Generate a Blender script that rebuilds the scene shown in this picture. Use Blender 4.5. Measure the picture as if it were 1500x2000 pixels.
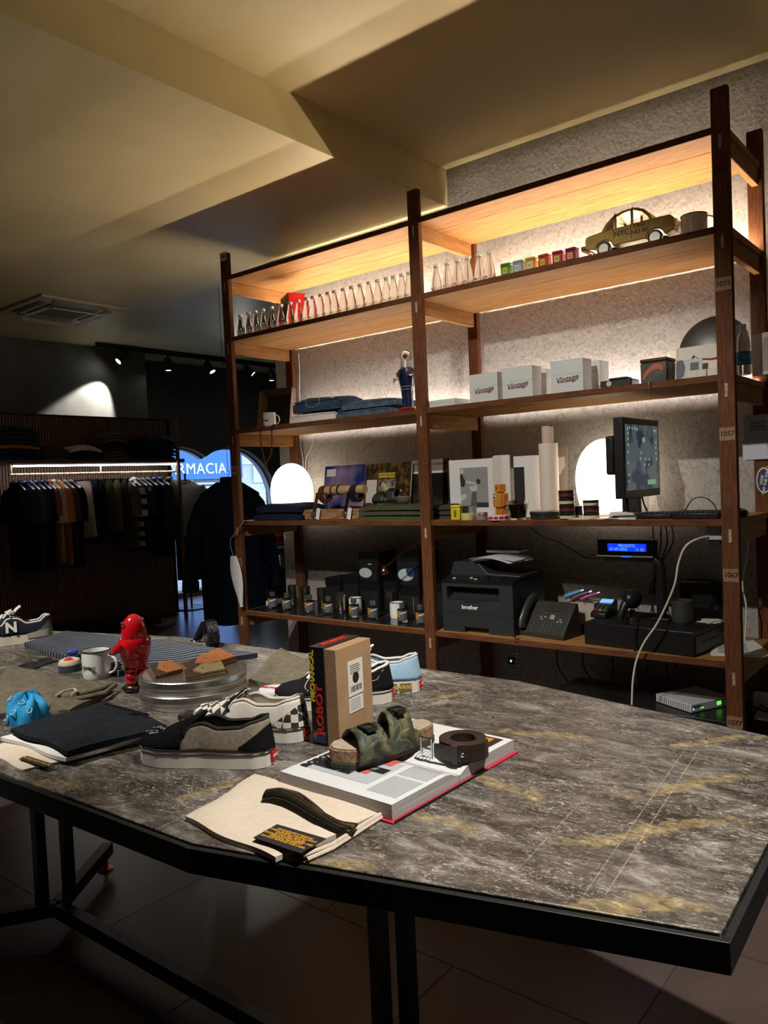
import bpy, bmesh, math, random
from mathutils import Vector, Matrix
from math import sin, cos, pi, radians as R
random.seed(7)
SC = bpy.context.scene
for o in list(bpy.data.objects): bpy.data.objects.remove(o, do_unlink=True)
COL = SC.collection

# ------------------------------------------------------------------ camera
F, YAW, PITCH, ROLL = 1525.7, -0.6815, -0.0393, -0.0436
CAM = Vector((3.9276, -3.2959, 1.3644))
_f = Vector((sin(YAW)*cos(PITCH), cos(YAW)*cos(PITCH), sin(PITCH)))
_r = Vector((cos(YAW), -sin(YAW), 0)); _u = _r.cross(_f)
CR = cos(ROLL)*_r + sin(ROLL)*_u; CU = -sin(ROLL)*_r + cos(ROLL)*_u; CF = _f
cd = bpy.data.cameras.new('camera'); cam = bpy.data.objects.new('camera', cd); COL.objects.link(cam)
cd.sensor_fit = 'VERTICAL'; cd.sensor_height = 36; cd.lens = F/2000*36; cd.clip_start = 0.02
cam.matrix_world = Matrix(((CR.x, CU.x, -CF.x, CAM.x), (CR.y, CU.y, -CF.y, CAM.y), (CR.z, CU.z, -CF.z, CAM.z), (0, 0, 0, 1)))
SC.camera = cam
def at(px, py, z=None, y=None, x=None):
    """photo pixel -> point on the plane z=, y= or x= that the thing touches"""
    v = CF + CR*((px-750)/F) + CU*((1000-py)/F)
    t = (z-CAM.z)/v.z if z is not None else (y-CAM.y)/v.y if y is not None else (x-CAM.x)/v.x
    return CAM + v*t
def depth(p): return (Vector(p)-CAM).dot(CF)
def px2m(n, p): return n*depth(p)/F

# ------------------------------------------------------------------ world, colour management
w = bpy.data.worlds.new('world'); SC.world = w; w.use_nodes = True
bg = w.node_tree.nodes['Background']; bg.inputs[0].default_value = (.62, .80, 1, 1); bg.inputs[1].default_value = 3.4
SC.view_settings.view_transform = 'Standard'; SC.view_settings.look = 'None'
SC.view_settings.exposure = 0.0; SC.view_settings.gamma = 1; SC.view_settings.use_curve_mapping = False

# ------------------------------------------------------------------ ceiling spots above the table and the room (lamps of the shop)
def spot(name, loc, target, power, angle, color=(1, .93, .82), blend=.5, size=.03):
    ld = bpy.data.lights.new(name, 'SPOT'); ld.energy = power; ld.color = color
    ld.spot_size = R(angle); ld.spot_blend = blend; ld.shadow_soft_size = size
    o = bpy.data.objects.new(name, ld); COL.objects.link(o); o.location = loc
    d = Vector(target)-Vector(loc); o.rotation_euler = d.to_track_quat('-Z', 'Y').to_euler()
    return o
SPOTS = [((2.3, -2.75, 3.08), (1.9, -.3, 1.0), 250, 66), ((3.9, -2.3, 3.08), (3.5, -1.9, .85), 350, 56),
         ((1.75, -3.25, 3.08), (1.40, -1.9, .85), 320, 66)]

# ------------------------------------------------------------------ helpers
def tag(o, label=None, cat=None, group=None, kind=None):
    for k, v in (('label', label), ('category', cat), ('group', group), ('kind', kind)):
        if v: o[k] = v
    return o
class MB:
    def __init__(s, xf=None): s.v = []; s.f = []; s.xf = xf; s.mi = []; s.m = 0; s.uv = None
    def add(s, vs, fs):
        b = len(s.v)
        for p in vs:
            p = Vector(p); s.v.append(tuple(s.xf @ p if s.xf else p))
        for f in fs: s.f.append([b+i for i in f]); s.mi.append(s.m)
        return s
    def box(s, x0, x1, y0, y1, z0, z1):
        return s.add([(x0,y0,z0),(x1,y0,z0),(x1,y1,z0),(x0,y1,z0),(x0,y0,z1),(x1,y0,z1),(x1,y1,z1),(x0,y1,z1)],
                     [(3,2,1,0),(4,5,6,7),(0,1,5,4),(1,2,6,5),(2,3,7,6),(3,0,4,7)])
    def cbox(s, c, d, rz=0):
        o = s.xf; m = Matrix.Translation(Vector(c)) @ Matrix.Rotation(rz, 4, 'Z'); s.xf = o @ m if o else m
        s.box(-d[0]/2, d[0]/2, -d[1]/2, d[1]/2, -d[2]/2, d[2]/2); s.xf = o; return s
    def prism(s, poly, z0, z1):
        n = len(poly)
        a = sum(poly[i][0]*poly[(i+1)%n][1]-poly[(i+1)%n][0]*poly[i][1] for i in range(n))
        if a < 0: poly = poly[::-1]
        return s.add([(x,y,z0) for x,y in poly]+[(x,y,z1) for x,y in poly],
                     [tuple(range(n))[::-1], tuple(range(n,2*n))]+[(i,(i+1)%n,n+(i+1)%n,n+i) for i in range(n)])
    def lathe(s, prof, c=(0,0,0), n=20, axis='Z', sx=1, sy=1, cap=True, power=2):
        vs=[]; fs=[]
        for r,z in prof:
            for i in range(n):
                a=2*pi*i/n; x,y=cos(a),sin(a)
                if power!=2:
                    k=(abs(x)**power+abs(y)**power)**(-1/power); x*=k; y*=k
                p=(r*x*sx, r*y*sy, z)
                if axis=='X': p=(p[2],p[0],p[1])
                elif axis=='Y': p=(p[0],-p[2],p[1])
                vs.append((p[0]+c[0],p[1]+c[1],p[2]+c[2]))
        m=len(prof)
        for j in range(m-1):
            for i in range(n):
                fs.append((j*n+i,j*n+(i+1)%n,(j+1)*n+(i+1)%n,(j+1)*n+i))
        if cap:
            if prof[0][0]>1e-5: fs.append(tuple(range(n))[::-1])
            if prof[-1][0]>1e-5: fs.append(tuple(range((m-1)*n,m*n)))
        return s.add(vs,fs)
    def cyl(s, c, r, h, n=16, axis='Z'): return s.lathe([(r,0),(r,h)],c,n,axis)
    def ell(s, c, rx, ry, rz, n=16, m=10):
        pr=[(sin(pi*j/m),-cos(pi*j/m)) for j in range(m+1)]; pr[0]=(1e-4,-1); pr[-1]=(1e-4,1)
        o=s.xf; mt=Matrix.Translation(Vector(c)) @ Matrix.Diagonal((rx,ry,rz,1)); s.xf=o@mt if o else mt
        s.lathe(pr,(0,0,0),n); s.xf=o; return s
    def tube(s, pts, r, n=8, closed=False, flat=None):
        pts=[Vector(p) for p in pts]; N=len(pts); rs=r if isinstance(r,(list,tuple)) else [r]*N
        vs=[]; fs=[]; up=None
        for i,p in enumerate(pts):
            a=pts[(i-1)%N] if closed or i>0 else p; b=pts[(i+1)%N] if closed or i<N-1 else p
            t=(b-a).normalized()
            if up is None:
                up=Vector((0,0,1)) if abs(t.z)<.9 else Vector((1,0,0))
            sd=t.cross(up)
            if sd.length<1e-6: sd=t.orthogonal()
            sd.normalize(); up2=sd.cross(t).normalized(); up=up2
            for k in range(n):
                an=2*pi*k/n; q=sd*cos(an)*rs[i]+up2*sin(an)*(rs[i] if flat is None else flat)
                vs.append(p+q)
        M=N if closed else N-1
        for i in range(M):
            for k in range(n):
                j=(i+1)%N; fs.append((i*n+k,i*n+(k+1)%n,j*n+(k+1)%n,j*n+k))
        if not closed: fs+= [tuple(range(n))[::-1], tuple(range((N-1)*n,N*n))]
        return s.add(vs,fs)
    def grid(s, fn, nu, nv, wu=False):
        """surface fn(u,v) with u,v in 0..1; wu closes u"""
        vs=[fn(i/(nu if wu else nu-1), j/(nv-1)) for j in range(nv) for i in range(nu)]; fs=[]
        for j in range(nv-1):
            for i in range(nu if wu else nu-1):
                k=(i+1)%nu; fs.append((j*nu+i,j*nu+k,(j+1)*nu+k,(j+1)*nu+i))
        return s.add(vs,fs)
    def sheet(s, fn, nu, nv, th):
        """closed slab: top fn(u,v), bottom lowered by th (number or function of u,v)"""
        T=[Vector(fn(i/(nu-1),j/(nv-1))) for j in range(nv) for i in range(nu)]
        tf=(lambda u,v: th) if not callable(th) else th
        B=[T[j*nu+i]-Vector((0,0,tf(i/(nu-1),j/(nv-1)))) for j in range(nv) for i in range(nu)]
        n=nu*nv; fs=[]
        for j in range(nv-1):
            for i in range(nu-1):
                a=j*nu+i; fs.append((a,a+1,a+nu+1,a+nu)); fs.append((n+a,n+a+nu,n+a+nu+1,n+a+1))
        ring=[i for i in range(nu)]+[j*nu+nu-1 for j in range(1,nv)]+[(nv-1)*nu+i for i in range(nu-2,-1,-1)]+[j*nu for j in range(nv-2,0,-1)]
        for k in range(len(ring)):
            a=ring[k]; b=ring[(k+1)%len(ring)]; fs.append((a,n+a,n+b,b))
        return s.add(T+B,fs)
    def mesh(s, name, mats, smooth=35):
        me=bpy.data.meshes.new(name); me.from_pydata(s.v,[],s.f); me.update()
        for m in (mats if isinstance(mats,(list,tuple)) else [mats]): me.materials.append(m)
        if any(s.mi): me.polygons.foreach_set('material_index', s.mi)
        if smooth:
            me.polygons.foreach_set('use_smooth',[True]*len(me.polygons)); me.set_sharp_from_angle(angle=R(smooth))
        return me
    def build(s, name, mats, parent=None, smooth=35, bevel=0, sub=0, seg=2):
        o=bpy.data.objects.new(name, s.mesh(name,mats,smooth)); COL.objects.link(o)
        if parent is not None: o.parent=parent
        if bevel:
            b=o.modifiers.new('bevel','BEVEL'); b.width=bevel; b.segments=seg; b.limit_method='ANGLE'; b.angle_limit=R(40)
        if sub:
            u=o.modifiers.new('sub','SUBSURF'); u.levels=sub; u.render_levels=sub
        return o
def fixn(o):
    bm=bmesh.new(); bm.from_mesh(o.data); bmesh.ops.recalc_face_normals(bm, faces=bm.faces); bm.to_mesh(o.data); bm.free(); return o
def thing(name, label, cat, loc=(0,0,0), rz=0, group=None, rot=None):
    o=bpy.data.objects.new(name,None); COL.objects.link(o); o.location=loc
    o.rotation_euler=rot if rot else (0,0,rz); o.empty_display_size=.05
    return tag(o,label,cat,group)
def dup(root, loc=None, rz=None, label=None, parent=None):
    r=root.copy(); COL.objects.link(r)
    if loc is not None: r.location=loc
    if rz is not None: r.rotation_euler=(0,0,rz)
    if label: r['label']=label
    if parent is not None: r.parent=parent
    for ch in root.children: dup(ch,parent=r)
    return r
def obj(name, mesh, parent=None, loc=(0,0,0), rot=(0,0,0), scale=(1,1,1)):
    o=bpy.data.objects.new(name,mesh); COL.objects.link(o)
    if parent is not None: o.parent=parent
    o.location=loc; o.rotation_euler=rot; o.scale=scale; return o
def text(name, s, size, m, parent, loc, rot=(0,0,0), ext=.0004, align='CENTER', sx=1, bold=0, shear=0, spacing=1, ly=1):
    c=bpy.data.curves.new(name,'FONT'); c.body=s; c.size=size; c.extrude=ext; c.align_x=align; c.align_y='CENTER'
    c.offset=bold; c.shear=shear; c.space_character=spacing; c.space_line=ly; c.resolution_u=3
    t=bpy.data.objects.new(name,c); COL.objects.link(t)
    dg=bpy.context.evaluated_depsgraph_get(); me=bpy.data.meshes.new_from_object(t.evaluated_get(dg))
    bpy.data.objects.remove(t); me.materials.clear(); me.materials.append(m)
    o=obj(name,me,parent,loc,rot,(sx,1,1)); return o

# ------------------------------------------------------------------ procedural materials
MATS={}
def mat(name, c, rough=.55, metal=0, c2=None, ns=20, nd=3, stretch=(1,1,1), bump=0, bs=None, coat=0, trans=0, ior=1.45,
        emit=None, es=0, sheen=0, spec=None, lo=.35, hi=.65, alpha=1, coords='Object', dist=0):
    if name in MATS: return MATS[name]
    m=bpy.data.materials.new(name); m.use_nodes=True; t=m.node_tree; N=t.nodes; L=t.links; b=N['Principled BSDF']
    def col(x): return (x[0],x[1],x[2],1)
    b.inputs['Base Color'].default_value=col(c); b.inputs['Roughness'].default_value=rough; b.inputs['Metallic'].default_value=metal
    b.inputs['Coat Weight'].default_value=coat; b.inputs['Coat Roughness'].default_value=.08
    b.inputs['Transmission Weight'].default_value=trans; b.inputs['IOR'].default_value=ior; b.inputs['Sheen Weight'].default_value=sheen
    if spec is not None: b.inputs['Specular IOR Level'].default_value=spec
    b.inputs['Alpha'].default_value=alpha
    if emit: b.inputs['Emission Color'].default_value=col(emit); b.inputs['Emission Strength'].default_value=es
    if c2 or bump:
        tc=N.new('ShaderNodeTexCoord'); mp=N.new('ShaderNodeMapping'); mp.inputs['Scale'].default_value=stretch
        L.new(tc.outputs[coords],mp.inputs['Vector'])
    if c2:
        n=N.new('ShaderNodeTexNoise'); n.inputs['Scale'].default_value=ns; n.inputs['Detail'].default_value=nd; n.inputs['Distortion'].default_value=dist
        L.new(mp.outputs[0],n.inputs['Vector'])
        r=N.new('ShaderNodeValToRGB'); r.color_ramp.elements[0].position=lo; r.color_ramp.elements[1].position=hi
        r.color_ramp.elements[0].color=col(c); r.color_ramp.elements[1].color=col(c2)
        L.new(n.outputs['Fac'],r.inputs['Fac']); L.new(r.outputs['Color'],b.inputs['Base Color'])
    if bump:
        n2=N.new('ShaderNodeTexNoise'); n2.inputs['Scale'].default_value=bs or ns; n2.inputs['Detail'].default_value=4
        L.new(mp.outputs[0],n2.inputs['Vector'])
        bp=N.new('ShaderNodeBump'); bp.inputs['Strength'].default_value=bump; bp.inputs['Distance'].default_value=.01
        L.new(n2.outputs['Fac'],bp.inputs['Height']); L.new(bp.outputs['Normal'],b.inputs['Normal'])
    MATS[name]=m; return m
BLACK=mat('black_steel',(.010,.011,.013),.42,.0,bump=.02,bs=400)
WHITE=mat('white_paint',(.72,.72,.70),.4)
STAIN=mat('stained_wood',(.078,.027,.011),.7,0,spec=.2,c2=(.145,.056,.022),ns=9,nd=6,stretch=(14,14,1.2),bump=.08,bs=40)
STAINX=mat('stained_wood_long',(.078,.027,.011),.7,0,spec=.2,c2=(.145,.056,.022),ns=9,nd=6,stretch=(1.2,14,14),bump=.08,bs=40)
PINE=mat('raw_pine',(.255,.115,.036),.6,0,spec=.2,c2=(.36,.19,.066),ns=5,nd=8,stretch=(1.0,9,9),bump=.05,bs=30,dist=1.2)
PINEY=mat('raw_pine_cross',(.255,.115,.036),.6,0,spec=.2,c2=(.36,.19,.066),ns=5,nd=8,stretch=(9,1.0,9),bump=.05,bs=30,dist=.6)
# ================================================================== the setting
FLOORM=mat('dark_floor',(.075,.055,.050),.28,0,c2=(.10,.075,.068),ns=3,nd=6,bump=.02,bs=60)
PLAST=mat('olive_plaster',(.66,.55,.27),.5,0,c2=(.77,.66,.36),ns=1.3,nd=7,bump=.10,bs=6,lo=.3,hi=.7)
WALLG=mat('grey_wallpaper',(.25,.235,.22),.75,0,c2=(.35,.335,.315),ns=48,nd=7,stretch=(1,1,.8),bump=.35,bs=60,lo=.36,hi=.52,dist=1.2)
WALLD=mat('dark_plaster',(.10,.10,.092),.5,0,c2=(.16,.158,.145),ns=3,nd=8,bump=.10,bs=8)
WALLT=mat('rough_dark_wall',(.075,.068,.06),.8,0,c2=(.13,.118,.10),ns=30,nd=6,bump=1.0,bs=24)
DARKW=mat('dark_far_wall',(.12,.11,.10),.7)
def struct(o): return tag(o,kind='structure')
ZHI, ZLO, XR, YW = 3.18, 2.965, 1.335, .62
XL=-3.86; YB=-5.6; XE=5.6; XEND=-.19; YFAR=5.2; YC=2.06; XT=-4.30
# tiles of the dark floor
fl=struct(MB().box(XT-.3,XE,YB,YFAR,-.08,-.004).build('floor',FLOORM))
tile=MB().box(-.4985,.4985,-.2485,.2485,-.004,0).mesh('floor_tile',FLOORM,0)
for i in range(10):
    for j in range(22):
        x=XL+.55+i*1.0+(.5 if j%2 else 0); y=YB+.3+j*.5
        if x<XE-.5 and y<YFAR-.3 and not (x>XEND-.4 and y>YW-.3): obj('floor_tile',tile,fl,(x,y,0))
struct(MB().box(XR,XE,YB,YW+.2,ZHI,ZHI+.1).build('ceiling_upper',PLAST))
struct(MB().box(XT-.3,XR-.1,YB,YFAR,ZLO,ZLO+.1).build('ceiling_lower',PLAST))
struct(MB().box(XR-.10,XR,YB,YW,ZLO,ZHI+.1).build('trim_1',PLAST))
struct(MB().box(XEND,XE+.2,YW,YW+.3,0,ZHI+.1).build('wall_back',WALLG))
struct(MB().box(XEND,XEND+.3,YW+.3,YFAR,0,ZLO).build('wall_return',WALLG))
struct(MB().box(XL-.16,XL,YB,YC,0,ZLO).build('wall_left',WALLD))
struct(MB().box(XE,XE+.2,YB,YW,0,ZHI+.1).build('wall_right',WALLD))
struct(MB().box(XT-.3,XE+.2,YB-.2,YB,0,ZHI+.1).build('wall_front',WALLD))
struct(MB().box(XT-.3,XEND,YFAR,YFAR+.2,0,ZLO).build('wall_far',DARKW))
# rough wall with two round-headed openings onto the street
AR=[]   # arches (y centre, radius, spring height)
pc=at(403,892,x=XT); pt=at(462,875,x=XT); pr=at(541,965,x=XT); pl=at(363,876,x=XT)
RA=.80; zap=pt.z+.01
def half(zc): return math.sqrt(max(0,RA*RA-(zc-(zap-RA))**2))
hw=half(pc.z); yc2=pc.y+hw; yc1=pc.y-hw
def archtop(y):
    z=-1
    for c in (yc1,yc2):
        if abs(y-c)<RA: z=max(z,zap-RA+math.sqrt(RA*RA-(y-c)**2))
    return z
mb=MB(); YS=[YC-.02]
y0=yc1-RA; y1=yc2+RA; SILL=.06
ys=[y0+(y1-y0)*i/96 for i in range(97)]
mb.box(XT-.22,XT,YC-.3,y0,0,ZLO); mb.box(XT-.22,XT,y1,YFAR,0,ZLO); mb.box(XT-.22,XT,y0,y1,0,SILL)
for a,b in zip(ys[:-1],ys[1:]):
    za=max(archtop(a),SILL+.02); zb=max(archtop(b),SILL+.02)
    mb.add([(XT-.22,a,za),(XT,a,za),(XT,b,zb),(XT-.22,b,zb),(XT-.22,a,ZLO),(XT,a,ZLO),(XT,b,ZLO),(XT-.22,b,ZLO)],
           [(3,2,1,0),(4,5,6,7),(1,2,6,5),(3,0,4,7)])
struct(mb.build('wall_street',WALLT,smooth=0))
mb=MB(); mb.box(XT-.25,XL-.16,YC-.25,YC-.08,0,ZLO); struct(mb.build('wall_jog',WALLD))
# steel window reveal, glazing bar and panes
WIN=struct(thing('window_1','pair of round-headed shop windows in the rough dark wall','window',(0,0,0)))
del WIN['category']; del WIN['label']
REV=mat('window_reveal',(.30,.31,.40),.5)
mb=MB()
for c in (yc1,yc2):
    pts=[]
    for i in range(33):
        a=pi*i/32; pts.append((c+cos(a)*(RA-.0),zap-RA+sin(a)*(RA)))
    for (a,za),(b,zb) in zip(pts[:-1],pts[1:]):
        if archtop((a+b)/2)-.02>(za+zb)/2: continue
        k=.972
        ia=(c+(a-c)*k, zap-RA+(za-zap+RA)*k); ib=(c+(b-c)*k, zap-RA+(zb-zap+RA)*k)
        mb.add([(XT-.18,a,za),(XT-.18,b,zb),(XT-.18,*ib),(XT-.18,*ia),(XT-.10,a,za),(XT-.10,b,zb),(XT-.10,*ib),(XT-.10,*ia)],
               [(0,1,2,3),(7,6,5,4),(2,6,7,3),(0,4,5,1)])
mb.build('window_frame',REV,WIN)
GL=mat('window_glass',(.9,.95,1),.02,trans=1,ior=1.02)
for c,s in ((yc1,-1),(yc2,1)):
    a,b=(y0+.02,pc.y) if s<0 else (pc.y,y1-.02); n=24; mb=MB(); vs=[]; fs=[]
    for i in range(n+1):
        yy=a+(b-a)*i/n; vs+=[(XT-.14,yy,SILL),(XT-.14,yy,max(archtop(yy)-.01,SILL+.01))]
    fs=[(2*i,2*i+2,2*i+3,2*i+1) for i in range(n)]; mb.add(vs,fs); mb.build('pane',GL,WIN,0)
# ================================================================== timber shelving rack
W1,W2,PW,PD,DD=1.4944,1.5056,.0658,.0335,.565
PX=[0,W1,W1+W2]; Z1,Z2,Z3,Z4,Z5=2.7075,2.3197,1.7332,1.15,.57
ZS=[Z1,Z2,Z3,Z4,Z5]; ZTOP=2.853; TH=.027; SF=.014
rack=thing('shelving_rack','tall stained timber shelving rack with five shelf levels against grey wall','shelving',(0,0,0))
SLOT=mat('worn_bare_wood',(.42,.36,.30),.7,c2=(.25,.16,.11),ns=60)
for i,x in enumerate(PX):
    p=MB().box(x,x+PW,0,PD,0,ZTOP).build('post',STAIN,rack,bevel=.004)
    q=MB().box(x,x+PW,DD-PD,DD,0,ZTOP-.0).build('post',STAIN,rack,bevel=.004)
    for k,z in enumerate(ZS):
        MB().box(x+.019,x+PW-.019,PD-.002,DD-PD+.002,z-TH-.075,z-TH-.0005).build('cross_rail',PINEY,rack,bevel=.003)
        MB().box(x+PW*.42,x+PW*.60,-.0012,.004,z-TH-.065,z-TH-.012).build('peg_end',SLOT,p,bevel=.0008)
def plank_shelf(x0,x1,z):
    n=3; y0,y1=SF,DD-.025; wd=(y1-y0)/n
    for k in range(n):
        a=y0+k*wd; mb=MB(); mb.box(x0,x1,a+(.0 if k==0 else .0008),a+wd-.0008,z-TH,z)
        mb.build('shelf_plank',PINE,rack,bevel=.002)
    MB().box(x0,x1,y0-.006,y0,z-TH-.0005,z+.0005).build('shelf_edge',STAINX,rack,bevel=.002)
for z in ZS:
    for i in (0,1): plank_shelf(PX[i]+.030,PX[i+1]+PW-.034 if i==1 else PX[i+1]+.029,z) if i==0 else plank_shelf(PX[1]+.031,PX[2]+PW-.012,z)
# painted post numbers
INK=mat('stencil_ink',(.008,.007,.006),.7)
PLATE=mat('number_plate',(.30,.17,.095),.7,c2=(.22,.12,.06),ns=40)
PAPERW=mat('paper_plate',(.62,.60,.55),.7)
def postnum(x,px,py,s,plate=None,size=.028,sx=1):
    p=at(px,py,y=0)
    if plate: MB().box(x+.003,x+PW-.003,-.0012,.002,p.z-.026,p.z+.026).build('number_plate',plate,rack)
    text('number',s,size,INK,rack,(x+PW/2,-.0018,p.z),(R(90),0,0),sx=sx,bold=.0006)
for py,s,pl in ((333,'1027',None),(555,'1015',PLATE),(848,'1057',PLATE),(1123,'1067',PLATE),(1408,'1077',PLATE)): postnum(PX[2],1408,py,s,pl)
for py,s,pl in ((500,'186',PAPERW),(597,'100',None),(748,'C.A',None),(920,'156',PLATE),(1097,'1.01',PLATE)): postnum(PX[0],440,py,s,pl,.03)
# light strips lying behind the second and third shelf
LED=mat('led_strip',(1,1,1),.5,emit=(1,.80,.60),es=310)
LEDW=mat('led_strip_cool',(1,1,1),.5,emit=(1,.86,.74),es=125)
ALU=mat('aluminium',(.6,.6,.6),.35,1)
def led(z,x0,x1,m,lab,y=DD-.075,d=.012):
    o=thing('led_strip',lab,'light',(0,0,0))
    MB().box(x0,x1,y-.004,y+d+.004,z,z+.006).build('profile',ALU,o)
    MB().box(x0+.005,x1-.005,y,y+d,z+.0061,z+.011).build('diffuser',m,o)
led(Z2,PX[0]+.08,PX[1]-.03,LED,'slim light strip lying behind the row of glass bottles',y=.47)
led(Z2,PX[1]+.09,PX[2]+.03,LED,'slim light strip lying behind the toy taxi and tea tins',y=.47)
led(Z3,PX[0]+.08,PX[1]-.03,LEDW,'slim light strip lying behind the folded jeans',y=.525)
led(Z3,PX[1]+.09,PX[2]+.03,LEDW,'slim light strip lying behind the white gift boxes',y=.525)
# ================================================================== display table
ZT=.82; AX=R(2.3)
tcx,tcy=2.215,-2.06
table=thing('display_table','large boat-shaped table with mottled brown stone top in black steel frame','table',(tcx,tcy,0),AX)
def loc(px,py):      # photo pixel on the table top -> table-local
    p=at(px,py,z=ZT)-Vector((tcx,tcy,0)); c,s=cos(-AX),sin(-AX); return (c*p.x-s*p.y, s*p.x+c*p.y)
HL,HM,HW,HE=1.438,.70,.555,.375
outer=[(-HM,-HW),(HM,-HW),(HL,-HE),(HL,HE),(HM,HW),(-HM,HW),(-HL,HE),(-HL,-HE)]
def inset(d):
    n=len(outer); out=[]
    for i in range(n):
        a,b,c=Vector(outer[i-1]),Vector(outer[i]),Vector(outer[(i+1)%n])
        e1=(b-a).normalized(); e2=(c-b).normalized(); n1=Vector((-e1.y,e1.x)); n2=Vector((-e2.y,e2.x))
        bi=(n1+n2).normalized(); out.append(tuple(b+bi*(d/bi.dot(n1))))
    return out
def stone():
    m=bpy.data.materials.new('mottled_stone'); m.use_nodes=True; t=m.node_tree; N=t.nodes; L=t.links; b=N['Principled BSDF']
    tc=N.new('ShaderNodeTexCoord')
    def noise(s,d,st=(1,1,1),rot=0,dist=0,ro=.6):
        mp=N.new('ShaderNodeMapping'); mp.inputs['Scale'].default_value=st; mp.inputs['Rotation'].default_value=(0,0,rot); L.new(tc.outputs['Object'],mp.inputs[0])
        n=N.new('ShaderNodeTexNoise'); n.inputs['Scale'].default_value=s; n.inputs['Detail'].default_value=d; n.inputs['Distortion'].default_value=dist; n.inputs['Roughness'].default_value=ro
        L.new(mp.outputs[0],n.inputs['Vector']); return n.outputs['Fac']
    def ramp(f,*st):
        r=N.new('ShaderNodeValToRGB'); e=r.color_ramp.elements
        while len(e)<len(st): e.new(.5)
        for i,(p,c) in enumerate(st): e[i].position=p; e[i].color=(*c,1)
        L.new(f,r.inputs[0]); return r.outputs[0]
    def mix(f,a,c):
        x=N.new('ShaderNodeMix'); x.data_type='RGBA'; L.new(f,x.inputs[0]); L.new(a,x.inputs[6]); L.new(c,x.inputs[7]); return x.outputs[2]
    def mul(a,c,op='MULTIPLY'):
        x=N.new('ShaderNodeMath'); x.operation=op; x.use_clamp=True
        L.new(a,x.inputs[0]) if not isinstance(a,float) else setattr(x.inputs[0],'default_value',a)
        L.new(c,x.inputs[1]) if not isinstance(c,float) else setattr(x.inputs[1],'default_value',c); return x.outputs[0]
    base=ramp(noise(9,13,(1,2.2,1),R(-20),.7,.72),(.33,(.016,.013,.011)),(.46,(.050,.043,.038)),(.57,(.115,.105,.095)),(.67,(.30,.29,.265)))
    fine=ramp(noise(85,7,(1,2.0,1),R(-25),1.2,.7),(.53,(0,0,0)),(.63,(1,1,1)))
    c1=mix(mul(fine,mul(ramp(noise(5,5,(1,1.8,1),R(-15),1.0),(.35,(.15,.15,.15)),(.62,(1,1,1))),.72)),base,ramp(noise(30,2),(0,(.46,.43,.36)),(1,(.66,.63,.55))))
    # golden patches scattered through the stone, long curved flecks
    gold=ramp(noise(45,6,(1,1.6,1),R(15),.6),(.3,(.13,.10,.055)),(.55,(.33,.25,.115)),(.75,(.62,.54,.32)))
    masks=None
    STR=[(1065,1435,.24,.045,-12),(1165,1340,.20,.04,-20),(985,1535,.20,.04,-35),(850,1600,.18,.05,-40),(1340,1535,.30,.045,3),(1260,1625,.34,.05,2),
         (1180,1775,.30,.06,-5),(870,1360,.16,.035,4),(1380,1448,.26,.035,2),(100,1530,.12,.06,-50),(420,1540,.14,.04,8),(640,1690,.16,.05,-20),(560,1390,.15,.04,0)]
    for px,py,ln,wd,an in STR:
        x,y=loc(px,py); x2,y2=loc(px+50*cos(R(an)),py-50*sin(R(an))*1.0); ang=math.atan2(y2-y,x2-x)
        mp=N.new('ShaderNodeMapping'); mp.vector_type='TEXTURE'; mp.inputs['Location'].default_value=(x,y,0); mp.inputs['Rotation'].default_value=(0,0,ang); mp.inputs['Scale'].default_value=(ln/2,wd/2,1)
        L.new(tc.outputs['Object'],mp.inputs[0]); sp=N.new('ShaderNodeSeparateXYZ'); L.new(mp.outputs[0],sp.inputs[0])
        def ma(op,a,c=None):
            q=N.new('ShaderNodeMath'); q.operation=op
            for i,v in enumerate((a,c)):
                if v is None: continue
                if isinstance(v,(int,float)): q.inputs[i].default_value=v
                else: L.new(v,q.inputs[i])
            return q.outputs[0]
        u=sp.outputs[0]; s=ma('MULTIPLY',ma('SINE',ma('MULTIPLY',u,2.4)),1.1); v=ma('SUBTRACT',sp.outputs[1],s)
        d=ma('ADD',ma('MULTIPLY',u,u),ma('MULTIPLY',v,v)); k=ma('SUBTRACT',1.15,d)
        masks=k if masks is None else ma('MAXIMUM',masks,k)
    edge=noise(38,6); e2=N.new('ShaderNodeMath'); e2.operation='SUBTRACT'; L.new(edge,e2.inputs[0]); e2.inputs[1].default_value=.5
    e3=N.new('ShaderNodeMath'); e3.operation='MULTIPLY_ADD'; L.new(e2.outputs[0],e3.inputs[0]); e3.inputs[1].default_value=4.5; L.new(masks,e3.inputs[2])
    gm=ramp(e3.outputs[0],(.15,(0,0,0)),(.95,(1,1,1)))
    broad=ramp(noise(2.6,5,(1,1.7,1),R(30),1.5),(.60,(0,0,0)),(.74,(.55,.55,.55)))
    gm2=mul(gm,mul(broad,fine),'MAXIMUM')
    brk=ramp(noise(70,8,(1,1.5,1),R(10),.8,.7),(.40,(.25,.25,.25)),(.58,(1,1,1)))
    col=mix(mul(gm2,mul(brk,.85)),c1,gold)
    # thin drawn double lines
    lm=None
    for (ax,ay,bx,by) in ((1362,1468,1182,1748),(1335,1468,1140,1748),(545,1508,255,1642),(552,1514,262,1650),(1010,1290,880,1330),(1150,1550,1010,1700)):
        a_=loc(ax,ay); b_=loc(bx,by); L_=math.hypot(b_[0]-a_[0],b_[1]-a_[1])
        mp=N.new('ShaderNodeMapping'); mp.vector_type='TEXTURE'; mp.inputs['Location'].default_value=((a_[0]+b_[0])/2,(a_[1]+b_[1])/2,0); mp.inputs['Rotation'].default_value=(0,0,math.atan2(b_[1]-a_[1],b_[0]-a_[0])); mp.inputs['Scale'].default_value=(L_/2,.0011,1)
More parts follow.
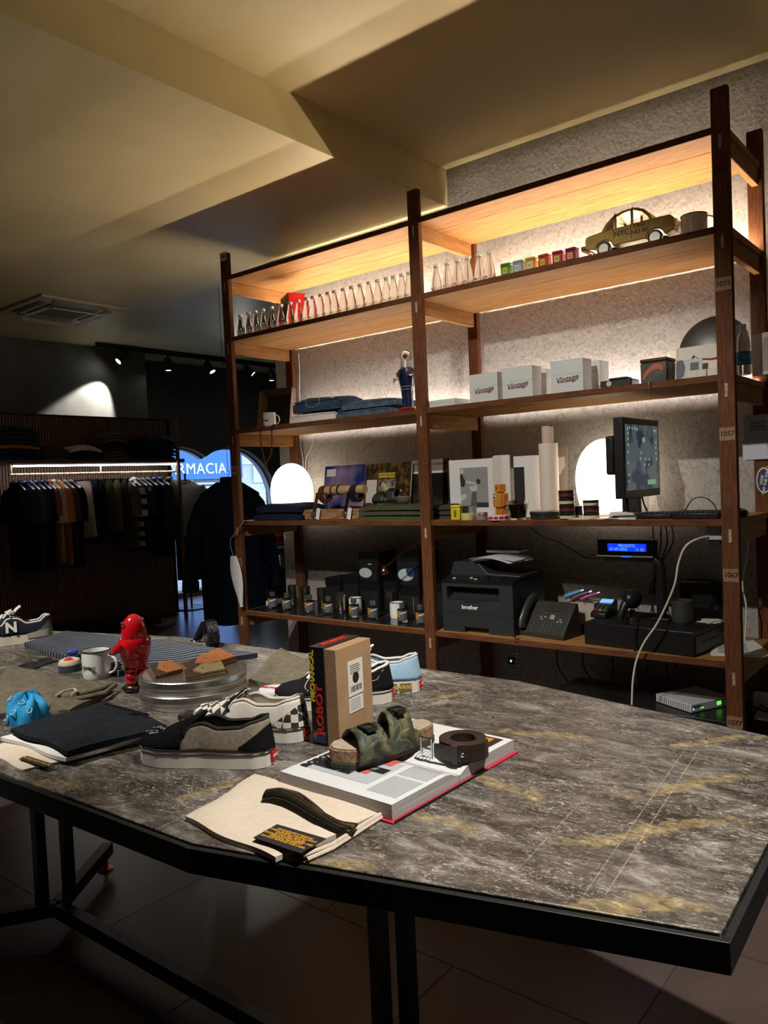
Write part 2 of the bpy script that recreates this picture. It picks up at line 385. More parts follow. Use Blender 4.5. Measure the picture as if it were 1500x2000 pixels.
        L.new(tc.outputs['Object'],mp.inputs[0]); sp=N.new('ShaderNodeSeparateXYZ'); L.new(mp.outputs[0],sp.inputs[0])
        d_=N.new('ShaderNodeMath'); d_.operation='ABSOLUTE'; L.new(sp.outputs[0],d_.inputs[0]); e_=N.new('ShaderNodeMath'); e_.operation='ABSOLUTE'; L.new(sp.outputs[1],e_.inputs[0]); g_=N.new('ShaderNodeMath'); g_.operation='MAXIMUM'; L.new(d_.outputs[0],g_.inputs[0]); L.new(e_.outputs[0],g_.inputs[1]); h_=N.new('ShaderNodeMath'); h_.operation='LESS_THAN'; L.new(g_.outputs[0],h_.inputs[0]); h_.inputs[1].default_value=1
        if lm is None: lm=h_.outputs[0]
        else:
            x_=N.new('ShaderNodeMath'); x_.operation='MAXIMUM'; L.new(lm,x_.inputs[0]); L.new(h_.outputs[0],x_.inputs[1]); lm=x_.outputs[0]
    col=mix(mul(lm,mul(brk,mul(fine,.8,'MAXIMUM') if False else .42)),col,ramp(noise(20,2),(0,(.40,.36,.24)),(1,(.50,.46,.34))))
    L.new(col,b.inputs['Base Color']); b.inputs['Roughness'].default_value=.32
    bp=N.new('ShaderNodeBump'); bp.inputs['Strength'].default_value=.25; bp.inputs['Distance'].default_value=.004
    L.new(noise(60,5,(1,2,1),R(-25)),bp.inputs['Height']); L.new(bp.outputs[0],b.inputs['Normal'])
    rg=N.new('ShaderNodeMapRange'); L.new(noise(60,6,(1,2.2,1),R(-25),.8),rg.inputs[0]); rg.inputs[3].default_value=.22; rg.inputs[4].default_value=.5; L.new(rg.outputs[0],b.inputs['Roughness'])
    return m
STONE=stone()
MB().prism(inset(.012),ZT-.02,ZT).build('stone_top',STONE,table,bevel=.0015)
mid=inset(.010); inn=inset(.045)
for i in range(8):
    j=(i+1)%8
    MB().prism([outer[i],outer[j],mid[j],mid[i]],ZT-.043,ZT-.0035).build('rim_bar',BLACK,table,bevel=.001)
    MB().prism([mid[i],mid[j],inn[j],inn[i]],ZT-.043,ZT-.0205).build('under_bar',BLACK,table)
ZB=.045; UF=Matrix.Translation((0,-.030,0)) @ Matrix.Rotation(R(-1.15),4,'Z')
for s in (-1,1):
    XJ=.655 if s<0 else .695
    for k in (-.045,.045):
        MB(UF).box(s*XJ-.016,s*XJ+.016,k-.016,k+.016,ZB+.04,ZT-.02).build('leg',BLACK,table,bevel=.002)
    MB(UF).box(s*XJ-.11,s*XJ+.11,-.10,.10,ZT-.034,ZT-.0205).build('mounting_plate',BLACK,table)
    for k in (-1,1):
        mb=MB(UF); a=Vector((s*XJ,0,0)); b=Vector((s*(XJ+.23),k*.33,0)); d=(b-a).normalized(); nrm=Vector((-d.y,d.x,0))*.019
        mb.prism([tuple((a-nrm)[:2]),tuple((a+nrm)[:2]),tuple((b+nrm)[:2]),tuple((b-nrm)[:2])],ZB,ZB+.042)
        f=mb.build('foot_bar',BLACK,table,bevel=.002)
        BR=mat('copper_foot',(.45,.22,.13),.35,1)
        MB(UF).lathe([(.026,0),(.026,.006),(.008,.014),(.008,ZB)],(b.x-d.x*.03,b.y-d.y*.03,0),16).build('leveling_foot',BR,f)
MB(UF).box(-.635,.675,-.019,.019,ZB,ZB+.0415).build('stretcher',BLACK,table,bevel=.002)
# ================================================================== clothes wall on the left
XP=-3.35
SLATM=mat('walnut_slat',(.16,.082,.05),.5,0,c2=(.27,.15,.095),ns=8,nd=5,stretch=(20,20,1.5),bump=.05)
FELT=mat('black_felt',(.012,.009,.009),.9)
DKWOOD=mat('dark_shelf_wood',(.07,.035,.024),.5,0,c2=(.11,.055,.036),ns=8,stretch=(12,1.5,12))
pe=at(327,823,x=XP); ptl=at(10,809,x=XP); ZPT=(pe.z+ptl.z)/2; YP0=ptl.y-.75; YP1=pe.y
panel=thing('slatted_partition','tall walnut slatted partition panel behind the hanging clothes','partition',(XP,0,0))
MB().box(-.08,-.016,YP0,YP1,0,ZPT).build('backing_board',FELT,panel)
MB().box(-.085,.006,YP0,YP1+.006,ZPT,ZPT+.018).build('top_trim',BLACK,panel)
MB().box(-.085,.006,YP1,YP1+.014,0,ZPT).build('end_trim',BLACK,panel)
sm=MB().box(-.017,0,-.0095,.0095,.01,ZPT-.001).mesh('slat',SLATM,0)
n=int((YP1-YP0-.02)/.0285)
for i in range(n): obj('slat',sm,panel,(0,YP0+.02+i*.0285,0))
# wall shelf with wooden uprights
XS=XP+.37
ps=at(150,897,x=XS); pb=at(150,905,x=XS); ZSH=ps.z; ZSB=pb.z
ppole=at(351,1000,x=XS); YPO=ppole.y
wsh=thing('clothes_shelf','dark wooden wall shelf above the clothes rail with slim square uprights','shelf',(0,0,0))
MB().box(XP+.001,XS,YP0+.02,YPO+.10,ZSB,ZSH).build('board',DKWOOD,wsh,bevel=.003)
POLEM=mat('pole_wood',(.20,.095,.045),.5,c2=(.28,.15,.075),ns=8,stretch=(10,10,1))
ztop=at(352,820,x=XS).z
MB().box(XS,XS+.032,YPO-.016,YPO+.016,0,ztop).build('upright',POLEM,wsh,bevel=.003)
MB().box(XS,XS+.032,YP0+.05,YP0+.082,0,ztop).build('upright',POLEM,wsh,bevel=.003)
# light tube under the shelf and rail
XRL=XP+.27
ya,yb=at(22,925,x=XRL).y,at(344,922,x=XRL).y; ZRL=at(180,924,x=XRL).z
TUB=mat('light_tube',(1,1,1),.4,emit=(1,.95,.95),es=14)
lt=thing('light_tube','long white light tube fixed under the clothes shelf','light',(0,0,0))
MB().box(XRL+.03,XRL+.07,ya-.01,yb,ZSB-.010,ZSB-.001).build('housing',ALU,lt)
MB().box(XRL+.033,XRL+.067,ya,yb-.01,ZSB-.024,ZSB-.0101).build('diffuser',TUB,lt,bevel=.004)
BRS=mat('brass_rail',(.72,.60,.36),.35,.6)
rail=thing('clothes_rail','pale brass clothes rail hung under the wall shelf','rail',(0,0,0))
MB().cyl((XRL,ya-.01,ZRL),.012,yb-ya+.02,12,'Y').xf
o=MB(); o.tube([(XRL,ya-.012,ZRL),(XRL,yb+.012,ZRL)],.012,12); o.build('bar',BRS,rail)
for px in (22,197,343):
    yy=at(px,924,x=XRL).y; MB().cyl((XRL,yy,ZRL+.010),.008,ZSB-ZRL-.0105,10).build('bracket',BRS,rail)
# hangers and garments -------------------------------------------------
def cloth(name,c,c2=None,ns=90,rough=.9,bump=.15):
    return mat(name,c,rough,0,c2=c2 or tuple(min(1,x*1.3+.001) for x in c),ns=ns,nd=3,bump=bump,bs=160,spec=.12)
HB=mat('hanger_black',(.012,.012,.013),.35); HG=mat('hanger_lit_face',(.30,.31,.32),.3)  # black hangers; the bar's grey paints light falling on its face
hw_=.175
def hanger_meshes():
    mb=MB(); pts=[]
    for i in range(13):
        t=i/12*2-1; pts.append((t*hw_,0,-.055-.085*abs(t)**1.3))
    for a,b in zip(pts[:-1],pts[1:]):
        for q in (0,):
            x0,z0=a[0],a[2]; x1,z1=b[0],b[2]; h0=.030*(1-.4*abs(x0/hw_)); h1=.030*(1-.4*abs(x1/hw_))
            mb.add([(x0,-.006,z0-h0),(x1,-.006,z1-h1),(x1,.006,z1-h1),(x0,.006,z0-h0),(x0,-.006,z0),(x1,-.006,z1),(x1,.006,z1),(x0,.006,z0)],
                   [(3,2,1,0),(4,5,6,7),(0,1,5,4),(2,3,7,6)])
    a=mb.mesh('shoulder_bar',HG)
    h=MB(); h.tube([(0,0,-.058)]+[(0,0,-.03)]+[(.014*sin(k)-.0,0,.0+.014*cos(k)) for k in [pi*1.0-2*pi*.82*i/10 for i in range(11)]],.0022,6)
    return a,h.mesh('hook',HB)
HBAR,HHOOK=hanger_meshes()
cb=MB(); cb.box(-.19,.19,-.004,.004,-.075,-.062)
for s in (-1,1): cb.box(s*.15-.012,s*.15+.012,-.009,.009,-.105,-.06)
CBAR=cb.mesh('clip_bar',HB)
def hanger(y,clip,rz,lab,x=XRL,z=ZRL,grp='hangers on the clothes rail'):
    o=thing('clothes_hanger',lab,'hanger',(x,y,z),rz,grp)
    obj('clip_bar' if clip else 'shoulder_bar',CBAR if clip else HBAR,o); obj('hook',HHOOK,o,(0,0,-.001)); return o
def body_fn(L,w0,w1,t,top,seed,folds=5,fa=.14,slope=.075):
    rnd=random.Random(seed); ph=rnd.random()*6; 
    def fn(u,v):
        a=2*pi*u; z=top-L*v
        if v<.12: k=v/.12; w=w0*(.42+.58*k); th=t*(.45+.55*k); z=top-slope*k
        else: k=(v-.12)/.88; w=w0+(w1-w0)*k; th=t*(1+.25*k); z=top-slope-(L-slope)*k
        rp=1+fa*sin(folds*a+ph+v*1.5)*min(1,v*2.2)
        x=w*cos(a); y=th*sin(a)*rp
        if v<.12: z-=(abs(cos(a))*slope*.0)
        return (x,y,z)
    return fn
def garment(name,lab,y,m,L=.72,kind='tee',rz=0,collar=None,hem=None,sl=.24,x=XRL,z=ZRL,t=.016,w=.19,seed=0,group=None,cat='shirt',stripe=None,w1=None):
    o=thing(name,lab,cat,(x,y,z),rz,group)
    top=-.075; mb=MB(); fn=body_fn(L,w,w1 or w*1.04,t,top,seed)
    mb.grid(fn,28,16,True); 
    b=mb.build('body',m if not stripe else [m,stripe],o)
    if stripe:
        for p in b.data.polygons: p.material_index=int((-p.center.z)/.055)%2
    if kind in('tee','shirt','coat'):
        for s in (-1,1):
            p0=Vector((s*w*.80,0,top-.066)); p1=Vector((s*(w+.012),-.003,top-.14)); p2=Vector((s*(w+.014),-.008,top-.12-sl))
            n=7; pts=[]; 
            for i in range(n+1):
                k=i/n; pts.append(p0*(1-k)**2+p1*2*k*(1-k)+p2*k*k)
            s_=MB(); s_.tube(pts,[.042+.014*min(1,i/2.5) if sl<.3 else .040+.012*min(1,i/2.5)-.010*i/n for i in range(n+1)],12,flat=t*.95)
            so=s_.build('sleeve',m if not stripe else [m,stripe],o)
            if stripe:
                for p in so.data.polygons: p.material_index=int((-p.center.z)/.055)%2
    if collar:
        c=MB(); c.tube([(.062*cos(a),.030*sin(a),top+.002+.012*sin(a)) for a in [2*pi*i/16 for i in range(16)]],.013,8,True)
        c.build('collar',collar,o)
    if kind=='vest':
        c=MB()
        for s in (-1,1): c.tube([(s*(w*.86+.03*sin(pi*i/8)),-.01,top-.04-.20*i/8) for i in range(9)],.006,6)
        c.build('armhole_binding',mat('olive_trim',(.16,.14,.075),.8),o)
    return o
def trousers(name,lab,y,m,L,w,seed,cat='trousers',rz=0,flare=1.0):
    o=thing(name,lab,cat,(XRL,y,ZRL),rz,'trousers on clip hangers')
    mb=MB(); rnd=random.Random(seed)
    def fn(u,v):
        a=2*pi*u; k=1 if v>.06 else .9
        return (w*k*(1+(flare-1)*v)*cos(a), .024*(1+.5*v)*sin(a)*(1+.18*sin(4*a+seed+2*v)), -.078-L*v+.03*v*cos(a)*(flare-1)*3)
    mb.grid(fn,26,14,True); mb.build('leg_cloth',m,o)
    b=MB(); b.grid(lambda u,v:(w*.93*cos(2*pi*u),.025*sin(2*pi*u),-.078-.035*v),26,3,True); b.build('waistband',m,o)
    return o
NAV=cloth('navy_cloth',(.008,.012,.028)); NAV2=cloth('blue_cloth',(.016,.030,.075)); SLT=cloth('slate_cloth',(.055,.06,.085)); PNK=cloth('pink_cloth',(.22,.07,.075))
CRM=cloth('cream_cloth',(.40,.355,.29)); ORG=cloth('orange_cloth',(.42,.14,.025)); OLG=cloth('olive_grey_cloth',(.045,.043,.035)); BLK=cloth('black_cloth',(.007,.008,.011))
BEI=cloth('beige_cloth',(.40,.33,.28)); KHA=cloth('khaki_cloth',(.15,.12,.05)); OLV=cloth('olive_cloth',(.055,.052,.024)); GRY=cloth('grey_cloth',(.11,.11,.12)); CHA=cloth('charcoal_cloth',(.03,.03,.035))
WHT=cloth('white_cloth',(.62,.60,.57)); BUR=cloth('burgundy_cloth',(.06,.014,.018)); BRN=cloth('brown_cloth',(.14,.095,.075)); DEN=cloth('denim_dark',(.02,.035,.07))
def ry(px): return at(px,926,x=XRL).y
TOPS=[(29,'polo_shirt','dark navy polo shirt with white buttons at the rail end',NAV,.78,.24,NAV,'shirt'),
 (46,'collared_shirt','indigo collared shirt beside the buttoned navy polo',NAV2,.80,.24,NAV2,'shirt'),
 (57,'tee_shirt','slate melange tee between two indigo shirts',SLT,.80,.25,None,'shirt'),
 (68,'collared_shirt','deep blue shirt next to the slate tee',NAV2,.80,.24,NAV2,'shirt'),
 (79,'polo_shirt','navy polo hanging before the pink collared shirt',NAV,.79,.24,NAV2,'shirt'),
 (88,'collared_shirt','dusty pink collared shirt squeezed before the cream tee',PNK,.70,.20,PNK,'shirt'),
 (97,'tee_shirt','cream short sleeved tee beside the orange one',CRM,.74,.26,CRM,'shirt'),
 (112,'tee_shirt','burnt orange short sleeved tee on the rail',ORG,.78,.26,None,'shirt'),
 (124,'tee_shirt','dark olive grey tee after the orange tee',OLG,.82,.26,None,'shirt'),
 (136,'tee_shirt','black tee hanging before the beige trousers',BLK,.80,.26,None,'shirt'),
 (243,'tee_shirt','mid grey tee beside the striped top',GRY,.68,.24,None,'shirt'),
 (254,'striped_shirt','black and white broad striped short sleeved top',BLK,.72,.25,WHT,'shirt'),
 (266,'sweatshirt','charcoal top right after the striped one',CHA,.74,.26,None,'shirt'),
 (275,'sweatshirt','charcoal top with a white paper tag',CHA,.74,.26,None,'shirt'),
 (286,'sweatshirt','near black top between charcoal and blue ones',BLK,.72,.28,None,'shirt'),
 (298,'collared_shirt','blue shirt close to the olive vest',NAV2,.72,.40,NAV2,'shirt'),
 (310,'collared_shirt','dark blue long shirt touching the olive vest',DEN,.82,.46,NAV2,'shirt')]
HL_=['buttoned navy polo','indigo shirt next to it','slate melange tee','deep blue shirt','navy polo before the pink shirt','dusty pink shirt','cream tee','burnt orange tee','dark olive grey tee','black tee','mid grey tee','striped shirt','charcoal top after the stripes','charcoal top with paper tag','near black top','blue shirt close to the vest','dark blue shirt touching the vest']
for i,(px,nm,lab,m,L,sl,cm,cat) in enumerate(TOPS):
    y=ry(px); rz=0; g=garment(nm,lab,y,m,L,'tee',rz,cm,None,sl,seed=i,group='tops on the clothes rail',stripe=WHT if nm=='striped_shirt' else None)
    hanger(y,False,rz,'black shaped hanger inside the '+HL_[i])
    if i==0:
        for k in range(2): MB().ell((.02,-.034,-.21-.045*k),.006,.003,.006,10,6).build('button',WHITE,g)
    if 'tag' in lab:
        MB().box(.19,.192,-.05,-.02,-.28,-.16).build('paper_tag',WHITE,g)
for i,(px,lab,m,L,w,fl) in enumerate([(156,'beige cotton shorts hung by clips beside dark jeans',BEI,.55,.19,1.25),(172,'dark navy jeans hung by clips next to beige shorts',NAV,.62,.16,1.1),(187,'black trousers clipped between jeans and olive pair',BLK,.58,.15,1.05),
    (203,'olive trousers clipped beside the khaki pair',OLV,.52,.15,1.0),(218,'khaki trousers hung in a narrow fold',KHA,.50,.15,1.0),(231,'dark olive trousers clipped before the grey tee',OLV,.54,.16,1.0)]):
    y=ry(px); trousers('hanging_shorts' if lab.startswith('beige') else 'hanging_trousers',lab,y,m,L,w,i,flare=fl); hanger(y,True,0,'black clip hanger holding the '+['beige shorts','navy jeans','black trousers','olive trousers','khaki trousers','dark olive trousers'][i])
yv=ry(327); garment('vest','olive sleeveless vest at the pole end of the rail',yv,OLV,.66,'vest',0,OLV,seed=44,group=None,cat='vest'); hanger(yv,False,0,'black shaped hanger carrying the olive vest')
# folded stacks on the shelf ------------------------------------------
def folded(name,lab,c,m,w,d,h,rz=0,group=None,cat='clothes',dome=.35,edge=True,a0=0,a1=0):
    o=thing(name,lab,cat,c,rz,group); mb=MB(); sd=random.random()*9
    def top(u,v):
        x=(u-.5)*w; y=(v-.5)*d; e=(1-abs(2*u-1)**6)*(1-abs(2*v-1)**6)
        return (x,y,h*(.55+.45*e)+h*dome*.25*sin(3*u+sd)*sin(3*v+sd)*e+a1*(1-(2*v-1)**2))
    mb.sheet(top,15,11,lambda u,v:top(u,v)[2]-(.0015 if (0<u<1 and 0<v<1) else 0)-a0*(1-(2*v-1)**2))
    o2=mb.build('folded_cloth',m,o,60)
    if edge:
        b=MB(); b.tube([(w*.488,-d*.47+d*.94*i/10,h*.34+(a0+.6*(a1-a0))*(1-(2*i/10-1)**2)) for i in range(11)],h*.30,6); b.build('fold_edge',m,o)
    return o
XC=XS-.19
def stack(px0,px1,layers,tag_):
    y0=at(px0,897,x=XS).y; y1=at(px1,897,x=XS).y; yc=(y0+y1)/2; z=ZSH+.0005
    nL=len(layers); A_=min(.05,.012*nL)
    from collections import Counter
    cnt=Counter(l[1] for l in layers); seen=Counter()
    for li,(nm,lab,m,h,cat) in enumerate(layers):
        if cnt[lab]>1: seen[lab]+=1; lab=lab+', '+['lowest of its colour','second of its colour','third of its colour','fourth of its colour'][seen[lab]-1]
        folded(nm,lab,(XC,yc+random.uniform(-.01,.01),z),m,.33,(y1-y0)*random.uniform(.93,1.0),h,0,tag_,cat,dome=.2,a0=A_*li/nL,a1=A_*(li+1)/nL); z+=h*.985
S=lambda lab,m,h,cat='clothes',nm='folded_knit':(nm,lab,m,h,cat)
GRN=cloth('dark_green_cloth',(.03,.034,.024)); GRL=cloth('grey_green_cloth',(.06,.07,.06)); OLL=cloth('olive_light_cloth',(.13,.125,.07))
stack(-14,86,[S('folded navy knit under the orange one on the shelf',NAV2,.045)]*2+[S('folded orange knit in the stack topped with dark green',ORG,.035)]+[S('folded dark green knit above the orange one',GRN,.034)]*4,'folded stack with an orange layer')
stack(88,138,[S('folded grey green tee in the low dark stack',GRL,.022,'clothes','folded_tee')]*4,'low grey green stack')
stack(140,204,[S('folded navy tee under the white one on the shelf',NAV,.032,'clothes','folded_tee')]*2+[S('folded white tee topping the navy pair',WHT,.042,'clothes','folded_tee')],'white topped stack')
stack(206,254,[S('folded brown tee at the bottom of the tallest stack',BRN,.024,'clothes','folded_tee')]*3+[S('folded burgundy tee in the middle of the tallest stack',BUR,.026,'clothes','folded_tee')]*3+[S('folded light olive tee on the tallest stack',OLL,.026,'clothes','folded_tee')]*3,'tallest three coloured stack')
stack(256,304,[S('folded black navy trousers beside the burgundy stack',NAV,.04,'clothes','folded_trousers')]*4+[S('folded charcoal trousers on the black navy stack',CHA,.03,'clothes','folded_trousers')],'black navy stack')
stack(307,347,[S('folded charcoal denim at the stack foot by the pole',CHA,.03,'clothes','folded_denim')]*2+[S('folded dark denim in the stack by the pole',DEN,.045,'clothes','folded_denim')]*3,'denim stack by the pole')
# crates of record sleeves by the panel foot
SLV=[mat('sleeve_%d'%i,c,.6) for i,c in enumerate([(.10,.09,.085),(.045,.05,.06),(.13,.12,.11),(.07,.035,.03),(.03,.03,.035)])]
def crate(px0,px1,pyt,lab,n,face):
    a=at(px0,1240,x=-3.0); b=at(px1,1240,x=-3.0); h=at((px0+px1)/2,pyt,x=-3.0).z; dy=b.y-a.y
    o=thing('record_crate',lab,'crate',(-3.12,(a.y+b.y)/2,0))
    MB().box(-.16,.16,-dy/2,dy/2,0,max(.05,h-.14)).build('crate_body',FELT,o)
    for i in range(n):
        yy=-dy/2+.02+(dy-.04)*i/(n-1); m=MB(); m.box(-.15,.155,yy-.004,yy+.004,.02,h-random.uniform(0,.02)); m.build('record_sleeve',random.choice(SLV) if i<n-1 else face,o)
crate(118,212,1216,'low crate of dark record sleeves at the slatted panel foot',14,SLV[0])
crate(222,312,1205,'taller crate of record sleeves with a pale front cover',16,mat('sleeve_pale',(.2,.195,.18),.6,c2=(.05,.05,.05),ns=14))
# hanging jacket, trousers and the long coat -----------------------------
SAGE=cloth('sage_cloth',(.17,.175,.145)); 
xj=-3.45; pj=at(362,945,x=xj)
stand=thing('garment_stand','slim black garment stand with the sage jacket by the window','stand',(xj,pj.y,0),R(35))
MB().cyl((0,0,.02),.012,pj.z+.10,10).build('stand_pole',BLACK,stand); MB().lathe([(.16,0),(.16,.012),(.02,.02)],(0,0,0),24).build('stand_base',BLACK,stand)
garment('jacket','sage grey field jacket on a stand before the window',pj.y,SAGE,.62,'coat',R(35),SAGE,sl=.50,x=xj,z=pj.z+.10,t=.06,w=.21,seed=3,cat='jacket')
g=thing('hanging_trousers','black trousers under the sage jacket by the window','trousers',(xj,pj.y,pj.z-.48),R(35)); mb=MB(); mb.grid(lambda u,v:(.15*cos(2*pi*u),.055*sin(2*pi*u)*(1+.15*sin(8*pi*u)),-.62*v),24,8,True); mb.build('leg_cloth',BLK,g)
COAT=cloth('coat_navy',(.006,.010,.022))
xc_,yc_=-1.02,.80; pcoat=at(446,941,x=xc_); zc_=pcoat.z+.075; 
def coat():
    o=thing('long_coat','long navy coat hanging behind the rack end post','coat',(xc_,pcoat.y,zc_),R(39))
    mb=MB(); L=1.22; 
    def fn(u,v):
        a=2*pi*u
        if v<.10: k=v/.10; w=.10+.15*k; th=.05+.03*k; z=-.075-.10*k
        else: k=(v-.10)/.90; w=.25+.01*sin(3*k); th=.08+.05*k; z=-.175-(L-.175)*k
        return (w*cos(a),th*sin(a)*(1+.16*sin(7*a+1.2)*min(1,v*1.6)),z)
    mb.grid(fn,40,22,True); mb.build('coat_body',COAT,o)
    for s in (-1,1):
        pts=[(s*.16,-.005,-.185),(s*.225,-.01,-.26),(s*.285,-.03,-.42),(s*.31,-.04,-.62),(s*.335,-.04,-.82),(s*.34,-.04,-.93)]
        q=MB(); q.tube(pts,[.045,.062,.070,.072,.076,.080],14,flat=.06); q.build('sleeve',COAT,o)
        q=MB(); q.tube([(s*.337,-.04,-.87),(s*.341,-.04,-.945)],[.088,.090],14,flat=.066); q.build('cuff',COAT,o)
    q=MB(); q.grid(lambda u,v:((.075-.012*v)*cos(2*pi*u),(.055-.01*v)*sin(2*pi*u),-.10+.065*v),20,4,True); q.build('collar',COAT,o)
    return o
coat()
h=hanger(pcoat.y,False,R(39),'black hanger inside the long navy coat',x=xc_,z=zc_,grp=None)
MB().cyl((0,0,.012),.002,ZLO-zc_-.012,6).build('hanging_wire',BLACK,h)
# low cabinet by the window with books and a red cap
cab=thing('side_cabinet','low dark cabinet of records seen past the rack end','cabinet',(-2.75,3.2,0))
zt=at(540,1075,x=-2.75).z
pcb=at(540,1075,x=-2.75); cab.location=(-2.75,pcb.y,0)
CBW=mat('cabinet_wood',(.10,.05,.03),.5)
MB().box(-.22,.22,-.5,.5,zt-.03,zt).build('cabinet_top',CBW,cab); MB().box(-.22,.22,-.5,-.47,0,zt-.03).build('side_panel',CBW,cab); MB().box(-.22,.22,.47,.5,0,zt-.03).build('side_panel',CBW,cab); MB().box(-.22,.22,-.47,.47,.10,.13).build('cabinet_shelf',CBW,cab)
for i in range(9):
    q=MB().box(-.15,.15,-.003,.012,0,.31).build('record_sleeve',random.choice(SLV),cab); q.location=(.03,-.30+.045*i,.13); q.rotation_euler=(R(-12),0,0)
for i,(h,m) in enumerate([(.03,SLV[4]),(.035,WHITE),(.022,SLV[2])]):
    b=thing('stacked_book',['black book at the bottom of the cabinet pile','thick white book on the cabinet pile','grey book topping the cabinet pile'][i],'book',(-2.72,pcb.y+.0,zt+sum([.03,.035,.022][:i])+.0005))
    MB().box(-.13,.13,-.17,.17,.002,h-.002).build('pages',WHITE,b); c=MB(); c.box(-.135,.135,-.175,.175,0,.002); c.box(-.135,.135,-.175,.175,h-.002,h); c.box(.133,.135,-.175,.175,0,h); c.build('cover',m,b)
RED=mat('red_knit',(.35,.015,.02),.8,bump=.3,bs=120)
o=thing('knitted_hat','round red knitted cap on the cabinet books','cap',(-2.72,pcb.y-.02,zt+.087)); MB().lathe([(.001,.13),(.05,.12),(.085,.08),(.09,.03),(.085,.0),(.001,.0)][::-1],n=20).build('crown',RED,o); MB().tube([(.088*cos(a),.088*sin(a),.012) for a in [2*pi*i/20 for i in range(20)]],.012,8,True).build('brim',RED,o)
# ---------------------------------------------------------------- street outside
XF=-11.0
fac=thing('street_facade','pale rendered building front across the street','building',(XF,0,0))
STN=mat('pale_render',(.55,.58,.62),.8,c2=(.44,.47,.52),ns=2)
MB().box(-.4,0,-2,22,-.2,7).build('wall',STN,fac)
BLKM=mat('facade_block',(.62,.65,.68),.8,c2=(.50,.52,.56),ns=3)
bk=MB().box(-.005,.035,-.74,.74,-.215,.215).mesh('stone_block',BLKM)
yb0=at(505,1000,x=XF).y
for j in range(9):
    for i in range(4): obj('stone_block',bk,fac,(0,yb0-.3+1.52*i+(.7 if j%2 else 0),.3+.46*j))
BLU=mat('sign_blue',(.035,.16,.62),.4); LET=mat('sign_letter',(.8,.95,1),.4)
zl=at(393,917,x=XF+.2).z; yl=at(430,917,x=XF+.2).y; yl0=at(353,912,x=XF+.2).y
sg=thing('pharmacy_sign','long blue shop sign with white letters across the street','sign',(XF+.145,0,0))
zb_=at(400,936,x=XF+.2).z
y_e=at(462,917,x=XF+.2).y
MB().box(-.1,.06,1.0,y_e,zb_,zb_+1.9).build('sign_board',BLU,sg)
cap=(at(393,906,x=XF+.2).z-at(393,928,x=XF+.2).z)
t=text('lettering','FARMACIA',cap*1.36,LET,sg,(.07,yl,zl),(R(90),0,R(90)),ext=.01,align='RIGHT',bold=.0,spacing=1.08)
wd=t.dimensions.x if t.dimensions.x>0 else 1
shopf=thing('shop_front','glazed shop front with pale columns below the blue sign','shop front',(XF+.042,0,0))
SHG=mat('shop_glass',(.10,.14,.22),.08); SHF=mat('shop_frame',(.6,.7,.85),.4); MB().box(0,.05,2.2,y_e,-.1,zb_-.02).build('glazing',SHG,shopf)
for i in range(8):
    y=2.4+i*.75
    if y<y_e-.05: MB().box(.05,.12,y,y+.16,-.1,zb_-.02).build('column',SHF,shopf)
for k in range(5): MB().box(.05,.10,2.2,y_e,zb_-.12-k*.09,zb_-.08-k*.09).build('shutter_slat',SHF,shopf)
struct(MB().box(XF-.4,XT-.3,-3,22,-.25,-.12).build('street_ground',mat('paving',(.32,.33,.35),.8,c2=(.25,.26,.28),ns=3)))
# ---------------------------------------------------------------- ceiling track with spots
XTK=-3.62
y0t=at(188,676,x=XTK).y
trk=thing('light_track','black ceiling light track along the left wall','track',(XTK,0,ZLO))
MB().box(-.02,.02,y0t,5.0,-.055,-.0005).build('track_bar',BLACK,trk)
LENS=mat('track_lens',(1,1,1),.4,emit=(1,.97,.9),es=25)
def track_spot(px,py,tilt,az,lab,power,tgt,color=(1,.95,.85),ang=38):
    p=at(px,py,x=XTK); o=thing('track_spotlight',lab,'spotlight',(XTK,p.y,ZLO-.056),0,'spots on the ceiling track')
    MB().cyl((0,0,-.03),.014,.0305,10).build('swivel',SPM,o)
    h=MB().lathe([(.001,.0),(.038,0),(.040,-.14),(.036,-.14),(.034,-.125),(.001,-.125)],n=18).build('lamp_body',SPM,o); h.location=(0,0,-.03); h.rotation_euler=(R(tilt),R(az),0)
    l=MB().cyl((0,0,-.1345),.033,.004,16).build('lens',LENS,o); l.location=(0,0,-.03); l.rotation_euler=(R(tilt),R(az),0)
    if power: spot('spot_lamp',(XTK+.02,p.y-.03,ZLO-.24) if tgt is None else Vector((XTK,p.y,ZLO-.09))+(Vector(tgt)-Vector((XTK,p.y,ZLO-.09))).normalized()*.17,tgt,power,ang,color,.35,.02)
SPM=mat('spot_body',(.015,.015,.016),.45)
w1=at(205,790,x=XL)
track_spot(248,699,-48,8,'black track spot washing the smooth dark wall',150,(XL,w1.y-.25,w1.z-.25),ang=64)
track_spot(328,706,0,0,'black track spot pointing straight down by the rough wall',25,(XTK,at(328,706,x=XTK).y,0),ang=60)
track_spot(404,718,10,-32,'black track spot tilted into the room',30,(-1.5,1.5,0),ang=60)
track_spot(478,725,30,-40,'black track spot turned towards the table',20,(1.6,-1.6,.8),ang=50)
track_spot(530,735,0,0,'black track spot hanging last behind the rack',10,(XTK,at(530,735,x=XTK).y,0),ang=60)
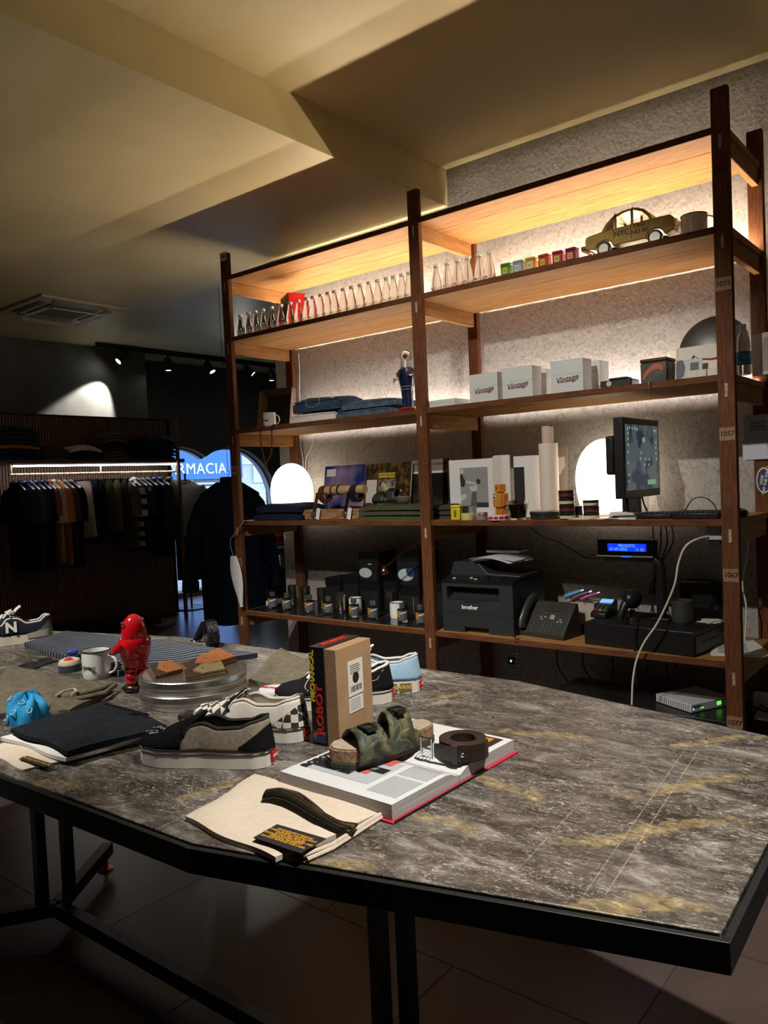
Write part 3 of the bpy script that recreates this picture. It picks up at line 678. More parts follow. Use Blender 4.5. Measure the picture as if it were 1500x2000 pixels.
# ---------------------------------------------------------------- air conditioning cassette
ac=thing('air_conditioner','square white ceiling air conditioning cassette with louvers','air conditioner',(-2.43,.28,ZLO))
ACW=mat('ac_plastic',(.62,.56,.42),.45); ACG=mat('ac_grille',(.30,.27,.21),.6,c2=(.2,.18,.14),ns=200)
MB().box(-.38,.38,-.38,.38,-.022,-.0005).build('panel_frame',ACW,ac,bevel=.008)
MB().box(-.21,.21,-.21,.21,-.034,-.0225).build('intake_grille',ACG,ac,bevel=.004)
for i in range(17): MB().box(-.20,.20,-.185+.022*i,-.181+.022*i,-.0365,-.0342).build('grille_bar',ACG,ac)
for k in range(4):
    l=MB().box(-.24,.24,.265,.325,-.030,-.0225).build('louver',mat('ac_louver',(.22,.20,.17),.5),ac); l.rotation_euler=(0,0,k*pi/2)
    l=MB().box(-.24,.24,.25,.30,-.040,-.034).build('flap',ACW,ac); l.rotation_euler=(R(-8),0,k*pi/2)
# ================================================================== things on the two upper shelves
def sx(px,py,y): return at(px,py,y=y).x
CLR=mat('clear_glass',(.93,.95,.93),.04,trans=1,ior=1.4); WC=mat('white_cap',(.85,.84,.82),.4)
EMB=mat('embossed_glass',(.9,.92,.9),.15,trans=1,ior=1.3,bump=.6,bs=200)
def bottle0():
    o=thing('glass_bottle','small empty clear glass bottle with white screw cap in the shelf row','bottle',(0,0,Z2),0,'glass bottles on the second shelf')
    MB().lathe([(.001,.002),(.026,.0),(.0275,.004),(.0275,.035),(.024,.062),(.018,.088),(.0125,.112),(.0115,.124),(.0115,.131)],n=18).build('glass_body',CLR,o)
    MB().lathe([(.0279,.022),(.0283,.028),(.0279,.034)],n=18,cap=False).build('embossed_band',EMB,o)
    MB().lathe([(.0125,.129),(.0140,.130),(.0140,.1345),(.0128,.1355),(.0140,.1365),(.0140,.143),(.001,.144)],n=16).build('cap',WC,o)
    return o
b0=bottle0(); first=True
LB=[471,487,500.5,515,532,550,568,584,600,613,628,642,655,672,688,705,722,739,756,770,786,800]
RB=[853,875,895,915,937,957]
for i,px in enumerate(LB+RB):
    py=653-(px-471)*.2213 if px<820 else 566-(px-853)*.23
    x=sx(px,py,.062); lab='small empty glass bottle in the long row before the red book' if i<len(LB) else 'small empty glass bottle in the short row beside the green tin'
    o=b0 if first else dup(b0); first=False; o.location=(x,.062,Z2+.0005); o['label']=lab; o['group']='bottles in the long row' if i<len(LB) else 'bottles beside the tins'
    ORD=['first','second','third','fourth','fifth','sixth','seventh','eighth','ninth','tenth','eleventh','twelfth','thirteenth','fourteenth','fifteenth','sixteenth','seventeenth','eighteenth','nineteenth','twentieth','twenty-first','twenty-second']
    o['label']=ORD[i]+' small glass bottle in the long row from the rack end post' if i<len(LB) else ORD[i-len(LB)]+' small glass bottle past the middle post before the green tin'
# red book
REDM=mat('red_gloss',(.62,.012,.015),.35); DKC=mat('dark_cover',(.03,.022,.018),.4,c2=(.09,.05,.03),ns=14)
p=at(561,552,y=.20); 
rb=thing('red_book','thick red book standing behind the glass bottles','book',(p.x,.20,Z2+.0005),R(-30)); H=.25
MB().box(-.185,-.004,.004,.104,.004,H-.004).build('pages',WHITE,rb)
c=MB(); c.box(-.19,0,0,.004,0,H); c.box(-.19,0,.104,.108,0,H); c.build('cover',DKC,rb); MB().box(-.0039,.0,.0,.108,0,H+.0005).build('spine',REDM,rb,bevel=.001)
# tea tins
def tin(px,pyb,c,lab,hh=.066,y=.075,ww=.048):
    x=sx(px,pyb,y); o=thing('tea_tin',lab,'tin',(x,y,Z2+.0005),R(random.uniform(-4,4)),'tea tins on the second shelf')
    m=mat('tin_'+lab.split()[0],c,.35,.25); 
    MB().box(-ww/2,ww/2,-ww/2,ww/2,0,hh-.012).build('body',m,o,bevel=.004); MB().box(-ww/2-.001,ww/2+.001,-ww/2-.001,ww/2+.001,hh-.012,hh).build('lid',m,o,bevel=.004)
    lm=mat('tin_label_yellow',(.65,.52,.05),.5) if 'silver' not in lab else mat('tin_label_white',(.6,.65,.65),.5)
    l=MB().box(-.012,.012,-ww/2-.0012,-ww/2+.001,.016,.042).build('label',lm,o); 
    for k in range(2): MB().box(-.008,.008,-ww/2-.0018,-ww/2-.001,.023+.008*k,.026+.008*k).build('print',INK,l)
for a in ((991,538,(.08,.25,.03),'green square tea tin with yellow label'),(1015,532,(.30,.38,.40),'silver blue square tea tin beside the green one'),(1039,526,(.58,.36,.02),'yellow square tea tin between silver and orange ones'),
          (1065,520,(.46,.07,.03),'orange red square tea tin with yellow label'),(1092,513,(.36,.012,.04),'crimson square tea tin with yellow label'),(1118,507,(.24,.012,.08),'magenta square tea tin closest to the taxi')): tin(*a)
# toy taxi
TY=mat('taxi_yellow',(.40,.27,.045),.4,.2,c2=(.30,.20,.04),ns=18); TB=mat('tyre',(.012,.012,.012),.6); HUB=mat('hubcap',(.55,.53,.47),.35,.7); CHR=mat('chrome',(.75,.75,.75),.12,1)
yt=.075; xa=sx(1140,497,yt); xb=sx(1322,456,yt); LEN=xb-xa
taxi=thing('toy_taxi','yellow tin toy taxi with a roof light on the second shelf','toy car',(xa,yt,Z2+.0005)); s=LEN/100
zz=.0325*LEN/.42*1.15; WD=.13*LEN/.42
def X(u): return u*s
hb=WD
mb=MB(); low=[(3,16),(3,31),(6,33.5),(20,34.5),(24,36),(70,36),(74,35),(93,34),(96,30),(96,14),(90,13),(84,13)]
low=[(2,14),(2,28),(4,31),(22,33.5),(72,35),(93,35),(97,30),(98,15)]
# lower body with wheel arches
def arch(cx,r,n=8): return [(cx+r*cos(pi*i/n),11+r*sin(pi*i/n)*1.05) for i in range(n+1)]
prof=low+arch(78,9.5)+arch(23,9.5)
prof=[(X(a),X(b)*.78) for a,b in prof]
n=len(prof); mb.add([(a,0,b) for a,b in prof]+[(a,hb,b) for a,b in prof],[tuple(range(n))[::-1],tuple(range(n,2*n))]+[((i+1)%n,i,n+i,n+(i+1)%n) for i in range(n)])
fixn(mb.build('body',TY,taxi,bevel=.004))
# cabin: roof strip and pillars
cab_=[(20,32),(25,42),(33,50),(44,54.5),(58,55),(67,50),(73,42),(75,35)]
th=2.6
mb=MB(); ins=[(a+(th if a<45 else -th)*.9,b-th) for a,b in cab_]; ins[0]=(23.5,32); ins[-1]=(72,35)
for i in range(len(cab_)-1):
    q=[cab_[i],cab_[i+1],ins[i+1],ins[i]]; q=[(X(a),X(b)*.78) for a,b in q]
    mb.add([(a,.004,b) for a,b in q]+[(a,hb-.004,b) for a,b in q],[(0,1,2,3),(7,6,5,4),(0,4,5,1),(1,5,6,2),(2,6,7,3),(3,7,4,0)])
fixn(mb.build('roof',TY,taxi))
for yy in (.004,hb-.010):
    mb=MB()
    for cx in (36,54): mb.box(X(cx-1.3),X(cx+1.3),yy,yy+.006,X(31)*.78,X(53)*.78)
    mb.build('door_pillar',TY,taxi)
mb=MB(); mb.add([(X(47),hb*.3,X(54.3)*.78),(X(55),hb*.3,X(54.3)*.78),(X(55),hb*.7,X(54.3)*.78),(X(47),hb*.7,X(54.3)*.78),(X(51),hb*.35,X(61)*.78),(X(51),hb*.65,X(61)*.78)],[(0,1,4),(2,3,5),(1,2,5,4),(3,0,4,5),(3,2,1,0)]); mb.build('roof_light',TY,taxi)
for cx in (23,78):
    for yy in (-.003,hb-.013):
        w=MB().lathe([(.001,0),(X(8.2)*.9,0),(X(8.2)*.9,.016),(.001,.016)],(X(cx),yy+.016,X(8.3)*.9),20,'Y').build('wheel',TB,taxi)
        MB().lathe([(.001,-.002),(X(5.6)*.9,-.001),(X(6)*.9,.002),(.001,.002)],(X(cx),yy-.0005 if yy<0 else yy+.019,X(8.3)*.9),20,'Y').build('hubcap',HUB,w)
MB().box(-X(2.5),X(2.5),-.004,hb+.004,X(12)*.78,X(19)*.78).build('bumper',CHR,taxi,bevel=.003); MB().box(X(97.5),X(101),-.004,hb+.004,X(12)*.78,X(18)*.78).build('bumper',CHR,taxi,bevel=.003)
for yy in (hb*.15,hb*.85): MB().cyl((X(97.9),yy,X(26)*.78),X(3.4)*.78,.006,12,'X').build('lamp',CHR,taxi)
text('lettering','NYC',X(8),INK,taxi,(X(43),-.0012,X(25)*.78),(R(90),0,0)); text('lettering','TAXI\n№ 05'.replace('№','NO'),X(6),INK,taxi,(X(62),-.0012,X(26)*.78),(R(90),0,0))
for cx in (34,53,71): MB().box(X(cx)-.0008,X(cx)+.0008,-.0008,.002,X(14)*.78,X(34)*.78).build('door_seam',INK,taxi)
# enamel mugs -----------------------------------------------------------
ENW=mat('white_enamel',(.74,.76,.76),.22,coat=.5); RIM=mat('black_rim',(.015,.016,.02),.3); ENG=mat('shaded_enamel',(.36,.40,.42),.25,coat=.4)  # the darker enamel is the white one with shade in its colour, unused
def mug(lab,loc,h,r,rz,m=ENW,rim=RIM,txt='Vintage',trz=-pi/2,name='enamel_mug',cat='mug',group=None,ts=.018,tm=None):
    o=thing(name,lab,cat,loc,rz,group)
    MB().lathe([(.001,.0),(r*.93,.0),(r*.97,.006),(r,.02),(r,h),(r-.003,h),(r-.003,.006),(.001,.006)],n=28).build('cup',m,o)
    if rim: MB().tube([(r*cos(a),r*sin(a),h) for a in [2*pi*i/28 for i in range(28)]],.0022,6,True).build('rim',rim,o)
    MB().tube([(r*.97+(.030*r/.04)*sin(t),0,h*.5+h*.34*cos(t)) for t in [pi*i/12 for i in range(13)]],.0048,8,flat=.0035).build('handle',m,o)
    if txt:
        t=text('logo',txt,ts,tm or INK,o,((r+.0008)*cos(trz),(r+.0008)*sin(trz),h*.45),(R(90),0,trz+pi/2),shear=.25,ext=.0006)
    return o
x=sx(1356,452,.10); mug('white enamel mug with dark rim behind the toy taxi',(x,.10,Z2+.0005),.088,.052,R(-5),ENW,RIM,None)
# ---------------------------------------------------------------- third shelf, left bay
DW=mat('frame_wood',(.10,.065,.045),.6,c2=(.16,.11,.08),ns=12,stretch=(1,1,6)); FB=mat('frame_back',(.006,.006,.007),.5)
x=sx(536,832,.24); fr=thing('shadow_box','deep dark wood shadow box frame leaning behind the white mug','frame',(x,.24,Z3+.0085),0,rot=(R(-12),0,R(14)))
fw,fh=.25,.26
mb=MB(); a=[(-fw/2,0),(fw/2,0),(fw/2,fh),(-fw/2,fh)]; b=[(-fw/2+.035,.035),(fw/2-.035,.035),(fw/2-.035,fh-.035),(-fw/2+.035,fh-.035)]
for i in range(4):
    j=(i+1)%4; q=MB(); q.add([(a[i][0],-.02,a[i][1]),(a[j][0],-.02,a[j][1]),(b[j][0],.03,b[j][1]),(b[i][0],.03,b[i][1]),(a[i][0],.036,a[i][1]),(a[j][0],.036,a[j][1])],[(0,1,2,3),(0,4,5,1),(3,2,5,4)]); q.build('frame_side',DW,fr)
MB().box(-fw/2+.02,fw/2-.02,.030,.037,.02,fh-.02).build('back_panel',FB,fr)
q=MB(); q.add([(-.05,.0299,.036),(.06,.0299,.036),(.012,.0299,.12),(-.05,.025,.036),(.06,.025,.036),(.012,.025,.12)],[(0,1,2),(5,4,3),(0,3,4,1),(1,4,5,2),(2,5,3,0)]); q.build('easel_flap',FELT,fr)
x=sx(527,831,.075); mug('white enamel mug with script logo before the shadow box',(x,.075,Z3+.0005),.088,.040,R(20),ENW,None,'Vintage',R(-105))
# cord lanyard
CORD=mat('red_black_cord',(.16,.02,.025),.7,c2=(.03,.01,.012),ns=160,lo=.45,hi=.55); 
la=at(508,836,y=-.004); lb=at(531,836,y=-.004); lm_=at(520,912,y=-.004)
o=thing('cord_lanyard','red and black cord lanyard hanging from the shelf edge','lanyard',(lm_.x,-.006,Z3+.003))
def lp(p): return Vector(p)-Vector((lm_.x,-.006,Z3+.003))
mb=MB(); pts=[lp((la.x-.002,.08,Z3+.004)),lp((la.x,.01,Z3+.004)),lp((la.x,-.006,Z3-.002)),lp((la.x+.002,-.007,Z3-.1)),lp((la.x+.02,-.007,Z3-.17)),lp((lm_.x-.008,-.007,lm_.z+.03)),lp((lm_.x,-.007,lm_.z+.012)),
     lp((lm_.x+.010,-.007,lm_.z+.03)),lp((lb.x-.012,-.007,Z3-.17)),lp((lb.x-.002,-.007,Z3-.1)),lp((lb.x,-.006,Z3-.002)),lp((lb.x,.01,Z3+.004)),lp((lb.x+.002,.08,Z3+.004))]
mb.tube(pts,.0042,8); mb.build('cord',CORD,o)
mb=MB(); c0=lp((lm_.x,-.007,lm_.z-.008)); mb.tube([c0+Vector((.017*cos(a),0,.017*sin(a))) for a in [2*pi*i/20 for i in range(20)]],.0025,6,True); mb.build('split_ring',BLACK,o)
# folded jeans
DNM=cloth('denim',(.022,.042,.085),(.04,.07,.125),60); DNL=cloth('denim_light',(.045,.075,.12),(.09,.13,.18),50); OFW=cloth('offwhite_denim',(.55,.53,.50))
STI=mat('stitching',(.45,.40,.33),.8)
def fold2(name,lab,px0,px1,y0,y1,z,h,m,group=None,cat='jeans',pyr=None,z3=Z3):
    xa=sx(px0,800,y0); xb=sx(px1,800,y0); o=folded(name,lab,((xa+xb)/2,(y0+y1)/2,z),m,xb-xa,y1-y0,h,R(random.uniform(-2,2)),group,cat,dome=.5,edge=False)
    c=MB(); n=3
    for k in range(n): c.tube([((xb-xa)*(-.47+.94*i/8),-(y1-y0)*.485,h*(.18+.26*k)+.002*sin(i+k)) for i in range(9)],.0045,6)
    c.build('front_fold',m,o); return o
fold2('folded_jeans','folded off white jeans under the dark denim pair',566,655,.05,.30,Z3+.0005,.060,OFW)
j=fold2('folded_jeans','dark denim jeans with stitched back pocket on the white pair',572,664,.05,.30,Z3+.061,.085,DNM)
q=MB(); q.tube([(-.075,-.128,.075),(-.07,-.130,.035),(-.02,-.131,.022),(.035,-.130,.037),(.04,-.128,.075)],.0016,5); q.build('pocket_stitching',STI,j)
MB().box(.105,.125,-.10,-.098,.05,.085).build('size_tag',WHITE,j)
fold2('folded_jeans','mid blue folded jeans below another pair beside the blue robot',655,765,.05,.28,Z3+.0005,.045,DNL)
fold2('folded_jeans','mid blue jeans with belt loops on top beside the blue robot',660,774,.07,.30,Z3+.046,.048,DNL)
# toy robots --------------------------------------------------------------
def robot_blue():
    BLU_=mat('robot_blue',(.010,.018,.07),.3,.2,coat=.4); RD=mat('robot_red',(.30,.01,.012),.3,coat=.3); 
    x=sx(797,802,.075); o=thing('toy_robot','dark blue tin toy robot with clear dome head and red feet','toy robot',(x,.075,Z3+.0005),R(-35)); k=.30
    MB().ell((-.022,-.006,.012),.030,.040,.012).build('foot',RD,o); MB().ell((.028,-.006,.012),.030,.040,.012).build('foot',RD,o)
    for s_ in (-1,1):
        l=MB().lathe([(.021,.018),(.024,.05),(.022,.075),(.026,.105)],(s_*.024,0,0),16).build('leg',BLU_,o)
        for q in range(4): MB().ell((s_*.024,-.024,.035+.016*q),.002,.002,.002,6,4).build('rivet',HUB,l)
    MB().lathe([(.001,.10),(.038,.10),(.046,.125),(.060,.165),(.066,.195),(.060,.222),(.035,.235),(.001,.236)],n=24,sy=.72).build('torso',BLU_,o)
    for z in (.128,.112): MB().lathe([(.049,z),(.0505,z+.002),(.049,z+.004)],n=24,sy=.74,cap=False).build('waist_band',HUB,o)
    MB().box(-.050,-.034,-.0475,-.038,.175,.205).build('chest_window',mat('chest_window',(.5,.55,.52),.3),o); MB().box(-.022,.008,-.051,-.042,.19,.21).build('chest_panel',RD,o)
    MB().lathe([(.001,0),(.016,0),(.016,.006),(.001,.006)],(.03,-.044,.195),14,'Y').build('dial',FB,o)
    for s_ in (-1,1):
        a=MB(); a.tube([(s_*.060,0,.20),(s_*.088,-.015,.19),(s_*.105,-.025,.185)],[.020,.014,.008],12); a=a.build('arm',BLU_,o)
        c=MB(); c.tube([(s_*.105,-.025,.185),(s_*.122,-.03,.184)],.006,8); c.tube([(s_*.122,-.03,.184),(s_*.130,-.034,.194)],.004,6); c.tube([(s_*.122,-.03,.184),(s_*.132,-.034,.174)],.004,6); c.build('claw',RD,a)
    MB().lathe([(.030,.234),(.031,.262),(.033,.264),(.033,.268),(.001,.268)],n=20).build('neck_ring',mat('robot_silver',(.55,.5,.47),.3,.5),o)
    MB().lathe([(.029,.2685),(.030,.29),(.026,.312),(.014,.324),(.001,.327)],n=20).build('dome',CLR,o)
    MB().ell((.004,-.004,.292),.010,.010,.012).build('inner_lamp',RD,o)
    c=MB(); c.tube([(-.024,-.02,.268),(-.026,-.018,.30),(-.014,-.012,.327),(.008,-.006,.331)],.0025,6); c.build('head_bar',HUB,o)
robot_blue()
# ---------------------------------------------------------------- third shelf, right bay
GB=mat('gift_box_grey',(.52,.55,.56),.55); GIN=mat('logo_maroon',(.12,.01,.02),.6)
def gift(px0,px1,pyb,pyt,lab,y0=.05,dep=.10,logo=True,rz=0,group=None):
    a=at(px0,pyb,y=y0); b=at(px1,pyb,y=y0); t=at(px0,pyt,y=y0); w=b.x-a.x; h=t.z-Z3
    o=thing('gift_box',lab,'box',(a.x,y0,Z3+.0005),rz,group)
    MB().box(0,w,0,dep,0,h*.97).build('box_body',GB,o,bevel=.001); MB().box(-.0012,w+.0012,-.0012,dep+.0012,h*.55,h).build('lid',GB,o,bevel=.001)
    if logo:
        l=text('logo','Vintage',w*.24,GIN,o,(w*.5,-.0022,h*.42),(R(90),R(-6),0),shear=.3); text('logo_number','55',w*.09,GIN,o,(w*.74,-.0022,h*.35),(R(90),0,0))
        MB().box(w*.22,w*.6,-.0024,-.0014,h*.335,h*.345).build('logo_underline',GIN,o)
    return o
gift(835,889,797,784,'flat grey lidded box by the middle post',.04,.16,False)
gift(919,973,786,733,'grey gift box with maroon script logo beside the flat box',.05,.09)
gift(982,1041,779,721,'grey gift box with maroon script logo between two others',.05,.09)
gift(1077,1140,770,707,'grey gift box with maroon script logo set apart by the camera',.05,.09)
gift(1049,1068,777,722,'plain grey box standing behind the middle logo box',.20,.10,False)
gift(1150,1173,764,706,'plain grey box standing behind the logo box near the camera',.20,.10,False)
CAMB=mat('camera_black',(.012,.012,.013),.4)
a=at(1172,757,y=.07); b=at(1233,750,y=.07); o=thing('folding_camera','black compact camera lying beside the rusty tin','camera',(a.x,.07,Z3+.0005)); w=b.x-a.x
MB().box(0,w,0,.10,0,.036).build('body',CAMB,o,bevel=.006); MB().box(w*.25,w*.85,.01,.07,.036,.046).build('top_plate',CAMB,o,bevel=.004); MB().lathe([(.001,0),(.012,0),(.012,.004),(.001,.004)],(w*.3,.0,.02),12,'Y').build('lens',HUB,o); MB().tube([(-.04,.03,.018),(0,.03,.018)],.003,6).build('winding_rod',CHR,o)
RUST=mat('rusty_lid',(.11,.045,.025),.6,.3,c2=(.05,.02,.012),ns=20); TG=mat('biscuit_tin_green',(.055,.06,.035),.45,.3,c2=(.02,.022,.015),ns=16); TGR=mat('tin_orange_print',(.35,.08,.03),.5)
a=at(1251,748,y=.07); b=at(1304,742,y=.07); w=b.x-a.x; o=thing('vintage_tin','rusty green biscuit tin with orange print on the shelf','tin',(a.x,.07,Z3+.0005)); h=at(1251,703,y=.07).z-Z3
MB().box(0,w,0,.11,0,h*.86).build('body',TG,o,bevel=.006); MB().box(-.002,w+.002,-.002,.112,h*.86,h).build('lid',RUST,o,bevel=.006)
mb=MB(); pts=[(w*(.1+.75*i/10),h*(.25+.42*sin(pi*.75*i/10))) for i in range(11)]
for (p0,q0),(p1,q1) in zip(pts[:-1],pts[1:]): mb.add([(p0,-.0012,q0-.012),(p1,-.0012,q1-.012),(p1,-.0012,q1+.012),(p0,-.0012,q0+.012)],[(0,1,2,3)])
mb.build('painted_ribbon',TGR,o)
# papers, plate in cellophane, bottle
PAP=mat('paper',(.66,.62,.58),.7); YEL=mat('yellow_edge',(.6,.45,.03),.5); LGR=mat('light_grey_card',(.36,.40,.40),.5); REDP=mat('red_ribbon',(.5,.012,.03),.45); CELL=mat('cellophane',(.9,.9,.88),.12,trans=.9,ior=1.05,alpha=.35)
a=at(1320,735,y=.16); b=at(1420,735,y=.16); w=b.x-a.x; h=at(1330,678,y=.16).z-Z3
o=thing('paper_folder','cream paper folder with yellow edge leaning behind the white packets','folder',(a.x,.16,Z3+.0005),0,rot=(R(-8),0,0)); MB().box(.006,w,0,.008,0,h).build('sheets',PAP,o); MB().box(0,.006,-.001,.009,0,h).build('yellow_spine',YEL,o)
mb=MB(); mb.tube([(w*.30,-.006,h*.55),(w*.36,-.008,h*.72),(w*.45,-.008,h*.62),(w*.7,-.008,h*.56),(w*.95,-.008,h*.6)],.006,6,flat=.0015); mb.build('red_ribbon',REDP,o)
a=at(1318,737,y=.10); o=thing('printed_card','navy and grey printed card propped against the folder','card',(a.x,.10,Z3+.0005),0,rot=(R(-10),0,R(5))); NVP=mat('navy_print',(.01,.015,.04),.5)
MB().box(0,.11,0,.004,0,.092).build('card',LGR,o); mb=MB(); mb.prism([(0,0),(.03,.02),(.035,.06),(.025,.09),(0,.09),(-.002,.05)],0,.001)
q=mb.build('navy_shape',NVP,o); q.rotation_euler=(R(90),0,0); q.location=(.006,-.0002,.0)
MB().box(.062,.095,-.0012,0,.03,.075).build('navy_block',NVP,o,bevel=.0005)
for i,(px0,px1,lab) in enumerate(((1341,1380,'white shrink wrapped packet beside the printed card'),(1381,1418,'white shrink wrapped packet behind the end post'))):
    a=at(px0,735,y=.07); b=at(px1,735,y=.07); o=thing('wrapped_packet',lab,'packet',(a.x,.07,Z3+.0005)); MB().box(0,b.x-a.x-.001,0,.07,0,.036).build('packet',mat('packet_white',(.6,.6,.58),.25,coat=.6),o,bevel=.004); MB().box((b.x-a.x)*.45,(b.x-a.x)*.55,-.0008,.0708,-.0,.0368).build('tape_band',mat('tape_beige',(.55,.5,.4),.3),o)
DISH=mat('dark_tray',(.028,.022,.016),.3,c2=(.05,.04,.03),ns=6)
pcn=at(1394,690,y=.40); R_=.155; o=thing('round_tray','large round dark tray standing wrapped in clear cellophane','tray',(pcn.x,.40,Z3+.0005),0,rot=(R(-9),0,0))
MB().lathe([(.001,0),(R_*.8,0),(R_,.018),(R_,.022),(R_*.8,.006),(.001,.006)],(0,.0,R_),40,'Y').build('tray',DISH,o)
mb=MB(); mb.sheet(lambda u,v:((u-.5)*.37+.01*sin(9*v),-.03+.006*sin(11*u+7*v),.0+v*.48+.012*sin(8*u)),18,18,0.0)
mb=MB(); mb.grid(lambda u,v:((u-.5)*.37+.01*sin(9*v),-.036+.006*sin(11*u+7*v)+.004*sin(31*u*v),.01+v*.34+.012*sin(8*u)),30,30); mb.build('cellophane_wrap',CELL,o)
# water bottle on the shelf end
PET=mat('pet_plastic',(.9,.92,.93),.06,trans=1,ior=1.25); CY=mat('bottle_label',(.015,.22,.50),.4,c2=(.25,.5,.62),ns=90,lo=.5,hi=.6)
pbt=at(1453,737,y=.13); k=(at(1453,634,y=.13).z-Z3)/.235
o=thing('water_bottle','clear plastic water bottle with blue label behind the end post','bottle',(pbt.x,.13,Z3+.0005))
MB().lathe([(r*k,z*k) for r,z in [(.001,.003),(.030,0),(.034,.008),(.034,.06),(.0325,.07),(.0325,.10),(.034,.115),(.035,.14),(.030,.175),(.018,.20),(.013,.208),(.013,.222)]],n=22).build('bottle_body',PET,o)
MB().lathe([(.0349*k,.05*k),(.0352*k,.052*k),(.0352*k,.105*k),(.0349*k,.107*k)],n=22,cap=False).build('label',CY,o); MB().lathe([(.015*k,.214*k),(.0155*k,.235*k),(.001,.2352*k)],n=18).build('cap',mat('white_plastic',(.8,.8,.82),.4),o)
a=at(1470,745,y=.22); o=thing('paper_bag_stack','pale paper bags with bottle print standing at the shelf end','bags',(a.x,.22,Z3+.0005),R(-20))
PB=mat('pale_bag',(.55,.51,.52),.6); PBD=mat('bag_print',(.34,.29,.28),.6)
for i in range(4): MB().box(.005*i,.16+.005*i,.008*i,.008*i+.003,0,.17).build('paper_bag',PB,o)
q=MB().lathe([(.001,.0),(.034,.0),(.034,.09),(.016,.115),(.016,.135),(.001,.135)],(.07,-.0008,.015),20,sy=.02).build('bottle_print',PBD,o)
# hook on the shelf edge
p=at(1268,740,y=.0); o=thing('steel_hook','small steel hook hanging from the shelf edge below the rusty tin','hook',(p.x,0,Z3)); mb=MB()
mb.tube([(0,.03,.003),(0,.0,.004),(0,-.0085,.0),(.001,-.010,-.02),(.004,-.010,-.05),(.0,-.012,-.066),(-.008,-.014,-.07),(-.013,-.014,-.058)],.0018,6); mb.build('wire',CHR,o)
# ================================================================== fourth shelf (counter height)
def s4(px,py): return at(px,py,z=Z4)
OPAL=mat('opal_glass',(.95,.93,.88),.35,emit=(1,.86,.66),es=3.4)
def lamp(px,y,lab,r,h,base=True):
    p=at(px,1000,y=y); o=thing('table_lamp',lab,'lamp',(p.x,y,Z4+.0005))
    k=[(r*.80,0.004)]+[(r*(.80+.20*sin(pi*.5*min(1,t/.45))) if t<.45 else r*math.sqrt(max(0,1-((t-.45)/.55)**2.2)),.004+h*t) for t in [.1,.2,.3,.45,.55,.65,.75,.83,.9,.95,.98,.995]]+[(.001,.004+h)]
    MB().lathe(k,n=32,sy=.8).build('glass_shade',OPAL,o)
    MB().lathe([(.001,0),(r*.5,0),(r*.5,.0035),(.001,.0035)],n=24).build('foot',ALU,o)
    return o
lamp(572,.385,'glowing egg-shaped opal glass table lamp beside the left rack post',.158,.357)
l2=at(1178,1000,y=.40)
lamp(1184,.45,'glowing egg-shaped opal glass lamp partly behind the monitor',.150,.375)
MB().box(-.013,.013,-.135,-.128,.012,.060)
# folded trousers
a=s4(509,1016); b=s4(598,1016)
for i,(lab,h) in enumerate((('dark navy folded trousers at the bottom of the pair by the lamp',.050),('dark navy folded trousers on top by the lamp',.052))):
    folded('folded_trousers',lab,((a.x+b.x)/2+.01*i,.14,Z4+.0005+.0505*i),NAV,(b.x-a.x)*(1-.08*i),.22,h,0,None,'trousers',dome=.6,edge=False)
# belt stand
WOODL=mat('olive_wood',(.36,.22,.10),.5,c2=(.16,.08,.035),ns=4,nd=6,stretch=(3,3,14),dist=2); DOW=mat('dowel_wood',(.42,.28,.13),.5,c2=(.5,.36,.19),ns=30,stretch=(1,6,6))
a=s4(601,1015); b=s4(708,1015); x0=a.x; w=b.x-a.x; zd=at(670,957,y=.12).z-Z4
bs_=thing('belt_stand','wooden display stand with a dowel carrying belts and bracelets','display stand',(x0,.06,Z4+.0005))
MB().box(0,w,0,.11,0,.062).build('base_block',WOODL,bs_,bevel=.008); MB().cyl((w*.36,.055,.06),.006,zd-.06,10).build('stem',BLACK,bs_)
dx0=at(628,957,y=.12).x-x0; dx1=at(714,957,y=.12).x-x0
MB().cyl((dx0,.055,zd),.026,dx1-dx0,20,'X').build('dowel',DOW,bs_)
def ring(o,name,x,r,w_,m,c=(.055,0),th=.004):
    mb=MB(); mb.lathe([(r,x-w_/2),(r+th,x-w_/2),(r+th,x+w_/2),(r,x+w_/2),(r,x-w_/2)],(0,.055,zd),24,'X',cap=False); return mb.build(name,m,o)
LBR=mat('brown_leather',(.085,.022,.015),.45,c2=(.13,.04,.025),ns=40); LBK=mat('black_leather',(.010,.010,.012),.4,bump=.4,bs=120)
for i,(px,m,lab) in enumerate(((652,LBR,'thin brown leather bracelet on the belt stand dowel'),(665,LBK,'thin black leather bracelet on the belt stand dowel'))):
    x=at(px,957,y=.12).x-x0; o=thing('bracelet',lab,'bracelet',(x0,.06,Z4+.0005)); ring(o,'band',x,.0265,.010,m)
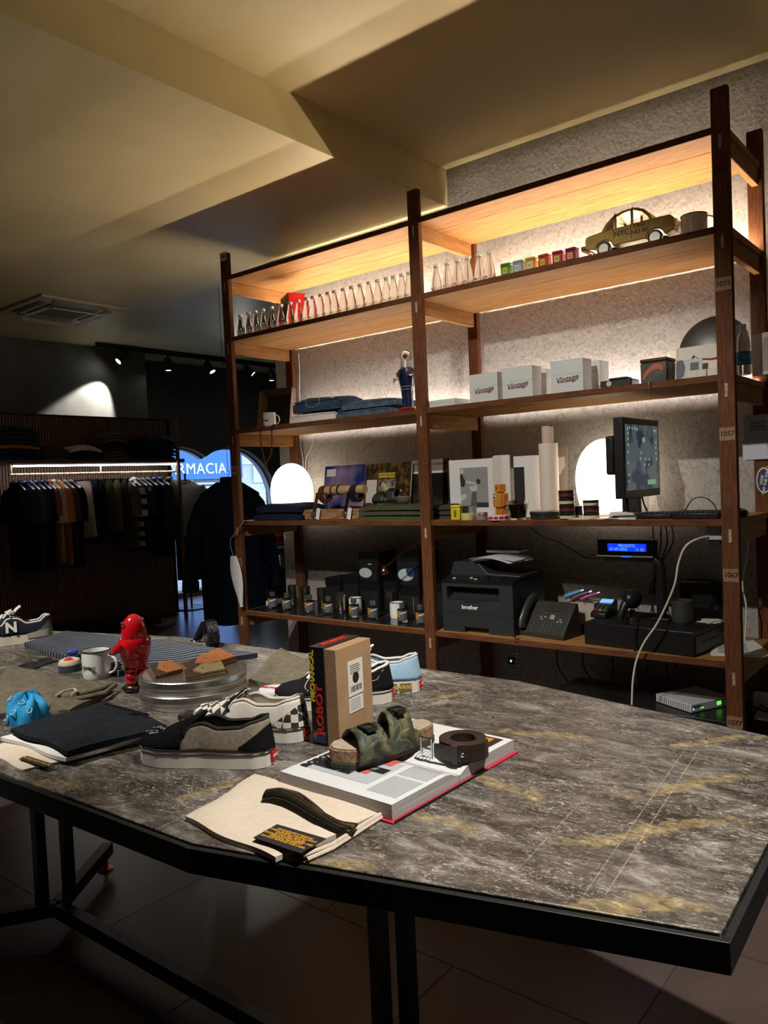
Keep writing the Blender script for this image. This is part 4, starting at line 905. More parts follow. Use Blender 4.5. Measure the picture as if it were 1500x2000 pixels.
def hung_belt(px,m,lab,bw,pyb,name='belt'):
    x=at(px,957,y=.12).x-x0; o=thing(name,lab,'belt',(x0+x,.115,Z4+.0005)); rr=.052; cz=zd-.022
    mb=MB()
    for k in range(3):
        r=rr-.006*k; mb.lathe([(r-.004,-bw/2),(r,-bw/2),(r,bw/2),(r-.004,bw/2),(r-.004,-bw/2)],(0,0,cz),26,'X',cap=False)
    mb.build('coil',m,o)
    q=MB(); q.tube([(-.012,-rr-.002,cz+.01),(-.016,-rr-.012,cz-.04),(-.03,-rr-.016,cz-.09),(-.036,-rr-.018,.045)],.013,8,flat=.003); q.build('hanging_end',m,o)
    u=MB(); u.tube([(-.036+.016*cos(t),-rr-.020,.028+.020*sin(t)) for t in [2*pi*i/16 for i in range(16)]],.0035,6,True); u.tube([(-.036,-rr-.020,.008),(-.036,-rr-.020,.048)],.002,6); u.build('buckle',CHR,o)
    t=MB(); t.box(-.022,.006,-rr-.020,-rr-.019,.004,.072); t=t.build('paper_tag',WHITE,o); t.rotation_euler=(0,R(14),0); return o
hung_belt(636,LBR,'reddish brown leather belt coiled over the stand dowel',.030,1012); hung_belt(697,LBK,'braided black leather belt coiled over the stand dowel',.034,1012)
# olive trousers and dark sandal
a=s4(702,1016); b=s4(826,1016)
OLT=cloth('olive_trouser',(.055,.062,.032))
for i in range(3): folded('folded_trousers',['lowest olive folded trousers under the display sandal','middle olive folded trousers under the display sandal','topmost olive folded trousers carrying the display sandal'][i],((a.x+b.x)/2+.004*i,.15,Z4+.0005+.0275*i),OLT,(b.x-a.x)*(1-.02*i),.22,.028,0,None,'trousers',dome=.2,edge=False)
a=s4(850,1016); b=s4(873,1016)
for i in range(3): folded('folded_trousers',['lowest','middle','topmost'][i]+' dark olive folded trousers squeezed beside the middle post',((a.x+b.x)/2,.17,Z4+.0005+.026*i),OLG,(b.x-a.x),.20,.0265,0,'dark olive trousers by the post','trousers',dome=.2,edge=False)
CORK=mat('cork',(.30,.19,.11),.8,c2=(.17,.10,.055),ns=140,lo=.4,hi=.6); SUED=mat('suede_footbed',(.36,.30,.23),.95,c2=(.29,.24,.18),ns=60)
def sole_pt(t):   # foot outline half widths along length 0 (heel) .. 1 (toe): (left,right)
    w=[(0,.0),(.03,.022),(.1,.031),(.25,.033),(.45,.033),(.62,.042),(.78,.048),(.9,.042),(.97,.024),(1,.0)]
    for (a,p),(b,q) in zip(w[:-1],w[1:]):
        if a<=t<=b: k=(t-a)/(b-a); return p+(q-p)*(k*k*(3-2*k))
    return 0
def outline(L,sc=1,n=24,bend=.012):
    ts=[.5-.5*cos(pi*i/n) for i in range(n+1)]
    c=lambda t: bend*sin(pi*t*1.1)
    return [((t-.5)*L,sole_pt(t)*sc*1.0+c(t)) for t in ts[1:-1]]+[(.5*L,c(1))]+[((t-.5)*L,-sole_pt(t)*sc*.95+c(t)) for t in ts[-2:0:-1]]+[(-.5*L,c(0))]
def sandal(lab,loc,rz,L,um,sm,strap,buck,name='sandal',tilt=0):
    o=thing(name,lab,'sandal',loc,rz,rot=(0,tilt,rz)); ol=outline(L,L/.27)
    MB().prism(ol,0,.012).build('outsole',um,o,bevel=.002)
    MB().prism([(x*.985,y*.97) for x,y in ol],.0121,.034).build('cork_midsole',sm,o,bevel=.004)
    MB().prism([(x*.95,y*.92) for x,y in ol],.0341,.037).build('footbed',SUED,o,bevel=.002)
    mb=MB(); mb.tube([(x*.97,y*.95,.036) for x,y in ol[:8]+ol[-8:]],.004,6); 
    for nm,xc,wd,hg in (('front_strap',.205*L,.30*L,.036),('rear_strap',-.085*L,.26*L,.054)):
        def f(u,v,xc=xc,wd=wd,hg=hg):
            t=xc/L+.5; hw_s=sole_pt(t)*L/.27*1.06; a=pi*u; cc=.012*sin(pi*t*1.1)
            return (xc+(v-.5)*wd*(1-.18*sin(a))+.01*cos(a), cc+hw_s*cos(a), .012+hg*(sin(a)**.75 if sin(a)>0 else 0)+.012*sin(a))
        s_=MB(); n1,n2=22,5; s_.grid(f,n1,n2); g=s_.build(nm,strap,o); sm_=g.modifiers.new('solid','SOLIDIFY'); sm_.thickness=.0035; sm_.offset=1
        tp=Vector(f(.40,.5)); q=MB(); q.cbox((tp.x,tp.y,tp.z+.005),(wd*.30,.035,.004)); q.build('buckle_tab',buck,g)
        q=MB(); q.tube([(tp.x+dx,tp.y+dy,tp.z+.009) for dx,dy in ((-.012,-.012),(.012,-.012),(.012,.012),(-.012,.012))],.0022,6,True); q.build('buckle',buck,g)
    for sg in (1,-1):
        q=MB(); q.grid(lambda u,v:((-.24+.60*u)*L,.012*sin(pi*(.26+.60*u)*1.1)+sg*sole_pt(.26+.60*u)*L/.27*(1.03-.06*v),.010+.040*v*(.55+.45*abs(cos(2*pi*(u-.22))))),20,4); q=q.build('side_panel',strap,o); q.modifiers.new('solid','SOLIDIFY').thickness=.003
    return o
DKG=mat('dark_olive_strap',(.02,.024,.015),.5); DKS=mat('dark_rubber',(.012,.013,.011),.6)
p=at(765,1000,y=.14); sd_=sandal('dark olive two-strap sandal displayed on folded trousers',(p.x,.145,Z4+.088),R(188),.25,DKS,mat('brown_cork',(.10,.06,.035),.8),DKG,DKG)
q=MB(); q.box(-.028,-.004,-.068,-.066,.045,.075); q.build('white_tag',WHITE,sd_)
mb=MB(); mb.prism([(-.01,0),(.02,.005),(.012,.02),(.03,.03),(.018,.05),(0,.035)],0,.0015); t=mb.build('fabric_tag',mat('pale_yellow',(.5,.5,.2),.6),sd_); t.rotation_euler=(R(80),0,0); t.location=(.05,-.03,.075)
# magazines and books standing at the back
def magazine(px0,px1,pyb,pyt,y,lab,m,lean=-10,rz=0,name='magazine'):
    a=at(px0,pyb,y=y); b=at(px1,pyb,y=y); h=at((px0+px1)/2,pyt,y=y+.04).z-Z4; w=b.x-a.x
    o=thing(name,lab,'magazine',(a.x,y,Z4+.0005),0,rot=(R(lean),0,R(rz))); MB().box(0,w,.001,.012,.0,h).build('pages',WHITE,o); MB().box(-.001,w+.001,0,.001,0,h+.001).build('front_cover',m,o); return o,w,h
PURP=mat('cover_violet',(.02,.03,.14),.12,c2=(.42,.30,.46),ns=4.5,nd=2,coat=.6,lo=.40,hi=.72); FOR=mat('cover_forest',(.035,.022,.01),.15,c2=(.20,.12,.035),ns=26,nd=6,coat=.6,lo=.45,hi=.7); DRK=mat('cover_dark',(.012,.012,.012),.2,c2=(.10,.085,.05),ns=9,nd=6,lo=.5,hi=.8,coat=.5)
o,w,h=magazine(628,707,1004,908,.33,'glossy blue violet magazine behind the belt stand',PURP); MB().box(w*.05,w*.28,-.0008,0,h*.80,h*.94).build('price_label',PAP,o)
o,w,h=magazine(708,797,1002,903,.31,'forest cover magazine behind the display sandal',FOR)
PHM=mat('cover_photo',(.10,.04,.03),.3,c2=(.38,.36,.36),ns=30,nd=4); MB().box(w*.30,w*.68,-.0008,0,h*.12,h*.70).build('cover_photo',PHM,o); MB().box(w*.04,w*.27,-.0008,0,h*.14,h*.70).build('white_card',PAP,o); MB().box(w*.30,w*.66,-.0009,0,h*.73,h*.82).build('title_band',YEL,o); text('title',"DON'T REGARD",h*.055,INK,o,(w*.48,-.0014,h*.775),(R(90),0,0))
o,w,h=magazine(799,874,1000,897,.36,'dark exhibition poster book behind the middle post',DRK,-8); MB().box(0,w,-.0008,0,h*.80,h*1.0).build('title_strip',mat('taupe_strip',(.20,.17,.15),.6),o); MB().box(0,w,-.0009,0,h*.76,h*.80).build('white_line',PAP,o); text('title','LITERARIA  GIOVANNI DE',h*.065,INK,o,(w*.5,-.0014,h*.92),(R(90),0,0))
# open photo book
GPH=mat('photo_grey',(.27,.28,.29),.35); GPD=mat('photo_dark',(.03,.03,.032),.4); GPL=mat('photo_light',(.50,.51,.52),.4)
a=at(881,1012,y=.16); b=at(968,1010,y=.20); ob=thing('photo_book','open photo book standing upright with a grey picture page','book',(a.x,.16,Z4+.0005),R(8)); w=b.x-a.x; h=at(925,897,y=.18).z-Z4
MB().box(0,w,0,.004,0,h).build('left_page',mat('page_white',(.68,.68,.68),.5),ob); MB().box(-.012,-.001,.002,.012,0,h).build('cover_edge',FB,ob)
ph=MB().box(w*.25,w*.88,-.0008,.0005,h*.18,h*.86).build('photograph',GPH,ob)
def flat(poly,name,m,par,y=-.0012):
    q=MB(); q.prism([(w*a_,h*b_) for a_,b_ in poly],0,.0004); r=q.build(name,m,par); r.rotation_euler=(R(90),0,0); r.location=(0,y,0); return r
flat([(.26,.55),(.33,.53),(.38,.62),(.34,.68),(.30,.76),(.25,.74)],'figure',GPD,ph); flat([(.26,.76),(.34,.78),(.33,.84),(.27,.84)],'figure_head',GPL,ph); flat([(.36,.60),(.62,.57),(.62,.60),(.38,.64)],'figure_arm',GPL,ph)
flat([(.44,.53),(.62,.56),(.66,.62),(.62,.46),(.52,.45)],'figure_blouse',GPL,ph); flat([(.62,.57),(.70,.58),(.72,.64),(.66,.67),(.62,.64)],'figure_head',GPD,ph); flat([(.52,.45),(.61,.46),(.62,.19),(.47,.19)],'figure_skirt',mat('photo_mid',(.10,.10,.105),.4),ph); flat([(.25,.28),(.40,.36),(.38,.42),(.25,.40)],'figure_cloth',GPL,ph); flat([(.62,.27),(.88,.26),(.88,.18),(.62,.19)],'floor_band',GPD,ph)
for i in range(7):
    q=MB().box(0,.10-.004*i,0,.0035,0,h*(1.02+.004*i)).build('page',[WHITE,PAP][i%2],ob); q.location=(w,.002+.004*i,0); q.rotation_euler=(0,0,R(52-5*i))
# second standing book
a=at(1007,1010,y=.24); o=thing('standing_book','white open book with a black picture standing by the paper roll','book',(a.x,.24,Z4+.0005),R(10)); h2=at(1030,890,y=.24).z-Z4
MB().box(0,.10,0,.004,0,h2).build('page',WHITE,o); MB().box(.0,.055,-.0008,.0,h2*.10,h2*.82).build('picture',FB,o)
for i in range(7):
    q=MB().box(0,.11,0,.004,0,h2*(1.0-.004*i)).build('page',[PAP,WHITE,mat('page_tan',(.45,.36,.28),.6)][i%3],o); q.location=(.10+.001*i,.004*i,0); q.rotation_euler=(0,0,R(48-4*i))
# paper roll with wooden neck
KR=mat('kraft_roll',(.62,.47,.37),.7,c2=(.56,.42,.33),ns=4,stretch=(1,1,40)); TRC=mat('tracing_paper',(.72,.64,.57),.5)
p=at(1075,1000,y=.245); hh=at(1075,866,y=.245).z-Z4; h3=at(1075,832,y=.245).z-Z4; r=px2m(18.5,p)
o=thing('paper_roll','tall pale paper-wrapped roll with a narrower wooden top','roll',(p.x,.245,Z4+.0005)); MB().lathe([(.001,0),(r,0),(r,hh),(r*.6,hh+.001),(.001,hh+.001)],n=28).build('wrapped_body',TRC,o)
MB().lathe([(r*.58,hh+.0012),(r*.62,hh+.02),(r*.62,h3-.004),(r*.55,h3),(.001,h3)],n=24).build('wooden_neck',KR,o)
a=at(1094,1005,y=.22); o=thing('card_sheet','tall beige card leaning on the wall behind the paper roll','card',(at(1105,940,y=.5).x-.10,.50,Z4+.0005),0,rot=(R(-5),0,0)); MB().box(0,.10,0,.002,0,at(1100,872,y=.5).z-Z4).build('sheet',mat('beige_card',(.50,.42,.35),.7),o)
# small tins along the shelf edge
def rtin(px,pyb,r,h,m,lab,y=.05,name='round_tin',lid=None,z=None,rim=True):
    p=at(px,pyb,y=y); o=thing(name,lab,'tin',(p.x,y,(Z4 if z is None else z)+.0005)); MB().lathe([(.001,0),(r*.97,0),(r,.003),(r,h*.55),(.001,h*.55)],n=26).build('base',m,o); MB().lathe([(r*1.03,h*.551),(r*1.03,h*.93),(r*.96,h),(.001,h)],n=26).build('lid',lid or m,o); return o
YT=mat('yellow_tin',(.62,.55,.02),.35,.2); PYT=mat('pale_yellow_tin',(.62,.60,.22),.35,.2); GYT=mat('grey_tin',(.30,.32,.34),.35,.4); PUR=mat('purple_box',(.035,.012,.04),.5)
p=at(893,1013,y=.05); o=thing('square_tin','bright yellow square tin in front of the photo book','tin',(p.x,.05,Z4+.0005),R(8)); MB().box(-.026,.026,-.022,.022,0,.062).build('body',YT,o,bevel=.004); MB().box(-.027,.027,-.023,.023,.0621,.076).build('lid',YT,o,bevel=.004); MB().box(-.006,.006,-.0235,-.021,.015,.05).build('print',mat('print_brown',(.12,.09,.02),.6),o)
rtin(914,1014,.034,.034,PYT,'pale yellow round tin beside the square yellow one',.045)
p=at(916,1008,y=.10); o=thing('small_box','dark purple small box behind the pale yellow tin','box',(p.x,.10,Z4+.0005)); MB().box(-.03,.012,-.02,.02,0,.068).build('purple_sleeve',PUR,o,bevel=.001); MB().box(.0121,.035,-.02,.02,0,.066).build('grey_end',GYT,o,bevel=.001)
rtin(941,1013,.030,.036,GYT,'grey lidded tin with red stripes near the toy robot',.07,lid=mat('striped_lid',(.30,.31,.33),.4,c2=(.25,.03,.03),ns=30,lo=.5,hi=.55))
# orange robot
OR_=mat('robot_orange',(.58,.26,.03),.4,c2=(.50,.20,.02),ns=12); OR2=mat('robot_orange_dark',(.55,.16,.02),.4)
p=at(979,1008,y=.10); k=(at(979,945,y=.10).z-Z4)/.16; o=thing('toy_robot','small orange tin toy robot before the open photo book','toy robot',(p.x,.10,Z4+.0005),R(-28))
def kb(*a): return MB().box(*[q*k for q in a])
for s_ in (-1,1): kb(s_*.014-.011,s_*.014+.011,-.013,.013,0,.055).build('leg',OR2,o,bevel=.002)
kb(-.032,.032,-.022,.022,.055,.118).build('torso',OR_,o,bevel=.003); kb(-.020,.020,-.018,.018,.122,.158).build('head',OR_,o,bevel=.003); kb(-.012,.012,-.012,.012,.1181,.1219).build('neck',OR2,o)
kb(-.043,-.0322,-.012,.012,.06,.112).build('arm',OR_,o,bevel=.003); kb(.0322,.043,-.012,.012,.06,.112).build('arm',OR2,o,bevel=.003)
MB().ell((.0,-.019*k,.143*k),.007*k,.004*k,.007*k,12,8).build('red_nose',REDM,o); MB().lathe([(.001,0),(.011*k,0),(.011*k,.002),(.001,.002)],(-.014*k,-.022*k,.098*k),16,'Y').build('chest_dial',PAP,o); MB().lathe([(.001,0),(.006*k,0),(.006*k,.003),(.001,.003)],(-.014*k,-.0225*k,.098*k),16,'Y').build('dial_hand',FB,o)
# tape roll
p=at(975,1015,y=.045); o=thing('tape_roll','roll of white tape with red printed labels','tape',(p.x,.045,Z4+.0005)); MB().lathe([(.036,0),(.052,0),(.052,.022),(.036,.022),(.036,0)],n=30,cap=False).build('roll',mat('tape_white',(.72,.68,.66),.4),o)
for i in range(5):
    a0=R(-150+30*i); q=MB(); q.grid(lambda u,v:(.0525*cos(a0+R(25)*u),.0525*sin(a0+R(25)*u),.004+.014*v),5,2); q.build('red_label',mat('label_red',(.35,.01,.04),.5),o,0)
# coffee cup
CG=mat('cup_glass',(.92,.93,.92),.03,trans=1,ior=1.35); COF=mat('coffee',(.012,.004,.002),.15)
p=at(1012,1014,y=.05); o=thing('coffee_cup','clear glass cup of black coffee on the shelf edge','cup',(p.x,.05,Z4+.0005)); k=px2m(22,p)/.042
MB().lathe([(a*k,b*k) for a,b in [(.001,0),(.030,0),(.031,.004),(.034,.03),(.042,.072),(.0405,.072),(.0325,.03),(.029,.006),(.001,.006)]],n=28).build('glass',CG,o)
MB().lathe([(a*k,b*k) for a,b in [(.001,.0075),(.0275,.0075),(.0315,.03),(.0375,.058),(.001,.058)]],n=28).build('coffee',COF,o)
MB().tube([(-.037*k-.017*k*sin(t),0,.040*k+.017*k*cos(t)) for t in [pi*i/10 for i in range(11)]],.0032*k,8).build('handle',CG,o)
# film cans behind the cup
FC=mat('steel_can',(.16,.16,.165),.3,.9)
p=at(1066,1012,y=.09)
for i in range(2): 
    o=thing('film_can',['lower dark film can behind the coffee cup','upper dark film can behind the coffee cup'][i],'film can',(p.x-.004*i,.10,Z4+.0005+.0185*i)); MB().lathe([(.001,0),(.075,0),(.076,.002),(.076,.009),(.001,.009)],n=30).build('base',FC,o); MB().lathe([(.077,.0092),(.077,.016),(.074,.018),(.001,.018)],n=30).build('lid',FC,o)
o=thing('pink_leaflet','pale pink leaflet on the film cans','leaflet',(p.x-.02,.10,Z4+.038)); MB().box(-.05,.05,-.04,.04,0,.004).build('sheet',mat('pink_paper',(.5,.36,.40),.6),o)
# stacked jars
JAR=mat('jar_dark',(.02,.006,.007),.25,coat=.5); JL=mat('jar_lid',(.018,.017,.018),.35); JLB=mat('jar_label',(.16,.012,.022),.5); JP=mat('jar_label_pale',(.62,.58,.35),.5)
def jar(px,i,r,h,y,lab,lm):
    p=at(px,1010,y=y); o=thing('cream_jar',lab,'jar',(p.x+random.uniform(-.0015,.0015),y,Z4+.0005+i*h)); MB().lathe([(.001,0),(r*.96,0),(r,.003),(r,h*.62),(.001,h*.62)],n=24).build('glass',JAR,o); MB().lathe([(r*1.02,h*.621),(r*1.02,h*.97),(.001,h*.995)],n=24).build('lid',JL,o); MB().lathe([(r*1.004,h*.14),(r*1.006,h*.15),(r*1.006,h*.52),(r*1.004,h*.53)],n=24,cap=False).build('label',lm,o)
for i in range(4): jar(1108,i,.036,.034,.06,'round dark jar in the taller jar stack, '+['lowest','second from below','third from below','topmost'][i],JLB if i%2 else JP)
jar(1130,0,.020,.030,.12,'small black jar between the two jar stacks, lower',JP); jar(1130,1,.020,.030,.12,'small black jar between the two jar stacks, upper',JL)
for i in range(3): jar(1155,i,.036,.029,.10,'round dark jar in the shorter jar stack, '+['lowest','middle','topmost'][i],JLB if i%2 else JP)
a=s4(1100,1014)
for i,(px,w_,lab) in enumerate(((1103,.13,'white note sheet before the jar stacks'),(1150,.14,'white folded leaflet beside the note sheet'),(1178,.15,'small pile of white envelopes before the monitor foot'))):
    p=at(px,1013,y=.035); o=thing('paper_sheet',lab,'paper',(p.x,.03,Z4+.0005)); 
    for k in range(3): MB().cbox((w_/2,.05,.001+.0022*k),(w_-.01*k,.10,.0018),R(3*k)).build('sheet',WHITE,o)
p=at(1190,1008,y=.14); o=thing('paper_packet','white soft packet lying before the glowing lamp','packet',(p.x,.16,Z4+.0005)); MB().box(0,.12,-.03,.04,0,.028).build('packet',mat('packet_grey',(.6,.6,.62),.6),o,bevel=.01)
# monitor
MBK=mat('monitor_black',(.010,.010,.011),.35)
def screen():
    m=bpy.data.materials.new('monitor_screen'); m.use_nodes=True; t=m.node_tree; b=t.nodes['Principled BSDF']; n=t.nodes.new('ShaderNodeTexNoise'); n.inputs['Scale'].default_value=9; n.inputs['Detail'].default_value=1.5
    tc=t.nodes.new('ShaderNodeTexCoord'); r=t.nodes.new('ShaderNodeValToRGB'); r.color_ramp.elements[0].color=(.012,.022,.045,1); r.color_ramp.elements[1].color=(.06,.085,.085,1); r.color_ramp.elements[0].position=.42; r.color_ramp.elements[1].position=.52
    t.links.new(tc.outputs['Object'],n.inputs['Vector']); t.links.new(n.outputs['Fac'],r.inputs['Fac']); t.links.new(r.outputs[0],b.inputs['Emission Color']); b.inputs['Emission Strength'].default_value=1.0; b.inputs['Base Color'].default_value=(.01,.01,.012,1); b.inputs['Roughness'].default_value=.25; return m
ya=.03
pa=at(1219,905,y=ya)
pl_=at(1219,814,y=ya).z; zb_m=at(1219,975,y=ya).z; hm=pl_-zb_m
ang=R(91)
def edge_w():
    best=None
    for i in range(10,120):
        wq=i*.005; P=Vector((pa.x+wq*cos(ang),ya+wq*sin(ang),pa.z)); v=P-CAM; X_=750+F*v.dot(CR)/v.dot(CF)
        if best is None or abs(X_-1288)<best[0]: best=(abs(X_-1288),wq)
    return best[1]
mw=edge_w()
mon=thing('monitor','black flat monitor showing a dark scene with icons','monitor',(pa.x,ya,Z4+.0005),ang)
zb=zb_m-Z4
MB().box(0,mw,0,.045,zb,zb+hm).build('bezel',MBK,mon,bevel=.004); sc_=MB().box(.022,mw-.018,-.0012,.001,zb+.035,zb+hm-.03).build('screen',screen(),mon)
ICN=mat('screen_icon',(.3,.35,.35),.5,emit=(.45,.55,.55),es=.7); GRB=mat('screen_button',(.2,.3,.2),.5,emit=(.20,.36,.22),es=.8)
for (u,v) in [(.06,.93),(.12,.95),(.2,.94),(.28,.94),(.34,.93),(.07,.86),(.07,.78),(.07,.69),(.06,.58),(.06,.42),(.06,.24),(.06,.14),(.88,.93),(.93,.92),(.93,.74),(.92,.65),(.92,.56),(.93,.47),(.45,.57),(.42,.48),(.58,.47),(.70,.47),(.55,.38),(.68,.38)]:
    MB().box(.022+u*(mw-.04)-.004,.022+u*(mw-.04)+.004,-.0018,-.0012,zb+.035+v*(hm-.065)-.006,zb+.035+v*(hm-.065)+.006).build('icon',ICN,sc_)
MB().box(mw*.62,mw*.86,-.0018,-.0012,zb+.055,zb+.078).build('button',GRB,sc_); MB().box(mw*.50,mw*.58,-.0018,-.0012,zb+hm*.70,zb+hm*.76).build('sun_glow',GRB,sc_)
MB().box(.0,mw*.9,.0452,.085,zb+hm*.3,zb+hm*.78).build('rear_housing',MBK,mon,bevel=.01); MB().box(mw*.25,mw*.62,.03,.06,.015,zb+hm*.4).build('stand_neck',MBK,mon,bevel=.004); MB().box(mw*.12,mw*.8,-.05,.085,0,.014).build('stand_foot',MBK,mon,bevel=.004)
# keyboard, second keyboard, mouse, cables
def keyboard(px0,px1,y,rz,lab,h=.024):
    a=at(px0,1012,y=y); b=at(px1,1012,y=y); w=b.x-a.x; o=thing('keyboard',lab,'keyboard',(a.x,y,Z4+.0005),rz); MB().box(0,w,0,.15,0,h).build('case',MBK,o,bevel=.004)
    km=MB().box(-.0075,.0075,-.0075,.0075,0,.006).mesh('key',mat('key_black',(.018,.018,.02),.5)); n=int(w/.019)
    for i in range(n):
        for j in range(6): obj('key',km,o,(.012+i*(w-.024)/max(1,n-1),.022+j*.021,h))
keyboard(1243,1310,.05,R(4),'black keyboard before the monitor foot',.020); keyboard(1312,1402,.03,0,'black keyboard beside the end post',.026)
p=at(1447,1010,y=.20); o=thing('computer_mouse','glossy black computer mouse at the shelf end','mouse',(p.x,.20,Z4+.0005),R(20)); MB().ell((0,0,.014),.032,.055,.022,18,12).build('shell',mat('mouse_black',(.01,.01,.011),.15,coat=.6),o); MB().ell((0,-.022,.034),.004,.010,.004,8,6).build('wheel',TB,o)
def cable(lab,pts,r,m,name='cable',cat='cable',z=None):
    o=thing(name,lab,cat,pts[0]); P=[Vector(q) for q in pts]; out=[]
    for i in range(len(P)-1):
        a=P[max(0,i-1)]; b=P[i]; c=P[i+1]; d=P[min(len(P)-1,i+2)]
        for k in range(6):
            t=k/6; out.append(.5*((2*b)+(-a+c)*t+(2*a-5*b+4*c-d)*t*t+(-a+3*b-3*c+d)*t**3))
    out.append(P[-1]); mb=MB(); mb.tube([q-P[0] for q in out],r,7); mb.build('cord',m,o); return o
BCB=mat('black_cable',(.010,.010,.011),.5); WCB=mat('white_cable',(.62,.60,.55),.5)
cable('thin black cable looping over the keyboards',[at(1335,1005,y=.30),at(1350,978,y=.30),at(1370,971,y=.30),at(1390,980,y=.30),at(1402,1000,y=.30)],.0025,BCB)
cable('black monitor cable curving down behind the screen foot',[at(1254,970,y=.30),at(1258,985,y=.31),at(1264,998,y=.33)],.004,BCB)
cable('white cable running down the wall behind the folded jeans',[at(583,690,y=.60),at(585,730,y=.60),at(585,770,y=.60),at(588,800,y=.60),at(586,860,y=.60),at(592,900,y=.60),at(591,960,y=.60)],.004,WCB)
cable('second white cable splitting off below the jeans shelf',[at(614,856,y=.605),at(606,880,y=.605),at(598,895,y=.605),at(597,920,y=.605),at(597,960,y=.605)],.004,WCB)
# papers pinned to the back post and the sticker
o=thing('paper_notes','white printed notes pinned at the back end post','notes',at(1449,1,y=.50)); o.location=(0,0,0)
for i,(px0,px1,py0,py1,y) in enumerate(((1452,1506,816,893,.520),(1456,1510,812,897,.525),(1450,1500,860,896,.515))):
    a=at(px0,py0,y=y); b=at(px1,py1,y=y); MB().box(a.x,b.x,y,y+.001,b.z,a.z).build('sheet',mat('note_paper',(.50,.52,.60),.6),o)
p=at(1480,832,y=.515); text('handwriting','Vintage 55\nmagazzino\ncodici e resi',.016,mat('pen_ink',(.05,.05,.08),.6),o,(p.x,.5142,p.z),(R(90),0,0))
o=thing('round_logo_sticker','blue and white shaped brand sticker on the back end post','sticker',(0,0,0)); p=at(1492,938,y=DD-PD); yq=DD-PD-.0006
mb=MB(); rr=px2m(22,p); mb.lathe([(.001,0),(rr*1.0,0),(rr*1.0,.0004),(.001,.0004)],(p.x,yq,p.z),26,'Y',sx=.62,sy=1.15); mb.build('white_border',WHITE,o); mb=MB(); mb.lathe([(.001,0),(rr*.9,0),(rr*.9,.0004),(.001,.0004)],(p.x,yq-.0005,p.z),26,'Y',sx=.60,sy=1.15); mb.build('navy_field',mat('sticker_navy',(.02,.03,.10),.5),o)
text('lettering','VANS\n"OFF THE WALL"',rr*.34,WHITE,o,(p.x,yq-.0012,p.z),(R(90),R(-80),0),bold=.0004)
# ================================================================== fifth shelf: perfume bottles, cups and office things
def s5(px,py): return at(px,py,z=Z5)
MAT5=mat('glossy_black_mat',(.010,.011,.012),.12,c2=(.02,.02,.021),ns=30)
for i,(x0_,x1_) in enumerate(((.05,.62),(.635,1.02),(1.035,1.48))):
    o=thing('shelf_mat',['thin glossy black mat by the rack end post','thin glossy black mat in the middle of the perfume shelf','thin glossy black mat reaching the middle post'][i],'mat',(x0_,.035,Z5+.0003),0,'black mats under the perfume bottles'); MB().box(0,x1_-x0_,0,.44,0,.002).build('sheet',MAT5,o)
ZP=Z5+.0026
PGL=mat('perfume_glass',(.9,.92,.93),.03,trans=1,ior=1.35); PGR=mat('perfume_label',(.10,.105,.115),.4); POR=mat('perfume_orange',(.42,.19,.015),.5); PCP=mat('perfume_cap',(.5,.52,.55),.12,.9)
def perfume0():
    o=thing('perfume_bottle','round clear perfume bottle with grey and orange label','perfume',(0,0,ZP),0,'perfume bottles on the lower shelf')
    MB().lathe([(.001,0),(.029,0),(.030,.003),(.030,.070),(.027,.073),(.001,.073)],n=24).build('glass',PGL,o)
    MB().lathe([(.0304,.010),(.0306,.011),(.0306,.064),(.0304,.065)],n=24,cap=False).build('grey_label',PGR,o)
    q=MB(); q.grid(lambda u,v:(.0309*cos(R(-165)+R(45)*u),.0309*sin(R(-165)+R(45)*u),.030+.036*v),6,2); q.build('orange_label',POR,o,0)
    q=MB(); q.grid(lambda u,v:(.0309*cos(R(-118)+R(80)*u),.0309*sin(R(-118)+R(80)*u),.046+.010*u+.006*v),8,2); q.build('white_stripe',WHITE,o,0)
    MB().lathe([(.010,.0731),(.010,.078),(.017,.079),(.0175,.104),(.016,.106),(.001,.106)],n=20).build('cap',PCP,o); return o
P0=perfume0(); fst=True
for i,(px,py) in enumerate(((533,1191),(561,1194),(605,1199),(642,1202),(692,1208),(729,1212),(787,1218),(823,1222))):
    p=s5(px,py-3); o=P0 if fst else dup(P0); fst=False; o.location=(p.x,p.y,ZP); o.rotation_euler=(0,0,R(38))
    o['label']=['perfume bottle with orange label nearest the rack end post','perfume bottle with orange label before the first steel tumbler','perfume bottle with orange label beside the second steel tumbler','perfume bottle with orange label before the third tumbler','perfume bottle hiding the mug with a looped handle','perfume bottle alone in front of the pictured black box','perfume bottle overlapping the logo mug','perfume bottle half hidden by the middle post'][i]
STE=mat('brushed_steel',(.55,.53,.48),.22,1)
def tumbler0():
    o=thing('steel_tumbler','tall brushed steel tumbler among the perfume bottles','tumbler',(0,0,ZP),0,'steel tumblers on the lower shelf'); MB().lathe([(.001,0),(.030,0),(.032,.004),(.033,.125),(.0315,.125),(.031,.006),(.001,.006)],n=26).build('cup',STE,o); MB().lathe([(.0333,.012),(.0336,.014),(.0333,.016)],n=26,cap=False).build('base_ring',BLACK,o); return o
T0=tumbler0(); fst=True
for i,(px,py) in enumerate(((573,1184),(598,1187),(630,1191),(667,1201),(766,1200),(817,1211))):
    p=s5(px,py-4); o=T0 if fst else dup(T0); fst=False; o.location=(p.x,p.y,ZP); o['label']=['steel tumbler behind the perfume bottle by the back post','steel tumbler just before the back post','steel tumbler before the low black boxes','steel tumbler standing alone before the black boxes','steel tumbler behind the logo mug','steel tumbler beside the middle post'][i]
p=s5(695,1197); mug('white enamel mug with looped handle behind a perfume bottle',(p.x,p.y,ZP),.092,.040,R(-40),ENW,RIM,None)
